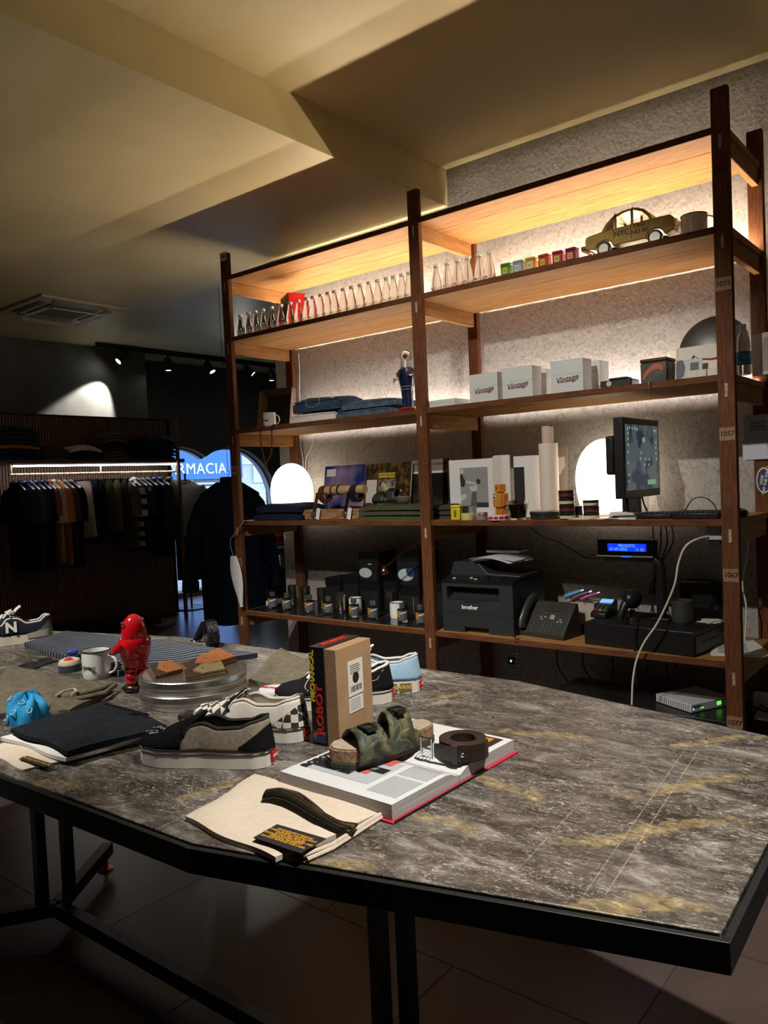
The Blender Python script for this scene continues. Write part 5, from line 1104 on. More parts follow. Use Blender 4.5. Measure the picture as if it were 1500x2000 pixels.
p=s5(776,1207); mug('white enamel mug with small logo beside the steel tumbler',(p.x,p.y,ZP),.090,.042,R(150),ENW,RIM,'Vin',R(-140),ts=.014)
# black boxes
BB=mat('black_carton',(.007,.007,.008),.35); BBL=mat('black_carton_face',(.014,.015,.017),.25); PIC=mat('shoe_print',(.42,.46,.50),.4)
def carton(px,pyb,w_,h,d,y,z,lab,pic=None):
    a=at(px,pyb,y=y); o=thing('black_carton',lab,'box',(a.x,y,z+.0005),R(0)); MB().box(0,w_,0,d,0,h*.8).build('tray',BB,o,bevel=.001); MB().box(-.0015,w_+.0015,-.0015,d+.0015,h*.801,h).build('lid',BB,o,bevel=.001); f=MB().box(w_*.06,w_*.94,-.003,-.0005,h*.08,h*.74).build('front_panel',BBL,o); return o,w_,h
ZB=Z5
carton(638,1190,.125,.195,.16,.33,ZB,'low black carton before the back wall beside the tumbler'); carton(672,1190,.13,.215,.18,.35,ZB,'low black carton left of the pictured stack')
carton(705,1200,.155,.175,.18,.33,ZB,'bottom black carton of the stack with a white shoe picture'); o,w_,h=carton(705,1200,.155,.19,.18,.33,ZB+.176,'upper black carton printed with a white shoe')
q=MB(); q.ell((w_*.35,-.0035,h*.33),w_*.33,.0012,h*.16,18,8); q.build('shoe_picture',PIC,o); MB().box(w_*.5,w_*.68,-.0036,-.003,h*.60,h*.63).build('print_line',PIC,o)
carton(752,1200,.10,.19,.14,.36,ZB,'black carton between the two pictured stacks')
carton(779,1206,.16,.165,.2,.30,ZB,'bottom black carton of the stack with a blue sneaker picture'); o,w_,h=carton(779,1206,.16,.215,.2,.30,ZB+.166,'upper black carton printed with a blue and white sneaker')
q=MB(); q.ell((w_*.6,-.0035,h*.42),w_*.22,.0012,h*.14,18,8); q.build('sneaker_picture',mat('sneaker_blue',(.02,.05,.10),.4),o); q=MB(); q.ell((w_*.42,-.0033,h*.36),w_*.36,.0012,h*.17,18,8); q.build('sneaker_body',PIC,o)
carton(855,1210,.10,.20,.2,.33,ZB,'black carton behind the middle post beside the printer')
# copper bulb lamp
COP=mat('copper',(.55,.24,.14),.25,1)
pts=[at(852,1060,y=.24),at(822,1061,y=.16),at(800,1070,y=.14),at(778,1086,y=.13),at(758,1103,y=.13),at(752,1108,y=.13)]
o=cable('thin copper wire lamp with a small caged bulb hanging over the cartons',pts,.0035,COP,'copper_lamp','lamp'); b=pts[-1]-pts[0]
MB().lathe([(.001,-.045),(.016,-.04),(.022,-.025),(.018,-.008),(.009,0),(.009,.012),(.001,.012)],tuple(b+Vector((-.008,0,-.002))),14).build('caged_bulb',COP,o)
MB().tube([(b+Vector((-.008+.022*cos(t),0,-.024+.020*sin(t)))) for t in [2*pi*i/14 for i in range(14)]],.002,5,True).build('cage_ring',COP,o)
MB().cyl(tuple(pts[0]-pts[0]+Vector((0,0,-.004))),.012,.2,8,'Y').build('bracket',COP,o)
# white pouch hanging from the rack end
p=at(449,1042,y=-.03); o=thing('cotton_pouch','white cotton pouch hanging by its strap from the rack end','pouch',(p.x,-.035,0)); z0=at(452,1052,y=-.03).z; z1=at(466,1184,y=-.03).z; xx=[at(a_,b_,y=-.035).x-p.x for a_,b_ in ((463,1085),(447,1110),(470,1180))]
mb=MB(); z_t=at(462,1086,y=-.03).z
def pf(u,v):
    k=v; xc=.03+.055*k; wq=.010+.050*sin(pi*min(1,k*.9+.12))*(1-.35*k); return (xc+wq*cos(2*pi*u),.012*sin(2*pi*u)*(1+.2*sin(3*u*pi)),z_t+(z1-z_t)*k)
mb.grid(pf,18,14,True); mb.build('pouch_body',mat('pouch_cotton',(.50,.50,.51),.8,bump=.3,bs=50),o)
mb=MB(); e=at(478,1015,y=-.006); mb.tube([(e.x-p.x,.05,Z4+.004),(e.x-p.x,.020,Z4+.002),(e.x-p.x-.03,-.002,Z4-.05),(.012,0,z0+.0),(.004,0,z0-.05),(.03,0,z_t)],.006,6,flat=.002); mb.build('strap',mat('strap_grey',(.45,.45,.44),.7),o)
# ---------------------------------------------------------------- printer
PR=mat('printer_grey',(.020,.024,.027),.45,bump=.05,bs=300); PRD=mat('printer_black',(.008,.009,.010),.35); PRL=mat('printer_line',(.003,.003,.004),.6)
a=s5(864,1232); b=s5(1003,1245); wv=(b-a); wv.z=0; PWd=.41; prz=math.atan2(wv.y,wv.x)
pr=thing('laser_printer','dark grey laser printer with scanner lid beside the desk phone','printer',(a.x,a.y+.012,Z5+.0005),prz)
mb=MB(); mb.box(0,PWd,.03,.36,0,.092); mb.box(0,.13,0,.03,0,.092); mb.box(.27,PWd,0,.03,0,.092); mb.box(.13,.27,0,.03,.028,.092); mb.build('paper_tray',PR,pr); MB().box(.13,.27,.027,.0305,.002,.027).build('tray_grip',PRD,pr,bevel=.002)
mb=MB(); mb.box(0,PWd,.06,.36,.0935,.262); mb.box(0,PWd,0,.06,.0935,.168); mb.box(0,.03,0,.06,.168,.262); mb.box(PWd-.075,PWd,0,.06,.168,.262); mb.box(.03,PWd-.075,0,.06,.235,.262); mb.build('main_body',PR,pr)
MB().box(.031,PWd-.076,.058,.0605,.169,.2345).build('output_slot',PR,pr)
fd=MB().box(.03,PWd-.075,-.002,.001,.104,.160).build('front_door',PR,pr,bevel=.0008); MB().box(.13,.235,-.0026,-.0005,.155,.163).build('door_groove_shade',PRL,pr)  # black strip paints the shade inside the door's grip groove
q=MB(); q.add([(.031,0.002,.170),(PWd-.076,0.002,.170),(PWd-.076,.058,.185),(.031,.058,.185)],[(0,1,2,3)]); q.build('output_ramp',PR,pr,0)
text('lettering','brother',.030,mat('logo_light',(.75,.77,.78),.5),pr,(.165,-.0032,.131),(R(90),0,0),bold=.0006)
cp=MB(); cp.add([(0,-.004,.2625),(PWd,-.004,.2625),(PWd,.085,.285),(0,.085,.285),(0,-.004,.255),(PWd,-.004,.255),(PWd,.085,.262),(0,.085,.262)],[(0,1,2,3),(4,5,1,0),(5,6,2,1),(7,4,0,3)]); cp=cp.build('control_panel',PRD,pr)
for i in range(9): 
    q=MB().box(-.008,.008,-.004,.004,0,.003).build('button',PAP if i in(0,3,4) else PR,cp); q.location=(.06+.032*i,.03+.012*(i%2),.2725+.003*(i%2)); q.rotation_euler=(R(14),0,0)
MB().box(.15,.24,.055,.075,.280,.288).build('display',PRL,cp)
mb=MB(); pf_=[(0,.286),(.018,.345),(.022,.352),(.17,.352),(.225,.296),(PWd,.29),(PWd,.27),(0,.27)]; n=len(pf_); mb.add([(x,.09,z) for x,z in pf_]+[(x,.36,z) for x,z in pf_],[tuple(range(n)),tuple(range(n,2*n))[::-1]]+[((i+1)%n,i,n+i,n+(i+1)%n) for i in range(n)]); fixn(mb.build('document_feeder',PR,pr,bevel=.004))
# papers on the printer
SH=mat('paper_bluish',(.62,.62,.70),.6)
for i in range(3):
    o=thing('loose_sheet',['curled white sheet lying on the printer feeder','white sheet under the curled one on the printer','grey folder edge below the sheets on the printer'][i],'paper',tuple(pr.matrix_world@Vector((0,0,0))) if False else (a.x+.20*cos(prz),a.y+.21,Z5+.3535+.006*(2-i)+.001),prz+R(-8+9*i))
    mb=MB(); mb.sheet(lambda u,v:((u-.5)*.25+.05,(v-.5)*.22,.004+.020*sin(pi*u)*(.6+.4*v)-.015*u*u*(i==0)),14,10,.0012); mb.build('sheet',[SH,SH,mat('folder_grey',(.12,.12,.13),.5)][i],o)
o=thing('red_booklet','dark red booklet wedged above the printer sheets','book',(a.x+.14,a.y+.24,Z5+.392),prz); MB().box(0,.19,0,.10,0,.012).build('pages',PAP,o); q=MB(); q.box(-.002,.192,-.002,.102,.0121,.014); q.box(-.002,.0,-.002,.102,0,.012); q.build('cover',mat('booklet_red',(.10,.008,.012),.5),o)
# ---------------------------------------------------------------- desk phone
a=s5(1012,1240); b=s5(1098,1252); PHN=mat('phone_grey',(.024,.026,.025),.5); PHK=mat('phone_key',(.05,.052,.05),.5)
phz=math.atan2((b-a).y,(b-a).x); fon=thing('desk_phone','dark grey office desk phone with handset and keypad','phone',((a.x+b.x)/2,(a.y+b.y)/2+.005,Z5+.0005),phz); pw=(b-a).length*1.04
mb=MB(); Hp=.16; pts=[(0,0),(0,.022),(.115,Hp),(.135,Hp),(.16,0)]
n=len(pts); mb.add([(-pw/2,y,z) for y,z in pts]+[(pw/2,y,z) for y,z in pts],[tuple(range(n))[::-1],tuple(range(n,2*n))]+[(i,(i+1)%n,n+(i+1)%n,n+i) for i in range(n)]); fixn(mb.build('phone_body',PHN,fon,bevel=.004))
th=math.atan2(Hp-.022,.115); SLn=math.hypot(Hp-.022,.115)
def pk(u,s_,w_,h_,m,name,par=fon,t=.004,lift=0):
    q=MB().box(-w_/2,w_/2,-h_/2,h_/2,0,t).build(name,m,par,bevel=min(.0015,t*.3)); q.location=(u,s_*SLn*cos(th)-lift*sin(th),.022+s_*SLn*sin(th)+lift*cos(th)); q.rotation_euler=(th,0,0); return q
pk(.035,.80,.11,.040,mat('phone_display',(.03,.034,.022),.25),'display')
for i in range(4):
    for j in range(3): pk(.005+.022*j,.34-.082*i,.015,.010,PHK,'key')
for i in range(4): pk(.0+.024*i,.63,.016,.008,PHK,'soft_key')
pk(.035,.52,.026,.026,HUB,'navigation_button')
for u,s_ in ((-.03,.50),(-.02,.43),(-.005,.50),(.085,.46),(.095,.39),(.075,.39),(.085,.22),(.082,.15),(.079,.08)): pk(u,s_,.012,.008,HUB if s_>.3 else PHK,'function_key')
pk(-.055,.2,.006,.07,PHK,'volume_bar')
hs=MB(); hs.tube([(-pw/2+.032,.0*SLn-.004,.040),(-pw/2+.032,.2*SLn*cos(th)-.02,.022+.2*SLn*sin(th)+.028),(-pw/2+.032,.5*SLn*cos(th)-.028,.022+.5*SLn*sin(th)+.034),(-pw/2+.032,.8*SLn*cos(th)-.022,.022+.8*SLn*sin(th)+.030),(-pw/2+.032,1.02*SLn*cos(th)-.012,.022+1.02*SLn*sin(th)+.016)],[.026,.026,.022,.025,.024],14,flat=.017); hs.build('handset',mat('handset_grey',(.03,.032,.033),.35),fon)
# coiled cord of the phone
c0=s5(1018,1245); pts=[]; 
for i in range(160):
    t=i/159; pts.append((c0.x+.012*cos(t*pi*26)+.02*t,c0.y-.045-.02*t+.012*sin(t*pi*26),Z5+.02-.24*t))
o=thing('phone_cord','coiled black phone cord hanging over the shelf edge','cord',pts[0]); mb=MB(); mb.tube([Vector(q)-Vector(pts[0]) for q in pts],.0024,5); mb.build('coil',BCB,o)
# ---------------------------------------------------------------- cash drawer and what stands on it
a=s5(1141,1258); b=s5(1356,1285); c=at(1415,1245,z=Z5)
fw_=(b-a); fw_.z=0; drz=math.atan2(fw_.y,fw_.x); DWd=fw_.length; hD=at(1142,1212,x=a.x).z-Z5; hD=.105
CDM=mat('drawer_black',(.009,.009,.010),.4,bump=.06,bs=400)
dr=thing('cash_drawer','wide black steel cash drawer with a key at its end','cash drawer',(a.x,a.y+.004,Z5+.0005),drz); DDp=.36
MB().box(0,DWd,0,DDp,0,hD).build('case',CDM,dr,bevel=.004)
MB().box(DWd,DWd+.004,.012,DDp-.012,.008,hD-.02).build('drawer_front',CDM,dr,bevel=.001); MB().box(DWd+.0035,DWd+.005,.07,.24,hD*.45,hD*.52).build('slot',PRL,dr)
MB().cyl((DWd+.004,.30,hD*.55),.009,.008,12,'X').build('lock',CHR,dr); q=MB(); q.box(DWd+.010,DWd+.030,.297,.303,hD*.45,hD*.58); q.build('key',HUB,dr)
ZD=Z5+hD+.0008
def on_dr(px,py): return at(px,py,z=ZD)
# pos terminal
p=on_dr(1166,1208); POS=mat('terminal_black',(.012,.012,.013),.35); pos=thing('card_terminal','black card payment terminal with lit blue display','card terminal',(p.x,p.y+.01,ZD),drz+R(6))
mb=MB(); pts=[(0,0),(0,.022),(.14,.072),(.155,.070),(.155,0)]; n=5; W_=.038; mb.add([(-W_,y,z) for y,z in pts]+[(W_,y,z) for y,z in pts],[tuple(range(n))[::-1],tuple(range(n,2*n))]+[(i,(i+1)%n,n+(i+1)%n,n+i) for i in range(n)]); fixn(mb.build('body',POS,pos,bevel=.004)); tt=math.atan2(.05,.14)
def tk(u,s_,w_,h_,m,name):
    q=MB().box(-w_/2,w_/2,-h_/2,h_/2,0,.003).build(name,m,pos); q.location=(u,s_*.14,.022+s_*.05); q.rotation_euler=(tt,0,0)
tk(0,.82,.060,.034,mat('terminal_display',(.2,.4,.8),.3,emit=(.20,.45,1.0),es=.9),'display')
for i in range(4):
    for j in range(3): tk(-.022+.022*j,.22+.115*i,.015,.009,PHK if i else [mat('key_red',(.4,.02,.02),.4),mat('key_yellow',(.5,.35,.02),.4),mat('key_green',(.03,.25,.08),.4)][j],'key')
# barcode scanner
p=on_dr(1236,1212); o=thing('barcode_scanner','black handheld barcode scanner standing on the cash drawer','scanner',(p.x,p.y,ZD),drz); MB().lathe([(.001,0),(.034,0),(.030,.015),(.012,.02),(.012,.05)],n=20).build('stand',POS,o); MB().ell((0,0,.10),.042,.055,.045,18,12).build('head',POS,o); q=MB(); q.tube([(-.01,-.045,.085),(-.022,-.075,.03),(-.024,-.078,.008)],[.02,.018,.014],12); q.build('grip',POS,o)
cable('black scanner cable hanging down over the cash drawer front',[Vector((p.x-.022,p.y-.085,ZD+.01)),at(1240,1215,y=a.y-.03),at(1239,1240,y=a.y-.035),at(1240,1280,y=a.y-.04),at(1243,1340,y=a.y-.02)],.004,BCB)
# customer display on a pole
p=on_dr(1293,1210); pz=at(1293,1090,y=p.y).z; cdp=thing('customer_display','pole-mounted customer display with glowing blue text panel','display',(p.x,p.y,ZD),0)
mb=MB(); hx=pz-ZD; ex=at(1172,1085,y=p.y).x-p.x; mb.tube([(0,0,.01),(0,0,hx-.05),(-.006,0,hx-.02),(-.03,0,hx-.004),(-.06,0,hx),(ex*.9,0,hx)],.022,14); mb.build('pole',POS,cdp); MB().box(-.04,.045,-.04,.06,0,.012).build('base_plate',POS,cdp,bevel=.004)
zt_=at(1200,1053,y=p.y).z-ZD; zb2=hx-.0; hd=MB().box(ex,-.02,-.03,.03,zb2-.004,zt_).build('head',POS,cdp,bevel=.004)
sx0=at(1187,1070,y=p.y-.03).x-p.x; sx1=at(1262,1070,y=p.y-.03).x-p.x; z1_=at(1225,1062,y=p.y-.03).z-ZD; z2_=at(1225,1077,y=p.y-.03).z-ZD
MB().box(sx0,sx1,-.0316,-.029,z2_,z1_).build('screen',mat('lcd_blue',(.0,.02,.5),.4,emit=(.005,.03,1.0),es=1.6),cdp); LCT=mat('lcd_text',(.2,.4,1),.5,emit=(.10,.35,1.0),es=1.6)
hz=z1_-z2_; text('lettering','PRONTO',hz*.55,LCT,cdp,((sx0+sx1)/2,-.0322,z2_+hz*.72),(R(90),0,0)); text('lettering','07-09-2022       11 53',hz*.52,LCT,cdp,((sx0+sx1)/2,-.0322,z2_+hz*.26),(R(90),0,0))
MB().box(ex+.0,-.02,-.036,-.030,zb2+.004,zb2+.010).build('trim_bar',HUB,cdp); text('lettering','custom',hz*.42,mat('logo_blue',(.02,.15,.6),.5,emit=(.01,.15,.8),es=.9),cdp,((sx0+sx1)/2,-.0368,zb2+.0075),(R(90),0,0),bold=.0005)
# dark mug, receipt printer, papers
p=on_dr(1333,1214); mug('dark grey green mug with script logo on the cash drawer',(p.x,p.y,ZD),.098,.046,R(160),mat('dark_mug',(.045,.048,.04),.5),None,'Vintage',R(-70),name='ceramic_mug',tm=INK)
p=on_dr(1360,1195); o=thing('receipt_printer','black rounded receipt printer behind the dark mug','receipt printer',(p.x,p.y+.08,ZD),drz); MB().box(-.085,.085,-.07,.09,0,.145).build('case',CDM,o,bevel=.02); MB().box(-.06,.06,-.0712,-.06,.04,.125).build('front_cover',PRD,o,bevel=.004); MB().box(-.06,.06,-.03,.0,.1452,.148).build('paper_slot',PRL,o)
p=on_dr(1385,1214); o=thing('paper_slips','white slips lying beside the dark mug on the drawer','paper',(p.x+.005,p.y+.005,ZD),drz)
for k in range(3): MB().cbox((.0,.0,.001+.0012*k),(.075,.10,.001),R(20*k-15)).build('slip',WHITE,o)
p=at(1392,1268,z=Z5); o=thing('document_sheets','printed white sheets lying past the cash drawer end','paper',(p.x+.08,p.y+.04,Z5+.0005),R(18))
for k in range(4): MB().cbox((.004*k,.006*k,.001+.0016*k),(.20,.29,.0014),R(3*k)).build('sheet',WHITE,o)
for k in range(7): MB().cbox((-.01,-.10+.03*k,.0085),(.12,.006,.0004),R(9)).build('print_line',mat('grey_print',(.2,.2,.21),.6),o)
# clutter box with scissors
p=at(1134,1200,y=.34); o=thing('tissue_box','pale printed box holding scissors and pens behind the phone','box',(p.x,.34,Z5+.0005),R(3)); MB().box(-.05,.09,-.05,.08,0,.150).build('carton',mat('printed_carton',(.42,.38,.33),.6,c2=(.05,.045,.04),ns=14,lo=.52,hi=.58),o,bevel=.002)
zc=Z5+.151
o=thing('scissors','scissors with dark red handles lying on the printed box','scissors',(p.x-.02,.32,zc+.004),R(20)); q=MB(); q.tube([(.0+.022*cos(t),.016*sin(t),.012) for t in [2*pi*i/14 for i in range(14)]],.004,6,True); q.tube([(.002+.020*cos(t),.036+.014*sin(t),.006) for t in [2*pi*i/14 for i in range(14)]],.004,6,True); q.build('handles',mat('handle_red',(.14,.02,.025),.4),o); q=MB(); q.tube([(.022,.006,.008),(.10,.03,.004)],.004,6,flat=.0015); q.tube([(.022,.03,.006),(.10,.012,.004)],.004,6,flat=.0015); q.build('blades',CHR,o)
for i,(dx,dy,c,lab,r) in enumerate(((.01,.02,(.012,.018,.05),'dark blue stapler body resting on the printed box',.016),(.06,.0,(.45,.03,.20),'bright pink marker resting on the printed box',.010),(-.045,.045,(.05,.22,.45),'light blue tape dispenser behind the scissors',.015))):
    o=thing(['stapler','marker_pen','tape_dispenser'][i],lab,['stapler','pen','dispenser'][i],(p.x+dx,.34+dy,zc+.012)); m=mat('clutter_%d'%i,c,.35,coat=.4); q=MB(); q.tube([(-.05,-.02,.0),(-.02,-.01,.014),(.03,.005,.032)],[r*.9,r,r*.8],10); q.build('body',m,o); q=MB(); q.tube([(.03,.005,.032),(.043,.008,.036)],r*.5,8); q.build('tip',HUB,o)
# cables
cable('long white cable sweeping over the cash drawer front',[at(1398,1048,y=.10),at(1370,1050,y=.04),at(1340,1066,y=-.01),at(1325,1100,y=-.02),at(1318,1140,y=-.03),at(1302,1180,y=-.03),at(1282,1220,y=-.03),at(1258,1255,y=-.03),at(1243,1290,y=-.03),at(1236,1330,y=-.03),at(1234,1376,y=-.02)],.0042,WCB)
cable('white cable bundle behind the end post',[at(1462,1050,y=.40),at(1458,1090,y=.40),at(1450,1140,y=.40),at(1458,1190,y=.40),at(1454,1250,y=.40)],.004,WCB)
cable('thin black cable crossing the wall to the customer display',[at(1035,1030,y=.58),at(1060,1048,y=.57),at(1090,1058,y=.5),at(1120,1075,y=.45),at(1145,1089,y=.35),at(1172,1091,y=.2)],.003,BCB)
for i,(x0_,x1_) in enumerate(((1275,1278),(1290,1284),(1300,1290),(1312,1292))): cable(['thin black lead dropping under the counter shelf','black lead beside the display pole','black lead bending to the display pole','thick black lead behind the display pole'][i],[at(x0_,1026,y=.52),at((x0_+x1_)/2+4*i,1060,y=.52),at(x1_,1100,y=.52),at(x1_-8*i,1160,y=.52),at(x1_-10,1205,y=.50)],.003,BCB)
for i,(x0_,x1_) in enumerate(((1088,1130),(1138,1175),(1195,1190),(1262,1255),(1300,1310),(1318,1295))): cable(['first','second','third','fourth','fifth','sixth'][i]+' black lead below the lowest shelf counted from the printer side',[at(x0_,1262+i*4,y=.45),at(x0_+2,1300,y=.46),at((x0_+x1_)/2,1330,y=.48),at(x1_,1352,y=.5),at(x1_+4,1400,y=.52)],.0035,BCB)
o=thing('power_strip','grey plug adapter under the counter shelf by the end post','adapter',(0,0,0)); p=at(1395,1040,y=.09); o.location=(p.x,.09,p.z); MB().box(-.03,.035,-.02,.03,-.03,Z4-TH-p.z-.001).build('housing',mat('adapter_grey',(.4,.4,.42),.5),o,bevel=.003); MB().box(-.02,.025,-.01,.02,-.055,-.0301).build('plug',BLACK,o,bevel=.003)
# things below: equipment box, router
ZR=.0
pb_=at(1390,1440,y=.12); zbx=at(1330,1390,y=.10).z
bx=thing('equipment_case','low black equipment case under the rack carrying the router','case',(2.15,.06,0)); MB().box(0,.84,0,.38,0,zbx-.002).build('case',BB,bx,bevel=.004); MB().box(.02,.82,-.003,-.0005,.02,zbx-.03).build('front_panel',BBL,bx)
a=at(1296,1368,z=zbx); b=at(1350,1393,z=zbx); c=at(1421,1378,z=zbx); RT=mat('router_white',(.50,.51,.53),.45)
ra=math.atan2((c-b).y,(c-b).x); Lr=(c-b).length+.03; ro=thing('network_router','white network router with green lights under the rack','router',(b.x,b.y,zbx+.0005),ra); hr=.036; dr_=(a-b).length
MB().box(0,Lr,0,dr_*1.0,0,hr).build('case',RT,ro,bevel=.002)
dk=MB().box(.0,.0035,0,.0006,0,.0035).mesh('vent_hole',PRL)
for i in range(14):
    for j in range(4): obj('vent_hole',dk,ro,(-.0004,.015+i*(dr_-.03)/14,.007+.006*j),(0,0,R(90)))
LG=mat('led_green',(.1,.9,.1),.4,emit=(.15,1,.05),es=2.2); LBL=mat('led_blue',(.3,.7,1),.4,emit=(.3,.75,1),es=3)
for i in range(3):
    for j in range(2): MB().box(Lr*.62+.009*i,Lr*.62+.009*i+.006,-.001,.0005,.012+.009*j,.018+.009*j).build('port_light',LG,ro)
MB().ell((.014,-.0006,.014),.003,.001,.003,8,6).build('power_light',LBL,ro); MB().box(.055,.062,-.001,.0005,.012,.016).build('status_light',LG,ro); MB().box(.068,.073,-.001,.0005,.012,.016).build('status_light',LG,ro); text('lettering','FORTINET',.010,INK,ro,(.034,-.0008,.024),(R(90),0,0))
o=thing('small_status_light','tiny green status light on the dark wall under the rack','light',tuple(at(998,1291,y=.615))); MB().ell((0,0,0),.006,.004,.006,8,6).build('light',mat('status_teal',(.1,.8,.6),.4,emit=(.1,.9,.65),es=4),o); MB().box(-.02,.02,.001,.0045,-.02,.02).build('plate',BLACK,o)
o=thing('junction_box','white junction box with black wires under the end post','box',tuple(at(1490,1400,y=.40))); MB().box(-.04,.08,0,.05,-.02,.10).build('case',RT,o,bevel=.004); q=MB(); q.tube([(-.05,-.01,-.05),(-.03,-.015,.02),(.0,-.02,.06),(.04,-.015,.02)],.004,6); q.tube([(-.04,-.01,.04),(.02,-.02,.03),(.06,-.012,.07)],.004,6); q.build('wires',BCB,o)
o.location.z=max(.021,o.location.z)
# ================================================================== things on the display table
def tp(px,py,z=ZT): return at(px,py,z=z)
ZQ=ZT+.0006
def quad_cloth(name,lab,cat,px,m,th,wave=.004,nu=22,nv=18,z=None,amp2=0,seed=1,part='cloth',edge=.5,parent=None,zq=None):
    z=ZQ if z is None else z; P=[tp(a,b,zq or z) for a,b in px]; c=sum(P,Vector())/4; o=thing(name,lab,cat,(c.x,c.y,z)); rnd=random.Random(seed); p1,p2,p3=[rnd.random()*6 for _ in range(3)]
    def top(u,v):
        q=P[0]*(1-u)*(1-v)+P[1]*u*(1-v)+P[2]*u*v+P[3]*(1-u)*v-c
        e=min(1,(1-abs(2*u-1)**5)*1.3)*min(1,(1-abs(2*v-1)**5)*1.3)
        ed=.006*sin(9*u+p1)*(1-abs(2*v-1)**.2 if False else 1)
        q=Vector((q.x+.004*sin(8*v+p2),q.y+.004*sin(8*u+p1),0))
        q.z=th*(1-edge*(1-e))+wave*(sin(7*u+3*v+p1)+.7*sin(11*v-4*u+p2)+amp2*sin(19*u+9*v+p3))*.5*e+wave*.3; return q
    mb=MB(); mb.sheet(lambda u,v:tuple(top(u,v)),nu,nv,lambda u,v:max(.0008,top(u,v).z-.0002)); mb.build(part,m,o,60); o['_c']=0; del o['_c']; return o,c,P
# ---- shoes -----------------------------------------------------------
RUB=mat('white_rubber',(.60,.58,.54),.5); RUBL=mat('black_line',(.012,.012,.016),.5); RT_=mat('red_tab',(.45,.015,.02),.5)
def interp(tab,t):
    for (a,p),(b,q) in zip(tab[:-1],tab[1:]):
        if a<=t<=b: k=(t-a)/(b-a) if b>a else 0; k=k*k*(3-2*k); return p+(q-p)*k
    return tab[-1][1] if t>tab[-1][0] else tab[0][1]
def ctr(t): return .010*sin(pi*t*1.1)
def shoe(name,lab,heel,toe,mq,mv,mh=None,L=.292,sole_h=.034,solem=None,lining=None,line=True,collar=None,vamp=None,z=ZQ,tab=True,heelpatch=None,name_tab='VANS'):
    a=tp(*heel); b=tp(*toe); d=(b-a); d.z=0; d.normalize(); rz=math.atan2(d.y,d.x); c=a+d*L/2
    o=thing(name,lab,'shoe',(c.x,c.y,z),rz); k=L/.27
    ol=outline(L,k*1.02,30,.010)
    MB().prism(ol,0,sole_h).build('sole',solem or RUB,o,bevel=.005)
    if line:
        q=MB(); q.tube([(x*1.003,y*1.006,sole_h-.007) for x,y in ol],.0013,5,True); q.build('foxing_line',RUBL,o)
        q=MB(); q.tube([(x*.985,y*.985,sole_h+.0005) for x,y in ol],.0022,5,True); q.build('welt',RUBL,o)
    collar=collar or [(0,.056),(.08,.052),(.2,.043),(.33,.041),(.45,.050),(.52,.046),(.60,.026)]
    vamp=vamp or [(.46,.064),(.55,.056),(.68,.040),(.82,.026),(.93,.020),(1,.008)]
    z0=sole_h-.001
    # quarters: wall around the heel
    T=[.60*(1-i/19) for i in range(20)]
    path=[(t,1) for t in T]+[(t,-1) for t in T[::-1][1:]]
    def wall(t,s,v,inn=0):
        hw=sole_pt(max(t,.004))*k*(.97 if s>0 else .93); lean=.80 if t>.1 else .80
        y=ctr(t)*k+s*(hw*(1-(1-lean)*v*v)-inn); x=(t-.5)*L+(.010*v*(1-t*6) if t<.166 else 0)
        return (x+ (inn if t<.05 else 0),y,z0+collar_h(t)*v)
    def collar_h(t): return interp(collar,t)*k
    mb=MB(); n=len(path); m_=6
    vs=[wall(t,s,j/m_) for j in range(m_+1) for (t,s) in path]; fs=[(j*n+i,j*n+i+1,(j+1)*n+i+1,(j+1)*n+i) for j in range(m_) for i in range(n-1)]
    mb.add(vs,fs); q=mb.build('quarter',mq,o,50); sm_=q.modifiers.new('solid','SOLIDIFY'); sm_.thickness=.004; sm_.offset=0
    if mh:   # heel counter
        hp=[(t,1) for t in T if t<.20]+[(t,-1) for t in T[::-1][1:] if t<.20]; n2=len(hp); mb=MB(); vs=[]
        for j in range(5):
            for (t,s) in hp:
                p=Vector(wall(t,s,j/4*.80*(1-t/.26))); cc=Vector(((.1-.5)*L,ctr(.1)*k,p.z)); p+= (p-cc).normalized()*.0028; vs.append(p)
        mb.add(vs,[(j*n2+i,j*n2+i+1,(j+1)*n2+i+1,(j+1)*n2+i) for j in range(4) for i in range(n2-1)]); mb.build('heel_counter',mh,o,50)
    cl=MB(); cl.tube([wall(t,s,1.0) for t,s in path],.0038,6); cl.build('collar_edge',lining or mq,o)
    # vamp
    def vf(u,v):
        sn=max(0,sin(pi*u)); t0=.46+.11*sin(pi*min(1,sn*1.0)); t=t0+(1-t0)*v; hw=sole_pt(min(t,.998))*k*.965; h=interp(vamp,t)*k; a_=pi*u
        return ((t-.5)*L,ctr(t)*k+hw*cos(a_)*(1-.12*sin(a_)),z0+h*max(0,sin(a_))**.72)
    mb=MB(); mb.grid(vf,19,18); q=mb.build('vamp',mv,o,60); sm_=q.modifiers.new('solid','SOLIDIFY'); sm_.thickness=.003; sm_.offset=0
    MB().prism([(x*.93,y*.86) for x,y in ol],sole_h,sole_h+.004).build('insole',lining or mat('dark_lining',(.012,.012,.013),.8),o)
    if tab:
        g=MB(); g.box(-L/2-.0020,-L/2+.006,-.011,.011,sole_h*.25,sole_h*.80); g=g.build('heel_tab',RT_,o,bevel=.001); text('lettering',name_tab,.0085,RUB,g,(-L/2-.0026,0,sole_h*.52),(R(90),0,R(-90)))
    o['_vf']=1; del o['_vf']; return o,vf,wall,k,L
def suede(n,c): return mat(n,c,.95,0,spec=.05,c2=tuple(x*1.35 for x in c),ns=120,bump=.1,bs=300)
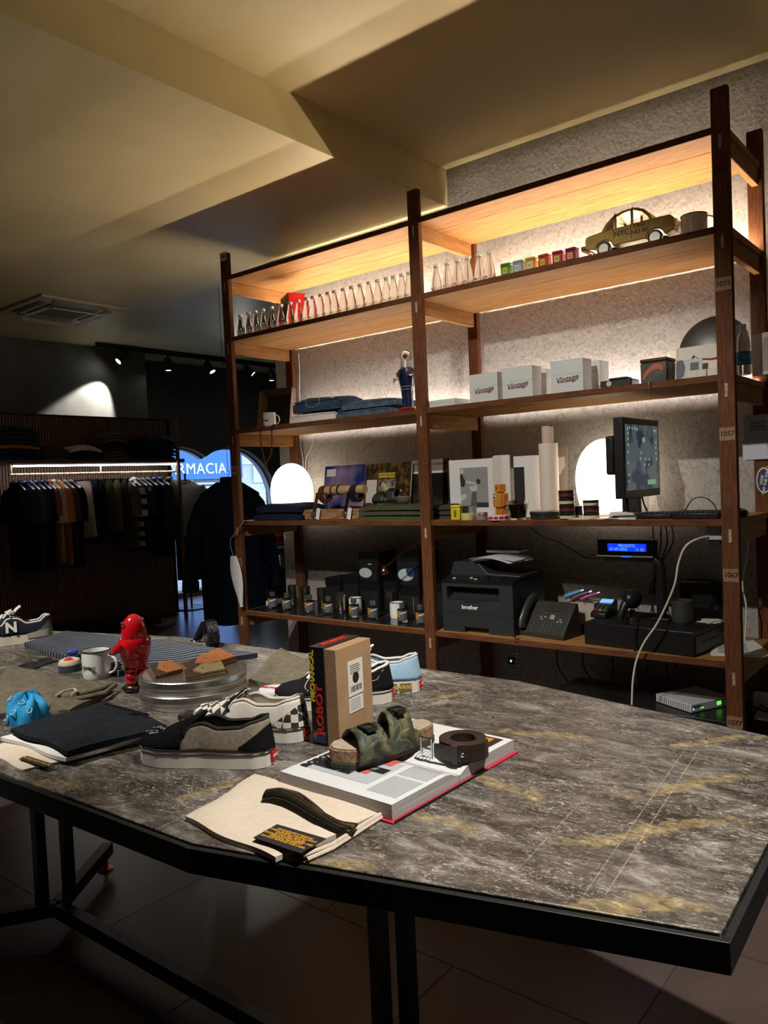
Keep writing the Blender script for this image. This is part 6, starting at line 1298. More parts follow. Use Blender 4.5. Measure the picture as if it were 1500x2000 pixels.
BKS=suede('black_suede',(.0065,.0065,.0075)); TAU=suede('taupe_suede',(.17,.145,.115)); BKC=mat('black_canvas',(.009,.009,.011),.9,spec=.08,bump=.2,bs=300); WHC=mat('white_leather',(.60,.57,.52),.55); SKY=mat('sky_canvas',(.25,.40,.55),.8,c2=(.29,.44,.59),ns=200,bump=.15,bs=400)
def checker():
    m=bpy.data.materials.new('checker_canvas'); m.use_nodes=True; t=m.node_tree; b=t.nodes['Principled BSDF']; c=t.nodes.new('ShaderNodeTexChecker'); tc=t.nodes.new('ShaderNodeTexCoord'); mp=t.nodes.new('ShaderNodeMapping'); mp.inputs['Rotation'].default_value=(R(6),R(8),R(45)); c.inputs['Scale'].default_value=62
    c.inputs['Color1'].default_value=(.012,.012,.014,1); c.inputs['Color2'].default_value=(.54,.51,.46,1); t.links.new(tc.outputs['Object'],mp.inputs[0]); t.links.new(mp.outputs[0],c.inputs[0]); t.links.new(c.outputs[0],b.inputs['Base Color']); b.inputs['Roughness'].default_value=.8; return m
CHK=checker()
s1,vf,wl,k,L=shoe('slip_on_shoe','black and taupe suede slip-on shoe with white sole at the table front',(537,1492),(296,1478),TAU,BKS,BKS,lining=mat('dark_lining',(.012,.012,.013),.8))
q=MB()
for s_ in (-1,1):
    q.grid(lambda u,v:(lambda p:(p[0],p[1]*1.03,p[2]))(wl(.30+.24*u,s_,.1+.72*v*(.25+.75*u))),8,5)
q=MB(); q.tube([Vector(vf(.5+.38*cos(t),.02+.03*sin(t)))+Vector((0,0,.002)) for t in [pi*i/14 for i in range(15)]],.0035,6); q.build('gore_edge',BKC,s1)
EMBR=mat('white_embroidery',(.5,.46,.42),.7)
q=MB(); rnd=random.Random(4)
for i in range(26):
    u=.30+.4*rnd.random(); v=.55+.38*rnd.random(); p=Vector(vf(u,v))+Vector((0,0,.002)); d_=Vector((rnd.uniform(-.012,.012),rnd.uniform(-.006,.006),-.001)); q.tube([p,p+d_*.5+Vector((0,0,.0008)),p+d_],.0006,4)
q.build('flame_embroidery',EMBR,s1)
s2,vf,wl,k,L=shoe('slip_on_shoe','black and white checkerboard slip-on shoe behind the suede one',(601,1445),(385,1420),WHC,CHK,CHK,lining=mat('cream_lining',(.5,.46,.40),.8))
q=MB(); q.tube([Vector(vf(.5+.40*cos(t),.02+.05*sin(t)))+Vector((0,0,.002)) for t in [pi*i/14 for i in range(15)]],.0035,6); q.build('gore_edge',BKC,s2)
s3,vf,wl,k,L=shoe('lace_up_shoe','black canvas lace-up shoe with white laces standing behind the robot carton',(769,1366),(520,1382),BKC,BKC,None,lining=mat('white_lining',(.6,.58,.55),.8))
def laces(o,vf,n,m,v0=.06,v1=.42):
    q=MB()
    for i in range(n):
        v=v0+(v1-v0)*i/(n-1); q.tube([Vector(vf(.30+.4*j/6,v))+Vector((0,0,.005)) for j in range(7)],.0036,6)
    p=Vector(vf(.5,v0)); q.tube([p+Vector((0,0,.006)),p+Vector((-.02,.025,.014)),p+Vector((-.005,.042,.004)),p+Vector((.002,.01,.008))],.0032,6); q.tube([p+Vector((0,0,.006)),p+Vector((-.015,-.025,.014)),p+Vector((.005,-.042,.004)),p+Vector((.002,-.01,.008))],.0032,6)
    q.build('laces',m,o)
LAC=mat('white_lace',(.70,.69,.66),.8,bump=.3,bs=400)
laces(s3,vf,5,LAC)
q=MB()
for e in (0,.006): q.tube([Vector(vf(.5+.46*cos(t),.40+e+.18*sin(t)**2*0+.0))+Vector((0,0,.0018)) for t in [pi*i/16 for i in range(17)]],.0007,4)
q.build('stitching',STI,s3)
q=MB(); q.tube([Vector(wl(t,1,.55+.3*(t<.1)))+Vector((0,.0022,0)) for t in (.02,.08,.14,.2,.3)],.0008,4); q.build('quarter_stitching',STI,s3)
s4_,vf,wl,k,L=shoe('lace_up_shoe','pale blue canvas shoe with gold patch on its white sole',(824,1348),(640,1345),SKY,SKY,None,lining=mat('grey_lining',(.42,.43,.42),.8),line=False)
g=MB()
PT=mat('gold_patch',(.16,.11,.03),.6)
for i,(t0,s_,tx) in enumerate(((.07,1,'VANS'),(.19,1,'JEANS'))):
    pa_=Vector(wl(t0,-s_,0)); pb_=Vector(wl(t0+.10,-s_,0)); h_=.026
    for sgn in (1,-1):
        pa_=Vector(wl(t0,sgn,0)); pb_=Vector(wl(t0+.10,sgn,0)); dd=(pb_-pa_); dd.z=0; nn=Vector((-dd.y,dd.x,0)).normalized()*sgn*(1); off=nn*.0042
        q=MB(); q.add([pa_+off+Vector((0,0,-.028)),pb_+off+Vector((0,0,-.028)),pb_+off+Vector((0,0,-.006)),pa_+off+Vector((0,0,-.006))],[(0,1,2,3) if sgn<0 else (3,2,1,0)]); g=q.build('sole_patch',PT,s4_,0)
        ang_=math.atan2(dd.y,dd.x); mid_=(pa_+pb_)/2+off*1.12; text('lettering',tx,.014,mat('patch_gold',(.55,.38,.10),.5),s4_,(mid_.x,mid_.y,.017),(R(90),0,ang_ if sgn<0 else ang_+pi),bold=.0004)
laces(s4_,vf,4,LAC)
# running shoe
NVS=suede('navy_suede',(.014,.019,.028)); GYS=suede('grey_suede',(.09,.09,.085)); 
s5_,vf,wl,k,L=shoe('running_shoe','navy suede running shoe with white letter and cream sole',(104,1246),(-70,1268),NVS,NVS,GYS,L=.30,sole_h=.036,solem=mat('cream_sole',(.62,.58,.47),.55),lining=mat('white_mesh',(.62,.61,.58),.8),line=False,tab=False,
   collar=[(0,.050),(.06,.051),(.16,.036),(.3,.034),(.42,.054),(.52,.056),(.60,.034)],vamp=[(.46,.072),(.55,.064),(.68,.046),(.82,.034),(.93,.026),(1,.012)])
for sgn in (1,-1):
    pm=Vector(wl(.50,sgn,.38)); text('letter_mark','N',.052,RUB,s5_,(pm.x-.004,pm.y+sgn*.0065,pm.z+.006),(R(78),0,R(180) if sgn>0 else 0),bold=.0022,ext=.001)
    q=MB(); q.grid(lambda u,v:(lambda p:(p[0],p[1]+sgn*.004,.018+.030*v*(1-.4*u)))(wl(.01+.30*u,sgn,0)),10,3); q.build('sole_insert',mat('grey_insert',(.36,.34,.29),.6),s5_)
laces(s5_,vf,5,LAC,.10,.5)
q=MB(); q.tube([Vector(vf(.5,.0))+Vector((-.002,0,-.004)),Vector(vf(.5,.0))+Vector((-.016,0,.012)),Vector(vf(.5,.0))+Vector((-.03,0,.022))],[.022,.024,.018],10,flat=.005); q.build('tongue',mat('white_mesh',(.62,.61,.58),.8),s5_)
# ---- clothes lying flat -----------------------------------------------
def stripes():
    m=bpy.data.materials.new('pinstripe_denim'); m.use_nodes=True; t=m.node_tree; b=t.nodes['Principled BSDF']; w_=t.nodes.new('ShaderNodeTexWave'); tc=t.nodes.new('ShaderNodeTexCoord'); mp=t.nodes.new('ShaderNodeMapping'); mp.inputs['Rotation'].default_value=(0,0,R(28)); w_.inputs['Scale'].default_value=14; w_.inputs['Distortion'].default_value=.6; w_.inputs['Detail'].default_value=1; w_.inputs['Detail Scale'].default_value=.5
    r=t.nodes.new('ShaderNodeValToRGB'); e=r.color_ramp.elements; e[0].position=.93; e[0].color=(.010,.017,.034,1); e[1].position=.98; e[1].color=(.30,.33,.37,1); t.links.new(tc.outputs['Object'],mp.inputs[0]); t.links.new(mp.outputs[0],w_.inputs[0]); t.links.new(w_.outputs[0],r.inputs[0]); t.links.new(r.outputs[0],b.inputs['Base Color']); b.inputs['Roughness'].default_value=.9; return m
STRM=stripes()
quad_cloth('striped_trousers','navy pinstriped denim garment lying folded at the table back','clothes',[(46,1264),(236,1322),(505,1285),(128,1240)],STRM,.026,.009,34,20,seed=3,amp2=.6)
OLF=mat('olive_canvas',(.095,.083,.058),.9,spec=.1,c2=(.135,.12,.09),ns=60,bump=.15,bs=200)
o,c,P=quad_cloth('olive_overshirt','olive canvas garment spread behind the folded black tee','clothes',[(-70,1408),(140,1396),(224,1352),(20,1306)],OLF,.020,.012,30,22,seed=11,amp2=.5)
q=MB()
for (pts,r) in (([(90,1398),(120,1384),(160,1378),(205,1368),(226,1352)],.008),([(85,1392),(112,1378),(150,1372),(195,1360),(218,1350)],.008)): q.tube([tp(a_,b_,ZQ)-c+Vector((0,0,.020)) for a_,b_ in pts],r,7,flat=.006)
q.build('shoulder_strap',OLF,o)
q=MB(); q.tube([tp(a_,b_,ZQ)-c+Vector((0,0,.030)) for a_,b_ in ((110,1382),(125,1372),(145,1367),(152,1372),(140,1380))],.003,6); q.build('drawstring',mat('cream_cord',(.45,.40,.28),.8),o)
quad_cloth('olive_tee','olive grey tee folded behind the laced black shoe','clothes',[(484,1334),(612,1352),(622,1306),(545,1270)],OLF,.014,.006,24,18,seed=8)
cN,PN=None,None
o,c,P=quad_cloth('tote_bag','cream cotton tote bag under the white tee with black label','bag',[(-40,1470),(50,1507),(310,1442),(150,1405)],mat('cream_cotton',(.54,.47,.39),.95,spec=.1,c2=(.58,.51,.43),ns=90,bump=.15,bs=300),.0065,.002,24,18,seed=5)
LBK2=mat('woven_black',(.010,.011,.014),.8); LOR=mat('woven_orange',(.50,.26,.03),.7)
def woven_label(o,c,px,rows,z,size):
    Q=[tp(a_,b_,z)-c for a_,b_ in px]; Q=[Vector((v.x,v.y,z-o.location.z)) for v in Q]; q=MB(); q.add([v for v in Q]+[v+Vector((0,0,.0012)) for v in Q],[(3,2,1,0),(4,5,6,7),(0,1,5,4),(1,2,6,5),(2,3,7,6),(3,0,4,7)]); l=fixn(q.build('woven_label',LBK2,o))
    ex=(Q[1]-Q[0]+Q[2]-Q[3]); an=math.atan2(ex.y,ex.x); mid=sum(Q,Vector())/4; text('lettering',rows,size,LOR,l,(mid.x,mid.y,mid.z+.0016),(0,0,an),bold=.0002,ly=.85)
woven_label(o,c,[(37,1483),(88,1499),(107,1494),(52,1477)],'VINTAGE FIFTY FIVE INC',ZQ+.0095,.0095)
quad_cloth('white_tee','white tee folded between the black tee and the tote','clothes',[(6,1441),(130,1484),(328,1424),(205,1388)],mat('white_jersey',(.62,.62,.62),.9,bump=.1,bs=300),.014,.003,24,18,z=ZQ+.0080,seed=6,zq=ZT+.014)
o,c,P=quad_cloth('black_tee','black charcoal tee folded on top of the white one','clothes',[(18,1425),(134,1468),(331,1418),(206,1371)],mat('black_jersey',(.011,.014,.017),.95,spec=.05,c2=(.016,.020,.024),ns=80,bump=.15,bs=300),.016,.005,28,20,z=ZQ+.0225,seed=9,zq=ZT+.030)
q=MB(); q.tube([tp(a_,b_,ZQ+.041)-Vector((c.x,c.y,ZQ+.0225)) for a_,b_ in ((190,1380),(205,1388),(240,1394),(290,1396),(240,1382),(205,1374))],.0022,5); q.build('neck_rib',MATS['black_jersey'],o)
BAN=mat('blue_bandana',(.012,.26,.55),.8,c2=(.015,.30,.62),ns=20); pbn=tp(55,1408); o=thing('bandana','bright blue paisley bandana crumpled beside the black tee','bandana',(pbn.x,pbn.y,ZQ))
r0=px2m(42,pbn)
def bf(u,v):
    a_=2*pi*u; rr=r0*(1-.12*sin(5*a_+1)-.05*sin(9*a_))*sin(pi*.5*min(1,v*1.0))**.8; zz=.062*cos(pi*.5*v)**.6*(1+.25*sin(3*a_+2)*v+.15*sin(7*a_+5*v)); return (rr*cos(a_)*1.05,rr*sin(a_)*.85,max(0,zz))
mb=MB(); mb.grid(bf,44,16,True); mb.build('crumpled_cloth',BAN,o,70)
q=MB()
for (u,v) in ((.70,.5),(.78,.75),(.86,.45),(.62,.8),(.93,.8),(.74,.9)):
    p=Vector(bf(u,v)); nrm_=Vector((p.x,p.y,.03)).normalized(); t1=nrm_.orthogonal().normalized(); t2=nrm_.cross(t1); q.tube([p+nrm_*.0012+t1*.007*cos(a_)+t2*.0045*sin(a_) for a_ in [2*pi*i/12 for i in range(12)]],.0009,4,True)
q.build('paisley_print',WHITE,o)
# ---- tins, mug, strap -------------------------------------------------
p=tp(141,1299); o=thing('blue_tin','small blue lidded tin on the pinstriped garment edge','tin',(p.x,p.y+.004,ZQ),R(-30)); k=px2m(27,p); TBL=mat('tin_blue',(.03,.06,.28),.3,.2)
MB().box(-k*.5,k*.5,-k*.35,k*.35,0,k*.80).build('body',TBL,o,bevel=.003); MB().box(-k*.53,k*.53,-k*.38,k*.38,k*.80,k*1.12).build('lid',TBL,o,bevel=.004); MB().cyl((k*.1,-k*.351,k*.22),k*.16,.001,12,'Y').build('round_print',PAP,o); MB().box(-k*.47,-k*.3,-k*.3515,-k*.34,k*.1,k*.6).build('side_print',YEL,o)
p=tp(137,1310); k=px2m(21,p); o=thing('striped_tin','round tin with red white and navy painted lid beside the mug','tin',(p.x,p.y,ZQ)); MB().lathe([(.001,0),(k,0),(k*1.02,.003),(k*1.02,.020),(.001,.020)],n=26).build('base',mat('tin_lilac',(.09,.09,.13),.35,.4),o)
LDM=mat('painted_lid',(.6,.53,.40),.35,coat=.4); MB().lathe([(k*1.02,.0205),(k*1.03,.026),(k*.9,.035),(k*.5,.040),(.001,.041)],n=26).build('lid',LDM,o)
q=MB(); q.grid(lambda u,v:(k*(.15+.75*v)*cos(R(-70)+R(70)*u),k*(.15+.75*v)*sin(R(-70)+R(70)*u),.0425-.008*v*v),8,5); q.build('red_print',RT_,o); q=MB(); q.grid(lambda u,v:(k*(.3+.6*v)*cos(R(-150)+R(25)*u),k*(.3+.6*v)*sin(R(-150)+R(25)*u),.0425-.0075*v*v),6,5); q.build('navy_print',NVP,o)
p=tp(190,1322); k=px2m(27,p); mug('white enamel mug with dark rim and script logo on the table',(p.x,p.y,ZQ),k*1.95,k,R(22),ENW,RIM,'Vintage',R(-88),ts=k*.42)
o,c,P=quad_cloth('leather_strap','black leather strap lying flat behind the olive garment','strap',[(36,1302),(52,1312),(112,1292),(92,1285)],LBK,.005,.002,14,6,seed=2,part='strap')
q=MB(); q.add([v-c+Vector((0,0,.0085)) for v in (tp(62,1297),tp(74,1298),tp(72,1292),tp(64,1292))],[(0,1,2,3)]); q.build('buckle',mat('dull_metal',(.3,.29,.26),.4,.8),o)
# ---- red robot ----------------------------------------------------------
RR=mat('toy_red',(.50,.006,.012),.18,coat=.8); p=tp(268,1349); k=px2m(150,p)/.2
rb_=thing('toy_robot','glossy red tin toy robot with bullet head and black feet','toy robot',(p.x,p.y,ZQ),R(-82))
for s_ in (-1,1):
    MB().ell((s_*.019*k,-.004*k,.011*k),.017*k,.025*k,.011*k).build('foot',mat('toy_black',(.012,.012,.012),.3,coat=.4),rb_)
    q=MB()
    for j,(z_,r_) in enumerate(((.027,.014),(.043,.0155),(.060,.017))): q.ell((s_*.017*k,0,z_*k),r_*k,r_*k,.0105*k,16,8)
    q.build('leg',RR,rb_)
MB().lathe([(a_*k,b_*k) for a_,b_ in [(.001,.066),(.030,.066),(.034,.072),(.036,.086),(.041,.095),(.044,.118),(.043,.132),(.038,.140),(.001,.142)]],n=28,sy=.85).build('torso',RR,rb_)
MB().lathe([(.0365*k,.087*k),(.038*k,.088*k),(.0365*k,.089*k)],n=28,sy=.86,cap=False).build('waist_seam',mat('seam_red',(.2,.005,.008),.4),rb_)
MB().lathe([(a_*k,b_*k) for a_,b_ in [(.033,.141),(.034,.145),(.031,.168),(.024,.187),(.012,.198),(.001,.201)]],n=28,sy=.9).build('head',RR,rb_)
for s_ in (-1,1):
    q=MB(); q.tube([(s_*.040*k,0,.128*k),(s_*.050*k,-.010*k,.116*k),(s_*.048*k,-.026*k,.106*k)],[.012*k,.011*k,.008*k],12); a2=q.build('arm',RR,rb_); q=MB(); q.tube([(s_*.048*k,-.026*k,.106*k),(s_*.048*k,-.037*k,.104*k)],.005*k,8); q.build('hand',TB,a2)
    q=MB(); q.tube([(s_*.032*k,-.004*k+.006*k*cos(t),.178*k+.006*k*sin(t)) for t in [2*pi*i/12 for i in range(12)]],.0015*k,5,True); q.build('ear_ring',CHR,rb_)
q=MB(); q.box(-.042*k,-.033*k,-.008*k,.0,.146*k,.158*k); q.build('side_tab',RR,rb_)
# ---- film cans and wallets ---------------------------------------------
CANM=mat('film_can_steel',(.66,.64,.60),.33,1,c2=(.50,.48,.44),ns=7,nd=5)
pl_=tp(276,1372); pr_=tp(484,1362); pc_=(pl_+pr_)/2; rc=(pr_-pl_).length/2; cen=tp(380,1362); hcan=px2m(54,cen)/2
for i in range(2):
    o=thing('film_can',['lower steel film can carrying another under the wallets','upper steel film can with leather wallets on it'][i],'film can',(cen.x,cen.y,ZQ+i*hcan)); h=hcan*.995
    MB().lathe([(.001,0),(rc*.97,0),(rc*.985,.003),(rc*.985,h*.5),(.001,h*.5)],n=56).build('base',CANM,o); MB().lathe([(rc,h*.40),(rc,h*.45),(rc*1.006,h*.5),(rc,h*.55),(rc,h*.93),(rc*.985,h*.985),(rc*.93,h*.99),(rc*.91,h*.95),(.001,h*.95)],n=56).build('lid',CANM,o)
ZC=ZQ+2*hcan*.995-.003*0+.0003
BRS_=suede('tan_suede',(.22,.088,.034)); OLS_=suede('olive_suede',(.16,.125,.065)); DKL=mat('dark_edge',(.03,.018,.012),.6)
zl_=ZQ+hcan+hcan*.995*.95+.0006
def wallet(lab,px,m,m2,h=.012):
    P=[tp(a_,b_,zl_) for a_,b_ in px]; c=sum(P,Vector())/4; o=thing('leather_wallet',lab,'wallet',(c.x,c.y,zl_)); Q=[(v-c) for v in P]
    q=MB(); q.prism([tuple(v[:2]) for v in Q],0,h*.55); q.build('back_leaf',m,o,bevel=.001); q=MB(); q.prism([tuple(v[:2]) for v in Q],h*.551,h*.62); q.build('inner_leaf',DKL,o)
    e0,e1=Q[3],Q[2]; f=[e0,e1,e1*.45+Q[1]*.55,(Q[0]+Q[1])*.5*.8+(e0+e1)*.5*.2,e0*.45+Q[0]*.55]; q=MB(); q.prism([tuple(v[:2]) for v in f],h*.63,h); q.build('flap',m2,o,bevel=.001)
    s_=(Q[0]+Q[1])*.5*.55+(e0+e1)*.5*.45; q=MB(); q.ell((s_.x,s_.y,h+.001),.0042,.0042,.0018,12,6); q.build('snap_button',CHR,o)
wallet('small tan suede wallet with snap on the film can',[(291,1304),(303,1326),(357,1313),(335,1295)],BRS_,BRS_,.010)
wallet('larger tan suede wallet behind the olive one',[(356,1303),(372,1318),(462,1292),(428,1276)],BRS_,BRS_,.016)
zl_+=.0
wallet('olive suede wallet with snap in front of the tan one',[(359,1314),(363,1331),(441,1316),(432,1299)],OLS_,OLS_,.014)
# ---- belt coil at the back ----------------------------------------------
def spiral_belt(o,name,r0,r1,turns,w_,m,th=.0035,axis='Z',n=140,c=(0,0,0)):
    vs=[];fs=[]
    for i in range(n+1):
        t=i/n; a_=2*pi*turns*t; r=r0+(r1-r0)*t
        for rr in (r-th/2,r+th/2):
            for zz in (0,w_):
                p=(rr*cos(a_),rr*sin(a_),zz) if axis=='Z' else (rr*cos(a_),zz,rr*sin(a_)); vs.append((p[0]+c[0],p[1]+c[1],p[2]+c[2]))
    for i in range(n):
        b=4*i; e=4*i+4
        fs+=[(b,e,e+1,b+1),(b+3,e+3,e+2,b+2),(b+1,e+1,e+3,b+3),(b+2,e+2,e,b)]
    fs+=[(0,1,3,2),(4*n+2,4*n+3,4*n+1,4*n)]
    q=MB(); q.add(vs,fs); return fixn(q.build(name,m,o,40))
p=tp(404,1264); k=px2m(26,p); o=thing('studded_belt','black studded leather belt standing coiled at the table back','belt',(p.x,p.y,ZQ+k),R(-25)); spiral_belt(o,'coil',k*.45,k*.98,3,.036,LBK,.004,'Y')
q=MB(); q.tube([(-k*.1,.018,k*.97),(-k*1.0,.010,k*.75),(-k*1.8,0,-k*.1),(-k*2.6,-.005,-k*.85)],.018,8,flat=.003); q.build('loose_end',LBK,o); q=MB(); q.tube([(-k*2.75+.014*cos(t),-.01+.016*sin(t),-k*.92) for t in [2*pi*i/14 for i in range(14)]],.003,6,True); q.build('buckle',CHR,o)
q=MB()
for i in range(9): a_=R(20+40*i); q.ell((k*.99*cos(a_),.018,k*.99*sin(a_)),.003,.003,.003,8,5)
q.build('stud',CHR,o)
# ---- small round tins -----------------------------------------------------
p=tp(377,1421); k=px2m(34,p); o=thing('picture_tin','dark round tin with a picture lid beside the film cans','tin',(p.x,p.y,ZQ)); MB().lathe([(.001,0),(k*.98,0),(k,.003),(k,.016),(.001,.016)],n=30,sy=.72).build('base',mat('tin_brown',(.03,.02,.016),.3,.4),o); MB().lathe([(k*1.01,.0162),(k*1.02,.026),(k*.92,.031),(.001,.032)],n=30,sy=.72).build('lid',mat('picture_lid',(.012,.011,.012),.2,c2=(.30,.10,.05),ns=34,nd=3,lo=.5,hi=.72,coat=.6),o); q=MB(); q.tube([(k*1.02*cos(t),k*.735*sin(t),.0185) for t in [2*pi*i/30 for i in range(30)]],.0018,5,True); q.build('rim',HUB,o)
p=tp(530,1372); k=px2m(28,p); o=thing('printed_tin','round navy tin with white lid printed in red letters','tin',(p.x-.005,p.y+.012,ZQ)); MB().lathe([(.001,0),(k*.98,0),(k,.003),(k,.020),(.001,.020)],n=30).build('base',mat('tin_navy',(.012,.02,.05),.3,.3),o); MB().lathe([(k*1.01,.0202),(k*1.02,.029),(k*.95,.033),(.001,.034)],n=30).build('lid',mat('tin_white_lid',(.55,.57,.60),.3),o); text('lettering','HAWAII',k*.50,RT_,o,(0,-k*.1,.0345),(0,0,R(12)),bold=.0006)
# ---- robot carton -----------------------------------------------------------
K=tp(664,1462); Lp=tp(612,1453); d1=(Lp-K); d1.z=0; dep=d1.length; rz=math.atan2(-d1.y,-d1.x)-pi/2   # local +x is the tan face direction
# local frame: -y... left face runs along d1 from K; tan face runs perpendicular
ux=Vector((-d1.y,d1.x,0)).normalized()
if ux.dot(CR)<0: ux=-ux
rz=math.atan2(ux.y,ux.x)
def wid():
    best=(9e9,0)
    for i in range(20,300):
        w_=i*.001; v=K+ux*w_-CAM; X_=750+F*v.dot(CR)/v.dot(CF)
        if abs(X_-731)<best[0]: best=(abs(X_-731),w_)
    return best[1]
BWd=wid(); BH=px2m(196,K); sgn=1 if Vector((-ux.y,ux.x,0)).dot(d1)>0 else -1
KRA=mat('kraft_card',(.31,.195,.105),.8,c2=(.35,.225,.122),ns=14,bump=.05,bs=100); BXB=mat('box_black_print',(.008,.008,.010),.35)
bx_=thing('robot_carton','upright kraft carton with black printed side panel behind the sandal','box',(K.x,K.y,ZQ),rz); ks=.44
MB().box(0,BWd,0,dep*ks,0,BH*.985).build('kraft_tray',KRA,bx_,bevel=.001)
MB().box(-.0015,BWd+.0015,dep*ks,dep,0,BH).build('printed_lid',BXB,bx_,bevel=.001)
tx=-.0022
text('lettering','MECHANICAL',dep*.26,mat('print_yellow',(.62,.52,.02),.5),bx_,(tx,dep*.86,BH*.74),(R(90),R(-90),R(-90)),bold=.0005,sx=1.05,shear=.15) if False else None
def side_text(s,size,m,yy,zc,sx_=1):   # letters run up the left face
    t=text('lettering',s,size,m,bx_,(tx,yy,zc),(0,0,0),bold=.0006,sx=sx_)
    M=Matrix(((0,0,-1,0),(0,-1,0,0),(-1,0,0,0),(0,0,0,1))).transposed() if False else None
    # local x -> +z, local y -> +y (towards the back edge), normal -> -x
    m3=Matrix(((0,0,-1),(0,1,0),(1,0,0))); t.rotation_euler=m3.to_euler(); return t
side_text('MECHANICAL',dep*.22,mat('print_yellow',(.62,.52,.02),.5),dep*.90,BH*.70,1.15); side_text('ROBOT',dep*.34,mat('print_red',(.55,.02,.015),.5),dep*.66,BH*.36,1.35)
q=MB().box(-.0022,-.0014,dep*.50,dep*.96,BH*.03,BH*.14).build('picture_print',mat('robot_print',(.03,.05,.12),.5,c2=(.35,.14,.03),ns=60,lo=.55,hi=.65),bx_)
t=text('lettering','ROBOT',dep*.30,mat('print_red',(.55,.02,.015),.5),bx_,(BWd*.5,dep*.74,BH+.0006),(0,0,0),bold=.001,sx=1.3)
MB().box(BWd*.30,BWd*.72,-.0012,.0,BH*.46,BH*.82).build('white_sticker',PAP,bx_); MB().box(BWd*.30,BWd*.70,-.0012,.0,BH*.29,BH*.44).build('white_sticker',PAP,bx_)
for i in range(9): MB().box(BWd*(.36+.035*i),BWd*(.36+.035*i+.012+.006*(i%3)),-.0016,-.001,BH*.50,BH*.56).build('barcode_bar',INK,bx_)
for i in range(5): MB().box(BWd*.36,BWd*(.62+.02*(i%2)),-.0016,-.001,BH*(.77-.02*i),BH*(.775-.02*i)).build('print_line',INK,bx_)
MB().cyl((BWd*.51,-.0009,BH*.64),BWd*.09,.0008,16,'Y').build('logo_oval',INK,bx_)
for i in range(6): MB().box(BWd*.34,BWd*.62,-.0016,-.001,BH*(.42-.02*i),BH*(.424-.02*i)).build('print_line',mat('grey_print',(.2,.2,.21),.6),bx_)
# ---- open book --------------------------------------------------------------
ZPG=ZT+.030
A_,B_,C_,D_,E_=[tp(a_,b_,ZPG) for a_,b_ in ((538,1509),(765,1571),(893,1499),(1003,1442),(831,1406))]
ex=(D_-B_); ex.z=0; Wt=ex.length; ex.normalize(); ey=Vector((-ex.y,ex.x,0)); Ht=(A_-B_).dot(ey); gx=(C_-B_).dot(ex)/Wt
bk=thing('open_book','large open illustrated book carrying the camouflage sandal','book',(B_.x,B_.y,ZQ),math.atan2(ex.y,ex.x)); PGM=mat('page_gloss',(.60,.62,.65),.4); PGE=mat('page_edges',(.5,.49,.48),.8,c2=(.32,.30,.33),ns=3,stretch=(1,1,160)); RDC=mat('book_red',(.50,.02,.05),.5)
TPB=.0285
def pgz(x):
    g=gx*Wt; d_=abs(x-g); return TPB*(1-.45*math.exp(-(d_/.022)**2))*(1-.12*max(0,(x-g)/Wt))
def block(x0,x1,name):
    n=16; q=MB(); vs=[]; fs=[]
    for i in range(n+1):
        x=x0+(x1-x0)*i/n; z=pgz(x); vs+=[(x,0,.0035),(x,Ht,.0035),(x,Ht,z),(x,0,z)]
    for i in range(n):
        b=4*i; e=b+4; q.m=0
        fs+=[(b+3,e+3,e+2,b+2),(b,b+1,e+1,e),(b,e,e+3,b+3),(b+1,b+2,e+2,e+1)]
    fs+=[(0,3,2,1),(4*n,4*n+1,4*n+2,4*n+3)]; q.add(vs,fs); o=fixn(q.build(name,[PGM,PGE],bk,30))
    for p_ in o.data.polygons: p_.material_index=0 if p_.normal.z>.5 else 1
    return o
block(0,gx*Wt-.0008,'page_block'); block(gx*Wt+.0008,Wt,'page_block')
MB().box(-.006,gx*Wt,-.006,Ht+.006,0,.003).build('cover_board',RDC,bk,bevel=.0008); MB().box(gx*Wt,Wt+.006,-.006,Ht+.006,0,.003).build('cover_board',RDC,bk,bevel=.0008); MB().box(-.002,Wt*.72,-.0064,-.004,-.0002,.0034).build('cover_edge',FB,bk)
def page_print(u0,u1,v0,v1,m,name,dz=.0004):
    x0,x1=u0*gx*Wt,u1*gx*Wt; n=8; q=MB(); q.grid(lambda u,v:(x0+(x1-x0)*u,(v0+(v1-v0)*v)*Ht,pgz(x0+(x1-x0)*u)+dz),n,2); return q.build(name,m,bk,0)
page_print(.22,.97,.34,.96,mat('page_tint',(.40,.44,.48),.4),'picture_field'); page_print(.30,.66,.56,.90,mat('photo_black',(.015,.015,.017),.4,c2=(.25,.25,.26),ns=60,lo=.55,hi=.7),'black_photograph',.0008); page_print(.48,.60,.36,.50,MATS['photo_black'],'black_photograph',.0008)
PRD=mat('print_red_blocks',(.55,.10,.08),.5)
for u0,u1,v0,v1 in ((.50,.95,.51,.58),(.68,.95,.41,.48),(.40,.48,.46,.54)): page_print(u0,u1,v0,v1,PRD,'red_title',.0010)
def pt(u,v): return (u*gx*Wt,v*Ht,pgz(u*gx*Wt)+.0014)
text('heading','ROBOT MAN',Ht*.085,INK,bk,pt(.56,.925),bold=.0012); text('heading','AND ROBOT',Ht*.045,PAP,bk,pt(.72,.545),bold=.0005)
GP=mat('grey_print',(.2,.2,.21),.6); GPT=mat('text_grey',(.30,.32,.34),.6)
for i in range(13): page_print(.12,.52,.045+.019*i,.053+.019*i,GPT,'text_line',.0007); page_print(.56,.95,.045+.019*i,.053+.019*i,GPT,'text_line',.0007)
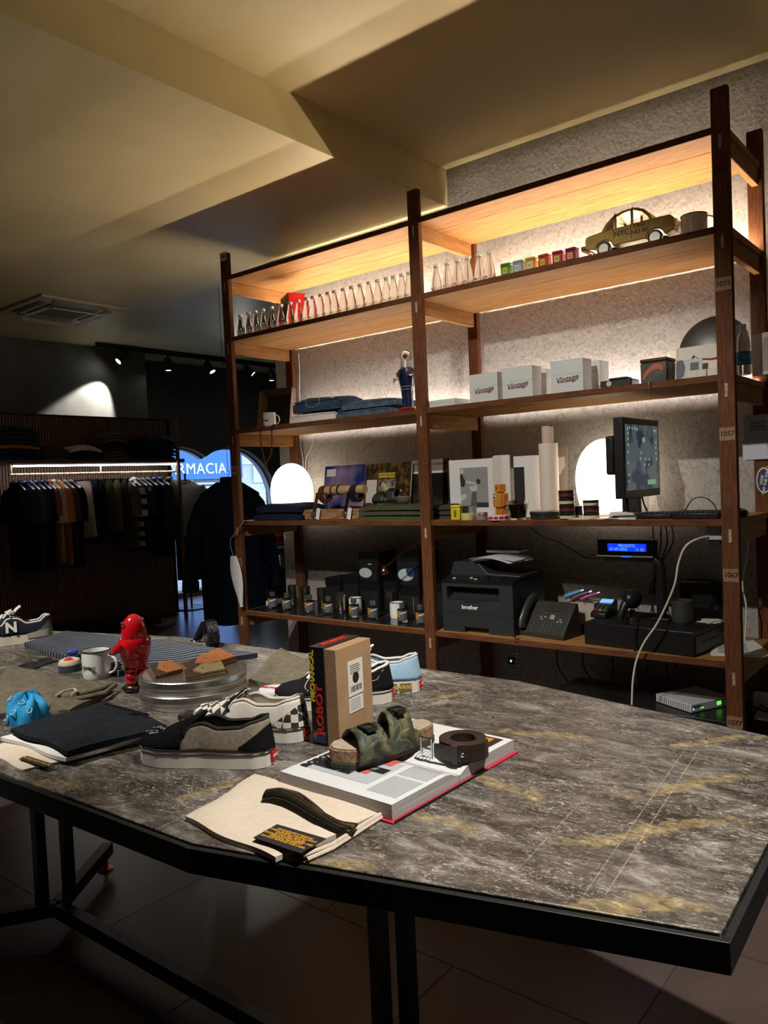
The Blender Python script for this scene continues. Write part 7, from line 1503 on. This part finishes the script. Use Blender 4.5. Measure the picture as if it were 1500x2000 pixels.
def rp(u0,u1,v0,v1,m,name,dz):
    x0,x1=gx*Wt+u0*(1-gx)*Wt,gx*Wt+u1*(1-gx)*Wt; q=MB(); q.grid(lambda u,v:(x0+(x1-x0)*u,(v0+(v1-v0)*v)*Ht,pgz(x0+(x1-x0)*u)+dz),8,2); q.build(name,m,bk,0)
rp(.45,.94,.06,.42,mat('picture_dark',(.02,.012,.012),.35),'dark_picture',.0005); rp(.72,.90,.12,.30,mat('picture_orange',(.55,.20,.03),.4),'orange_picture',.0009)
for i in range(18): rp(.08,.40,.30+.03*i,.312+.03*i,GPT,'text_line',.0006)
# ---- camouflage sandal on the book -----------------------------------------
def camo():
    m=bpy.data.materials.new('camouflage'); m.use_nodes=True; t=m.node_tree; b=t.nodes['Principled BSDF']; tc=t.nodes.new('ShaderNodeTexCoord')
    n=t.nodes.new('ShaderNodeTexNoise'); n.inputs['Scale'].default_value=26; n.inputs['Detail'].default_value=1.2; n.inputs['Distortion'].default_value=.8; t.links.new(tc.outputs['Object'],n.inputs[0]); r=t.nodes.new('ShaderNodeValToRGB'); r.color_ramp.interpolation='CONSTANT'; e=r.color_ramp.elements; e[0].position=0; e[0].color=(.018,.02,.016,1); e[1].position=.42; e[1].color=(.055,.062,.034,1)
    x=e.new(.53); x.color=(.115,.115,.055,1); x=e.new(.62); x.color=(.045,.05,.035,1); t.links.new(n.outputs['Fac'],r.inputs[0]); t.links.new(r.outputs[0],b.inputs['Base Color']); b.inputs['Roughness'].default_value=.6; return m
CAMO=camo(); h_=tp(822,1446,ZPG); t_=tp(672,1494,ZPG); dd=(t_-h_); dd.z=0; Ls=dd.length; Lc=max(.24,min(.285,Ls)); md=(h_+t_)/2
sandal('camouflage two-strap sandal with cork sole resting on the book',(md.x,md.y,ZQ+TPB+.0008),math.atan2(dd.y,dd.x),Lc,mat('olive_sole',(.04,.045,.028),.7),CORK,CAMO,mat('dark_buckle',(.02,.022,.018),.45))
# ---- brown belt on the book -------------------------------------------------
p=tp(900,1476,ZPG); k=px2m(49,p); o=thing('brown_belt','dark brown leather belt coiled on the book page','belt',(p.x,p.y+.01,ZQ+pgz(gx*Wt+.05)+.001),R(20)); DBR=mat('dark_brown_leather',(.018,.010,.008),.3,coat=.4,c2=(.028,.016,.012),ns=60); bw=px2m(34,p)
spiral_belt(o,'coil',k*.52,k*.97,5,bw,DBR,.0038)
fr_=Vector((-.776*0-.55,-.83,0)); ang_=-pi+.55
fx=Vector((cos(R(-150)),sin(R(-150)),0))
q=MB(); pts=[]
for i in range(10): a_=R(-40)-R(70)*i/9; pts.append((k*1.02*cos(a_),k*1.02*sin(a_),bw/2))
q.tube(pts+[(pts[-1][0]-.03,pts[-1][1]+.010,bw/2)],.0026,6,flat=bw*.48); q.build('outer_end',DBR,o)
bp_=Vector(pts[-1])+Vector((-.036,.012,0)); q=MB(); dv=Vector((-.93,.36,0)); hh_=bw*.62; wv_=.024
q.tube([bp_+Vector((0,0,-hh_+bw*.12)),bp_+dv*wv_+Vector((0,0,-hh_+bw*.12)),bp_+dv*wv_+Vector((0,0,hh_)),bp_+Vector((0,0,hh_))],.0024,6,True); q.tube([bp_,bp_+dv*wv_*1.1],.002,6); q.build('buckle',CHR,o)
q=MB(); e_=Vector(pts[5])*1.05; q.ell((e_.x,e_.y,bw*.5),.0045,.0045,.0045,12,8); q.build('stud',CHR,o); q=MB(); e_=Vector(pts[7]); q.cbox((e_.x*1.03,e_.y*1.03,bw*.5),(.012,.008,bw*1.04),R(-10)); q.build('keeper_loop',DBR,o)
# ---- tote with label and shoe horn ---------------------------------------------
o,c,P=quad_cloth('tote_bag','cream cotton tote bag with a black label under the shoe horn','bag',[(362,1606),(540,1687),(755,1594),(497,1521)],mat('cream_cotton',(.62,.54,.45),.9),.012,.003,28,22,seed=21,edge=.4)
for k_ in (0,1):
    q=MB(); q.tube([tp(a_,b_,ZQ)-c+Vector((0,0,.004+.004*k_)) for a_,b_ in ((600-8*k_,1684-2*k_),(650,1662-3*k_),(700,1630-3*k_),(752,1596-2*k_))],.0032,6); q.build('folded_edge',MATS['cream_cotton'],o)
woven_label(o,c,[(495,1637),(587,1668),(637,1639),(541,1611)],'VINTAGE FIFTY FIVE INC\nTYPE L-5B BAG, CANVAS LIGHT\nSTOCK NO. 8415-55\nVINTAGE MANUFACTURERS 1955\nORIGINAL PROPERTY\nDO NOT REMOVE THIS LABEL',ZQ+.0165,.0066)
GBK=mat('gloss_black',(.006,.006,.007),.08,coat=.8); cpts=[(520,1551),(545,1553),(572,1563),(598,1580),(625,1598),(650,1606),(675,1610),(696,1612)]; wds=[24,25,24,20,16,15,18,14]
W3=[tp(a_,b_,ZQ+.02) for a_,b_ in cpts]; o=thing('shoe_horn','glossy black curved shoe horn lying on the tote bag','shoe horn',(W3[0].x,W3[0].y,ZQ+.016)); org=Vector((W3[0].x,W3[0].y,ZQ+.016))
def hornf(u,v):
    x=u*(len(W3)-1); i=min(int(x),len(W3)-2); f=x-i; p=W3[i]*(1-f)+W3[i+1]*f; wq=(wds[i]*(1-f)+wds[i+1]*f)*.5; w_=px2m(wq,p)*1.75; dxy=(W3[i+1]-W3[i]).normalized(); nn=Vector((-dxy.y,dxy.x,0)); s_=2*v-1
    q_=p+nn*w_*s_; h=.003+.010*sin(pi*min(1,u*1.25))*(1-.3*u)+.009*(1-s_*s_)*(1-u); return (q_.x-org.x,q_.y-org.y,h)
mb=MB(); mb.grid(hornf,30,11); q=mb.build('blade',GBK,o,70); sm_=q.modifiers.new('solid','SOLIDIFY'); sm_.thickness=.0028; sm_.offset=-1
# ================================================================== lamps that light the table, on the ceiling behind and above
SPM=mat('spot_body',(.015,.015,.016),.45); SPE=mat('spot_lens',(1,1,1),.4,emit=(1,.93,.84),es=18)
def spot_fixture(i,loc,tgt,power,ang,zc,lab):
    d=(Vector(tgt)-Vector(loc)).normalized(); q=d.to_track_quat('Z','Y').to_euler()
    nm=['rack','table_end','table_middle'][i]; o=thing('ceiling_spotlight_%s_offscreen'%nm,lab,'spotlight',loc,group='ceiling spotlights')
    b=MB().lathe([(.0,-.07),(.032,-.07),(.034,.035),(.030,.035),(.028,.015),(.0,.015)],n=20).build('lamp_body',SPM,o); b.rotation_euler=q
    l=MB().cyl((0,0,.0155),.027,.003,16).build('lens_%s_offscreen'%nm,SPE,o); l.rotation_euler=q
    MB().cyl((0,0,.03),.008,zc-loc[2]-.03,8).build('stem',SPM,o)
    MB().cyl((0,0,zc-loc[2]-.02),.04,.02,16).build('ceiling_plate',SPM,o)
    s=spot('ceiling_spot_%s_offscreen'%nm,Vector(loc)+d*.06,tgt,power,ang); return o
for i,(l,t,p,a) in enumerate(SPOTS):
    spot_fixture(i,l,t,p,a,ZHI if l[0]>XR else ZLO,['black ceiling spotlight aimed at the shelving rack','black ceiling spotlight aimed at the bare end of the stone table','black ceiling spotlight aimed at the red robot end of the table'][i])
